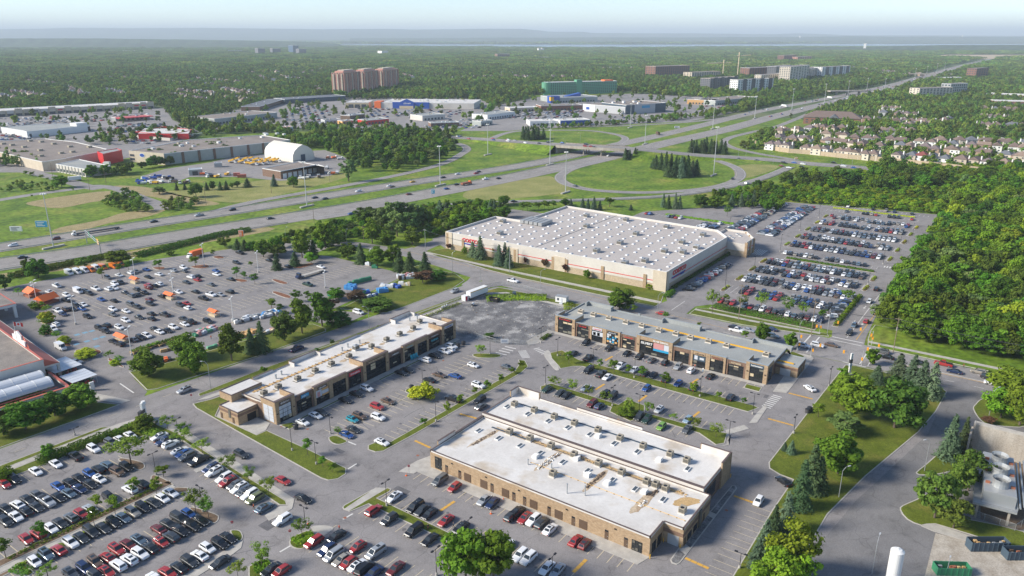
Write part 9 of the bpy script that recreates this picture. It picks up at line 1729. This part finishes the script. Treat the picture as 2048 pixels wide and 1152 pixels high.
t=thing('gas_tank','small white gas tank standing in the gravel lot','tank',(*gq(470,515),.07),.3);o=MB().cyl(0,0,-1,1,.55,.55,'white',12).build('vessel',t,(0,0,.8));o.rotation_euler=(0,HALF,0);MB().box(-.7,-.3,0,-.5,.3,.5,'dark_grey').build('foot',t);MB().box(.5,-.3,0,.7,.3,.5,'dark_grey').build('foot',t)
a,b=np.array(gq(872,1075)),np.array(gq(985,1075));t=thing('hoarding_sign','white hoarding sign on the gravel lot fence','sign',(*a,.07),math.atan2(*(b-a)[::-1]));L_=np.linalg.norm(b-a);MB().box(0,0,.5,L_,.1,2.3,'white').build('board',t);MB().box(.1,0,0,.2,.1,.5,'metal_grey').build('leg',t);MB().box(L_-.2,0,0,L_-.1,.1,.5,'metal_grey').build('leg',t);MB().box(.4,-.03,1.0,L_-.5,0,1.9,'frost').build('panel',t)
for i,(x,y) in enumerate(((60,545),(30,560),(95,530))):t=thing('concrete_barrier',f'concrete block at the fence of the gravel lot, {ORD[[1, 0, 2][i]]} from the left','barrier',(*gq(x,y),.07),.6,'concrete blocks by the fence');MB().add([(-1,-.4,0),(1,-.4,0),(1,.4,0),(-1,.4,0),(-1,-.2,1.1),(1,-.2,1.1),(1,.2,1.1),(-1,.2,1.1)],[(0,1,5,4),(1,2,6,5),(2,3,7,6),(3,0,4,7),(4,5,6,7)],'white').build('block',t)

# --- cooling plant, wall, tank in the lower right corner
f0,f1,k0=np.array(Q(3,3,1640,560,4.6)),np.array(Q(3,3,1995,650,4.6)),np.array(Q(3,3,1768,240,4.6));d=f1-f0;W_=np.linalg.norm(d);rz=math.atan2(d[1],d[0]);D_k=float(np.dot(k0-f0,(-d[1]/W_,d[0]/W_)))
t=thing('cooling_tower','raised grey cooling plant with three fan stacks at right','cooling tower',(*f0,0),rz);MB().box(0,0,4.1,W_,D_k,4.5,'metal_grey').build('deck',t)
for x in (W_*.1,W_*.82):
    for y in (.6,D_k*.5,D_k-1):MB().box(x,y,0,x+.5,y+.5,4.1,'concrete_old').build('leg',t)
MB().box(W_*.2,1.6,4.5,W_*.95,D_k-.6,7.6,'galvanised').build('casing',t);MB().box(W_*.2+.1,1.7,7.6,W_*.95-.1,D_k-.7,7.75,'metal_grey').build('casing_roof',t)
cy0=1.6+(D_k-2.2)*.2
for k in range(3):
    yc=1.6+(D_k-2.2)*(.2+.3*k);xc_=W_*.575;m=MB();n=18;R0,R1=min(1.9,(D_k-2.2)*.15),min(2.0,(D_k-2.2)*.165)
    for a_,b_,ra,rb in ((7.75,9.0,R0*1.0,R0*.92),(9.0,9.9,R0*.92,R1)):
        m.add([(xc_+ra*math.cos(6.283*i/n),yc+ra*math.sin(6.283*i/n),a_) for i in range(n)]+[(xc_+rb*math.cos(6.283*i/n),yc+rb*math.sin(6.283*i/n),b_) for i in range(n)],[(i,(i+1)%n,n+(i+1)%n,n+i) for i in range(n)],'galvanised')
    o=m.build('fan_stack',t);f_=MB();f_.cyl(xc_,yc,8.3,8.5,.35,.35,'dark_grey',8)
    for i in range(6):a_=i*1.047;f_.bar((xc_,yc,8.4),(xc_+R0*.85*math.cos(a_),yc+R0*.85*math.sin(a_),8.45),.14,'metal_grey',4)
    f_.build('fan_blades',o)
    for s in (-1,1):m=MB();m.box(xc_+s*(R0+.3),yc-.25,7.75,xc_+s*(R0+1.3),yc+.25,8.3,'rust');m.build('valve_pipe',t)
m=MB()
for x0,y0,x1,y1 in ((0,0,W_,0),(0,0,0,D_k),(W_,0,W_,D_k)):
    for z in (4.9,5.3,5.6):m.bar((x0,y0,z),(x1,y1,z),.04,'galvanised',4)
m.build('railing',t,kind='stuff')
m=MB();
for k in range(3):m.bar((W_+.4+k*.7,0,6+k*.6),(W_+.4+k*.7,D_k,6+k*.6),.22,'galvanised',6)
m.build('pipes',t,kind='stuff')
fence([Q(3,3,1605,670),Q(3,3,1800,735),Q(3,3,1990,800),Q(3,3,2060,720)],2.0,'chain-link fence around the cooling plant')
B=front('plant_wall','weathered tall concrete wall behind the cooling plant','wall',(1937,900),(2066,934),1.2,top=846,wall='concrete_old',roof='concrete_old',rim='concrete');MB().box(-.5,-5,0,.0,1.2,B.h*.8,'concrete_old').build('wing_wall',B.o)
px,py=1783,1168;h=height(px,py,1102);R_=width_m(px,py,25.5)/2;t=thing('storage_tank','upright white cylindrical tank at the bottom right edge','tank',(*P(px,py),.06));MB().cyl(0,0,0,h,R_,R_,'white',24).build('shell',t);m=MB();n=24;m.add([(R_*math.cos(6.283*i/n),R_*math.sin(6.283*i/n),h) for i in range(n)]+[(R_*.6*math.cos(6.283*i/n),R_*.6*math.sin(6.283*i/n),h+R_*.28) for i in range(n)]+[(0,0,h+R_*.34)],[(i,(i+1)%n,n+(i+1)%n,n+i) for i in range(n)]+[(n+i,n+(i+1)%n,2*n) for i in range(n)],'white');m.build('dome',t);MB().cyl(0,0,h+R_*.3,h+R_*.34+.4,.12,.12,'white',6).build('vent',t);m=MB();m.box(R_,-.25,0,R_+.08,.25,h,'metal_pale');m.build('ladder',t)
# --- bins, cones, bollards, seats
for i,(c,r_,x,y,lab) in enumerate([(1,2,1618,472,'dark round bin at the end of the white-roofed shops'),(1,2,1660,454,'second dark round bin at the end of the white-roofed shops'),(1,2,320,1128,'dark round bin at the near corner of the white-roofed shops'),(3,2,315,1000,'left one of two dark bins beside the lane'),(3,2,332,985,'right one of two dark bins beside the lane'),(1,2,1245,810,'dark bin beside the yellow-green shrub')]):
    t=thing('waste_bin',lab,'bin',(*Q(c,r_,x,y),.06),0,'dark waste bins');MB().cyl(0,0,0,1.3,.75,.85,'dark_grey',14).build('drum',t);MB().cyl(0,0,1.3,1.55,.88,.55,'black',14).build('lid',t)
for i,(c,r_,x,y,lab) in enumerate([(1,3,1203,350,'orange cone by the stop sign'),(1,3,1880,655,'orange cone by the navy sedan'),(1,3,1990,712,'orange cone by the charcoal SUV'),(2,3,-68,540,'orange cone against the brown shutter'),(1,3,420,735,'orange cone beside the island lamp post')]):
    t=thing('traffic_cone',lab,'cone',(*Q(c,r_,x,y),.06),0,'orange traffic cones');MB().cyl(0,0,.04,.8,.2,.04,'orange',10).build('cone',t);MB().box(-.28,-.28,0,.28,.28,.05,'orange').build('foot',t);MB().cyl(0,0,.42,.58,.125,.09,'white',10,False).build('band',t)
for i,x in enumerate((1248,1268,1288)):t=thing('garden_chair',f'tall turquoise chair before the shops, {ORD[i]} from the left','chair',(*Q(1,2,x,578-i*9),.16),-.3,'turquoise chairs');MB().box(-.45,-.4,.5,.45,.4,.65,'cyan').build('seat',t);MB().box(-.45,.3,.65,.45,.42,1.9,'cyan').build('backrest',t);MB().box(-.45,-.4,0,-.35,.4,.9,'cyan').build('side_frame',t);MB().box(.35,-.4,0,.45,.4,.9,'cyan').build('side_frame',t)
# --- people: one continuous body each, grown over a skeleton
def person_mesh(pose):
    st=.16 if pose=='walk' else .05;V=[(0,0,.95),(0,0,1.15),(0,0,1.38),(0,0,1.5),(0,.02,1.62),(0,.01,1.74)];E_=[(0,1),(1,2),(2,3),(3,4),(4,5)];R_=[.15,.14,.16,.06,.10,.085]
    for s in (-1,1):
        f=s*st;k=len(V);V+=[(s*.10,0,.90),(s*.11,f*.8,.50),(s*.11,f*1.2-.02,.09),(s*.12,f*1.2+.13,.04)];E_+=[(0,k),(k,k+1),(k+1,k+2),(k+2,k+3)];R_+=[.10,.075,.05,.045]
        k=len(V);V+=[(s*.20,0,1.40),(s*.25,-f*.6,1.12),(s*.24,-f*1.1+.08,.88),(s*.235,-f*1.15+.12,.80)];E_+=[(2,k),(k,k+1),(k+1,k+2),(k+2,k+3)];R_+=[.065,.05,.04,.032]
    me=bpy.data.meshes.new('person');me.from_pydata(V,E_,[]);o=bpy.data.objects.new('person',me);COL.objects.link(o);md=o.modifiers.new('s','SKIN');md.use_smooth_shade=True
    for i,rr in enumerate(R_):me.skin_vertices[0].data[i].radius=(rr,rr*.85)
    me.skin_vertices[0].data[0].use_root=True;sb=o.modifiers.new('d','SUBSURF');sb.levels=1;dg=bpy.context.evaluated_depsgraph_get();out=bpy.data.meshes.new_from_object(o.evaluated_get(dg));bpy.data.objects.remove(o);return out
PM={k:person_mesh(k) for k in ('walk','stand')}
def person(c,r_,x,y,rz,top,legs,pose,label):
    me=PM[pose].copy();me.materials.clear()
    for k in (top,legs,'skin','bark'):me.materials.append(M[k])
    for p in me.polygons:
        z,xx,yy=p.center.z,abs(p.center.x),p.center.y;p.material_index=3 if (z>1.70 or (z>1.58 and yy<-.02)) else 2 if (z>1.47 or (xx>.19 and z<1.0 and z>.7)) else 0 if z>.97 else 1
        p.use_smooth=True
    o=link('person',me,None,(*Q(c,r_,x,y),.06),rz);tag(o,label,'person')
person(1,3,668,790,2,'roof_red','denim','stand','person in a reddish top standing by the black sedan');person(1,3,1580,770,1,'dark_grey','black','walk','person in dark clothes walking beside the red sedan');person(1,3,1378,782,-1,'black','rust','walk','person in dark top crossing the grass median');person(2,2,390,545,.5,'dark_grey','denim','stand','person in dark clothes by the lamp post at the kerb');person(2,2,1050,592,2.5,'white','denim','walk','person in a white top beside the black SUV');person(2,2,1440,640,.2,'poster_pink','denim','stand','left one of two people by the shop window');person(2,2,1462,644,1.2,'roof_red','denim','stand','right one of two people by the shop window');person(2,2,1527,672,-2,'white','sign_blue','walk','person in pale clothes walking along the shop front');person(0,3,2032,618,1,'orange','black','walk','person in an orange vest beside the olive SUV');person(3,2,1563,640,0,'sign_red','dark_grey','walk','person in red walking on the street pavement');person(0,2,1690,410,0,'orange','denim','stand','worker in an orange vest by the bagged goods')
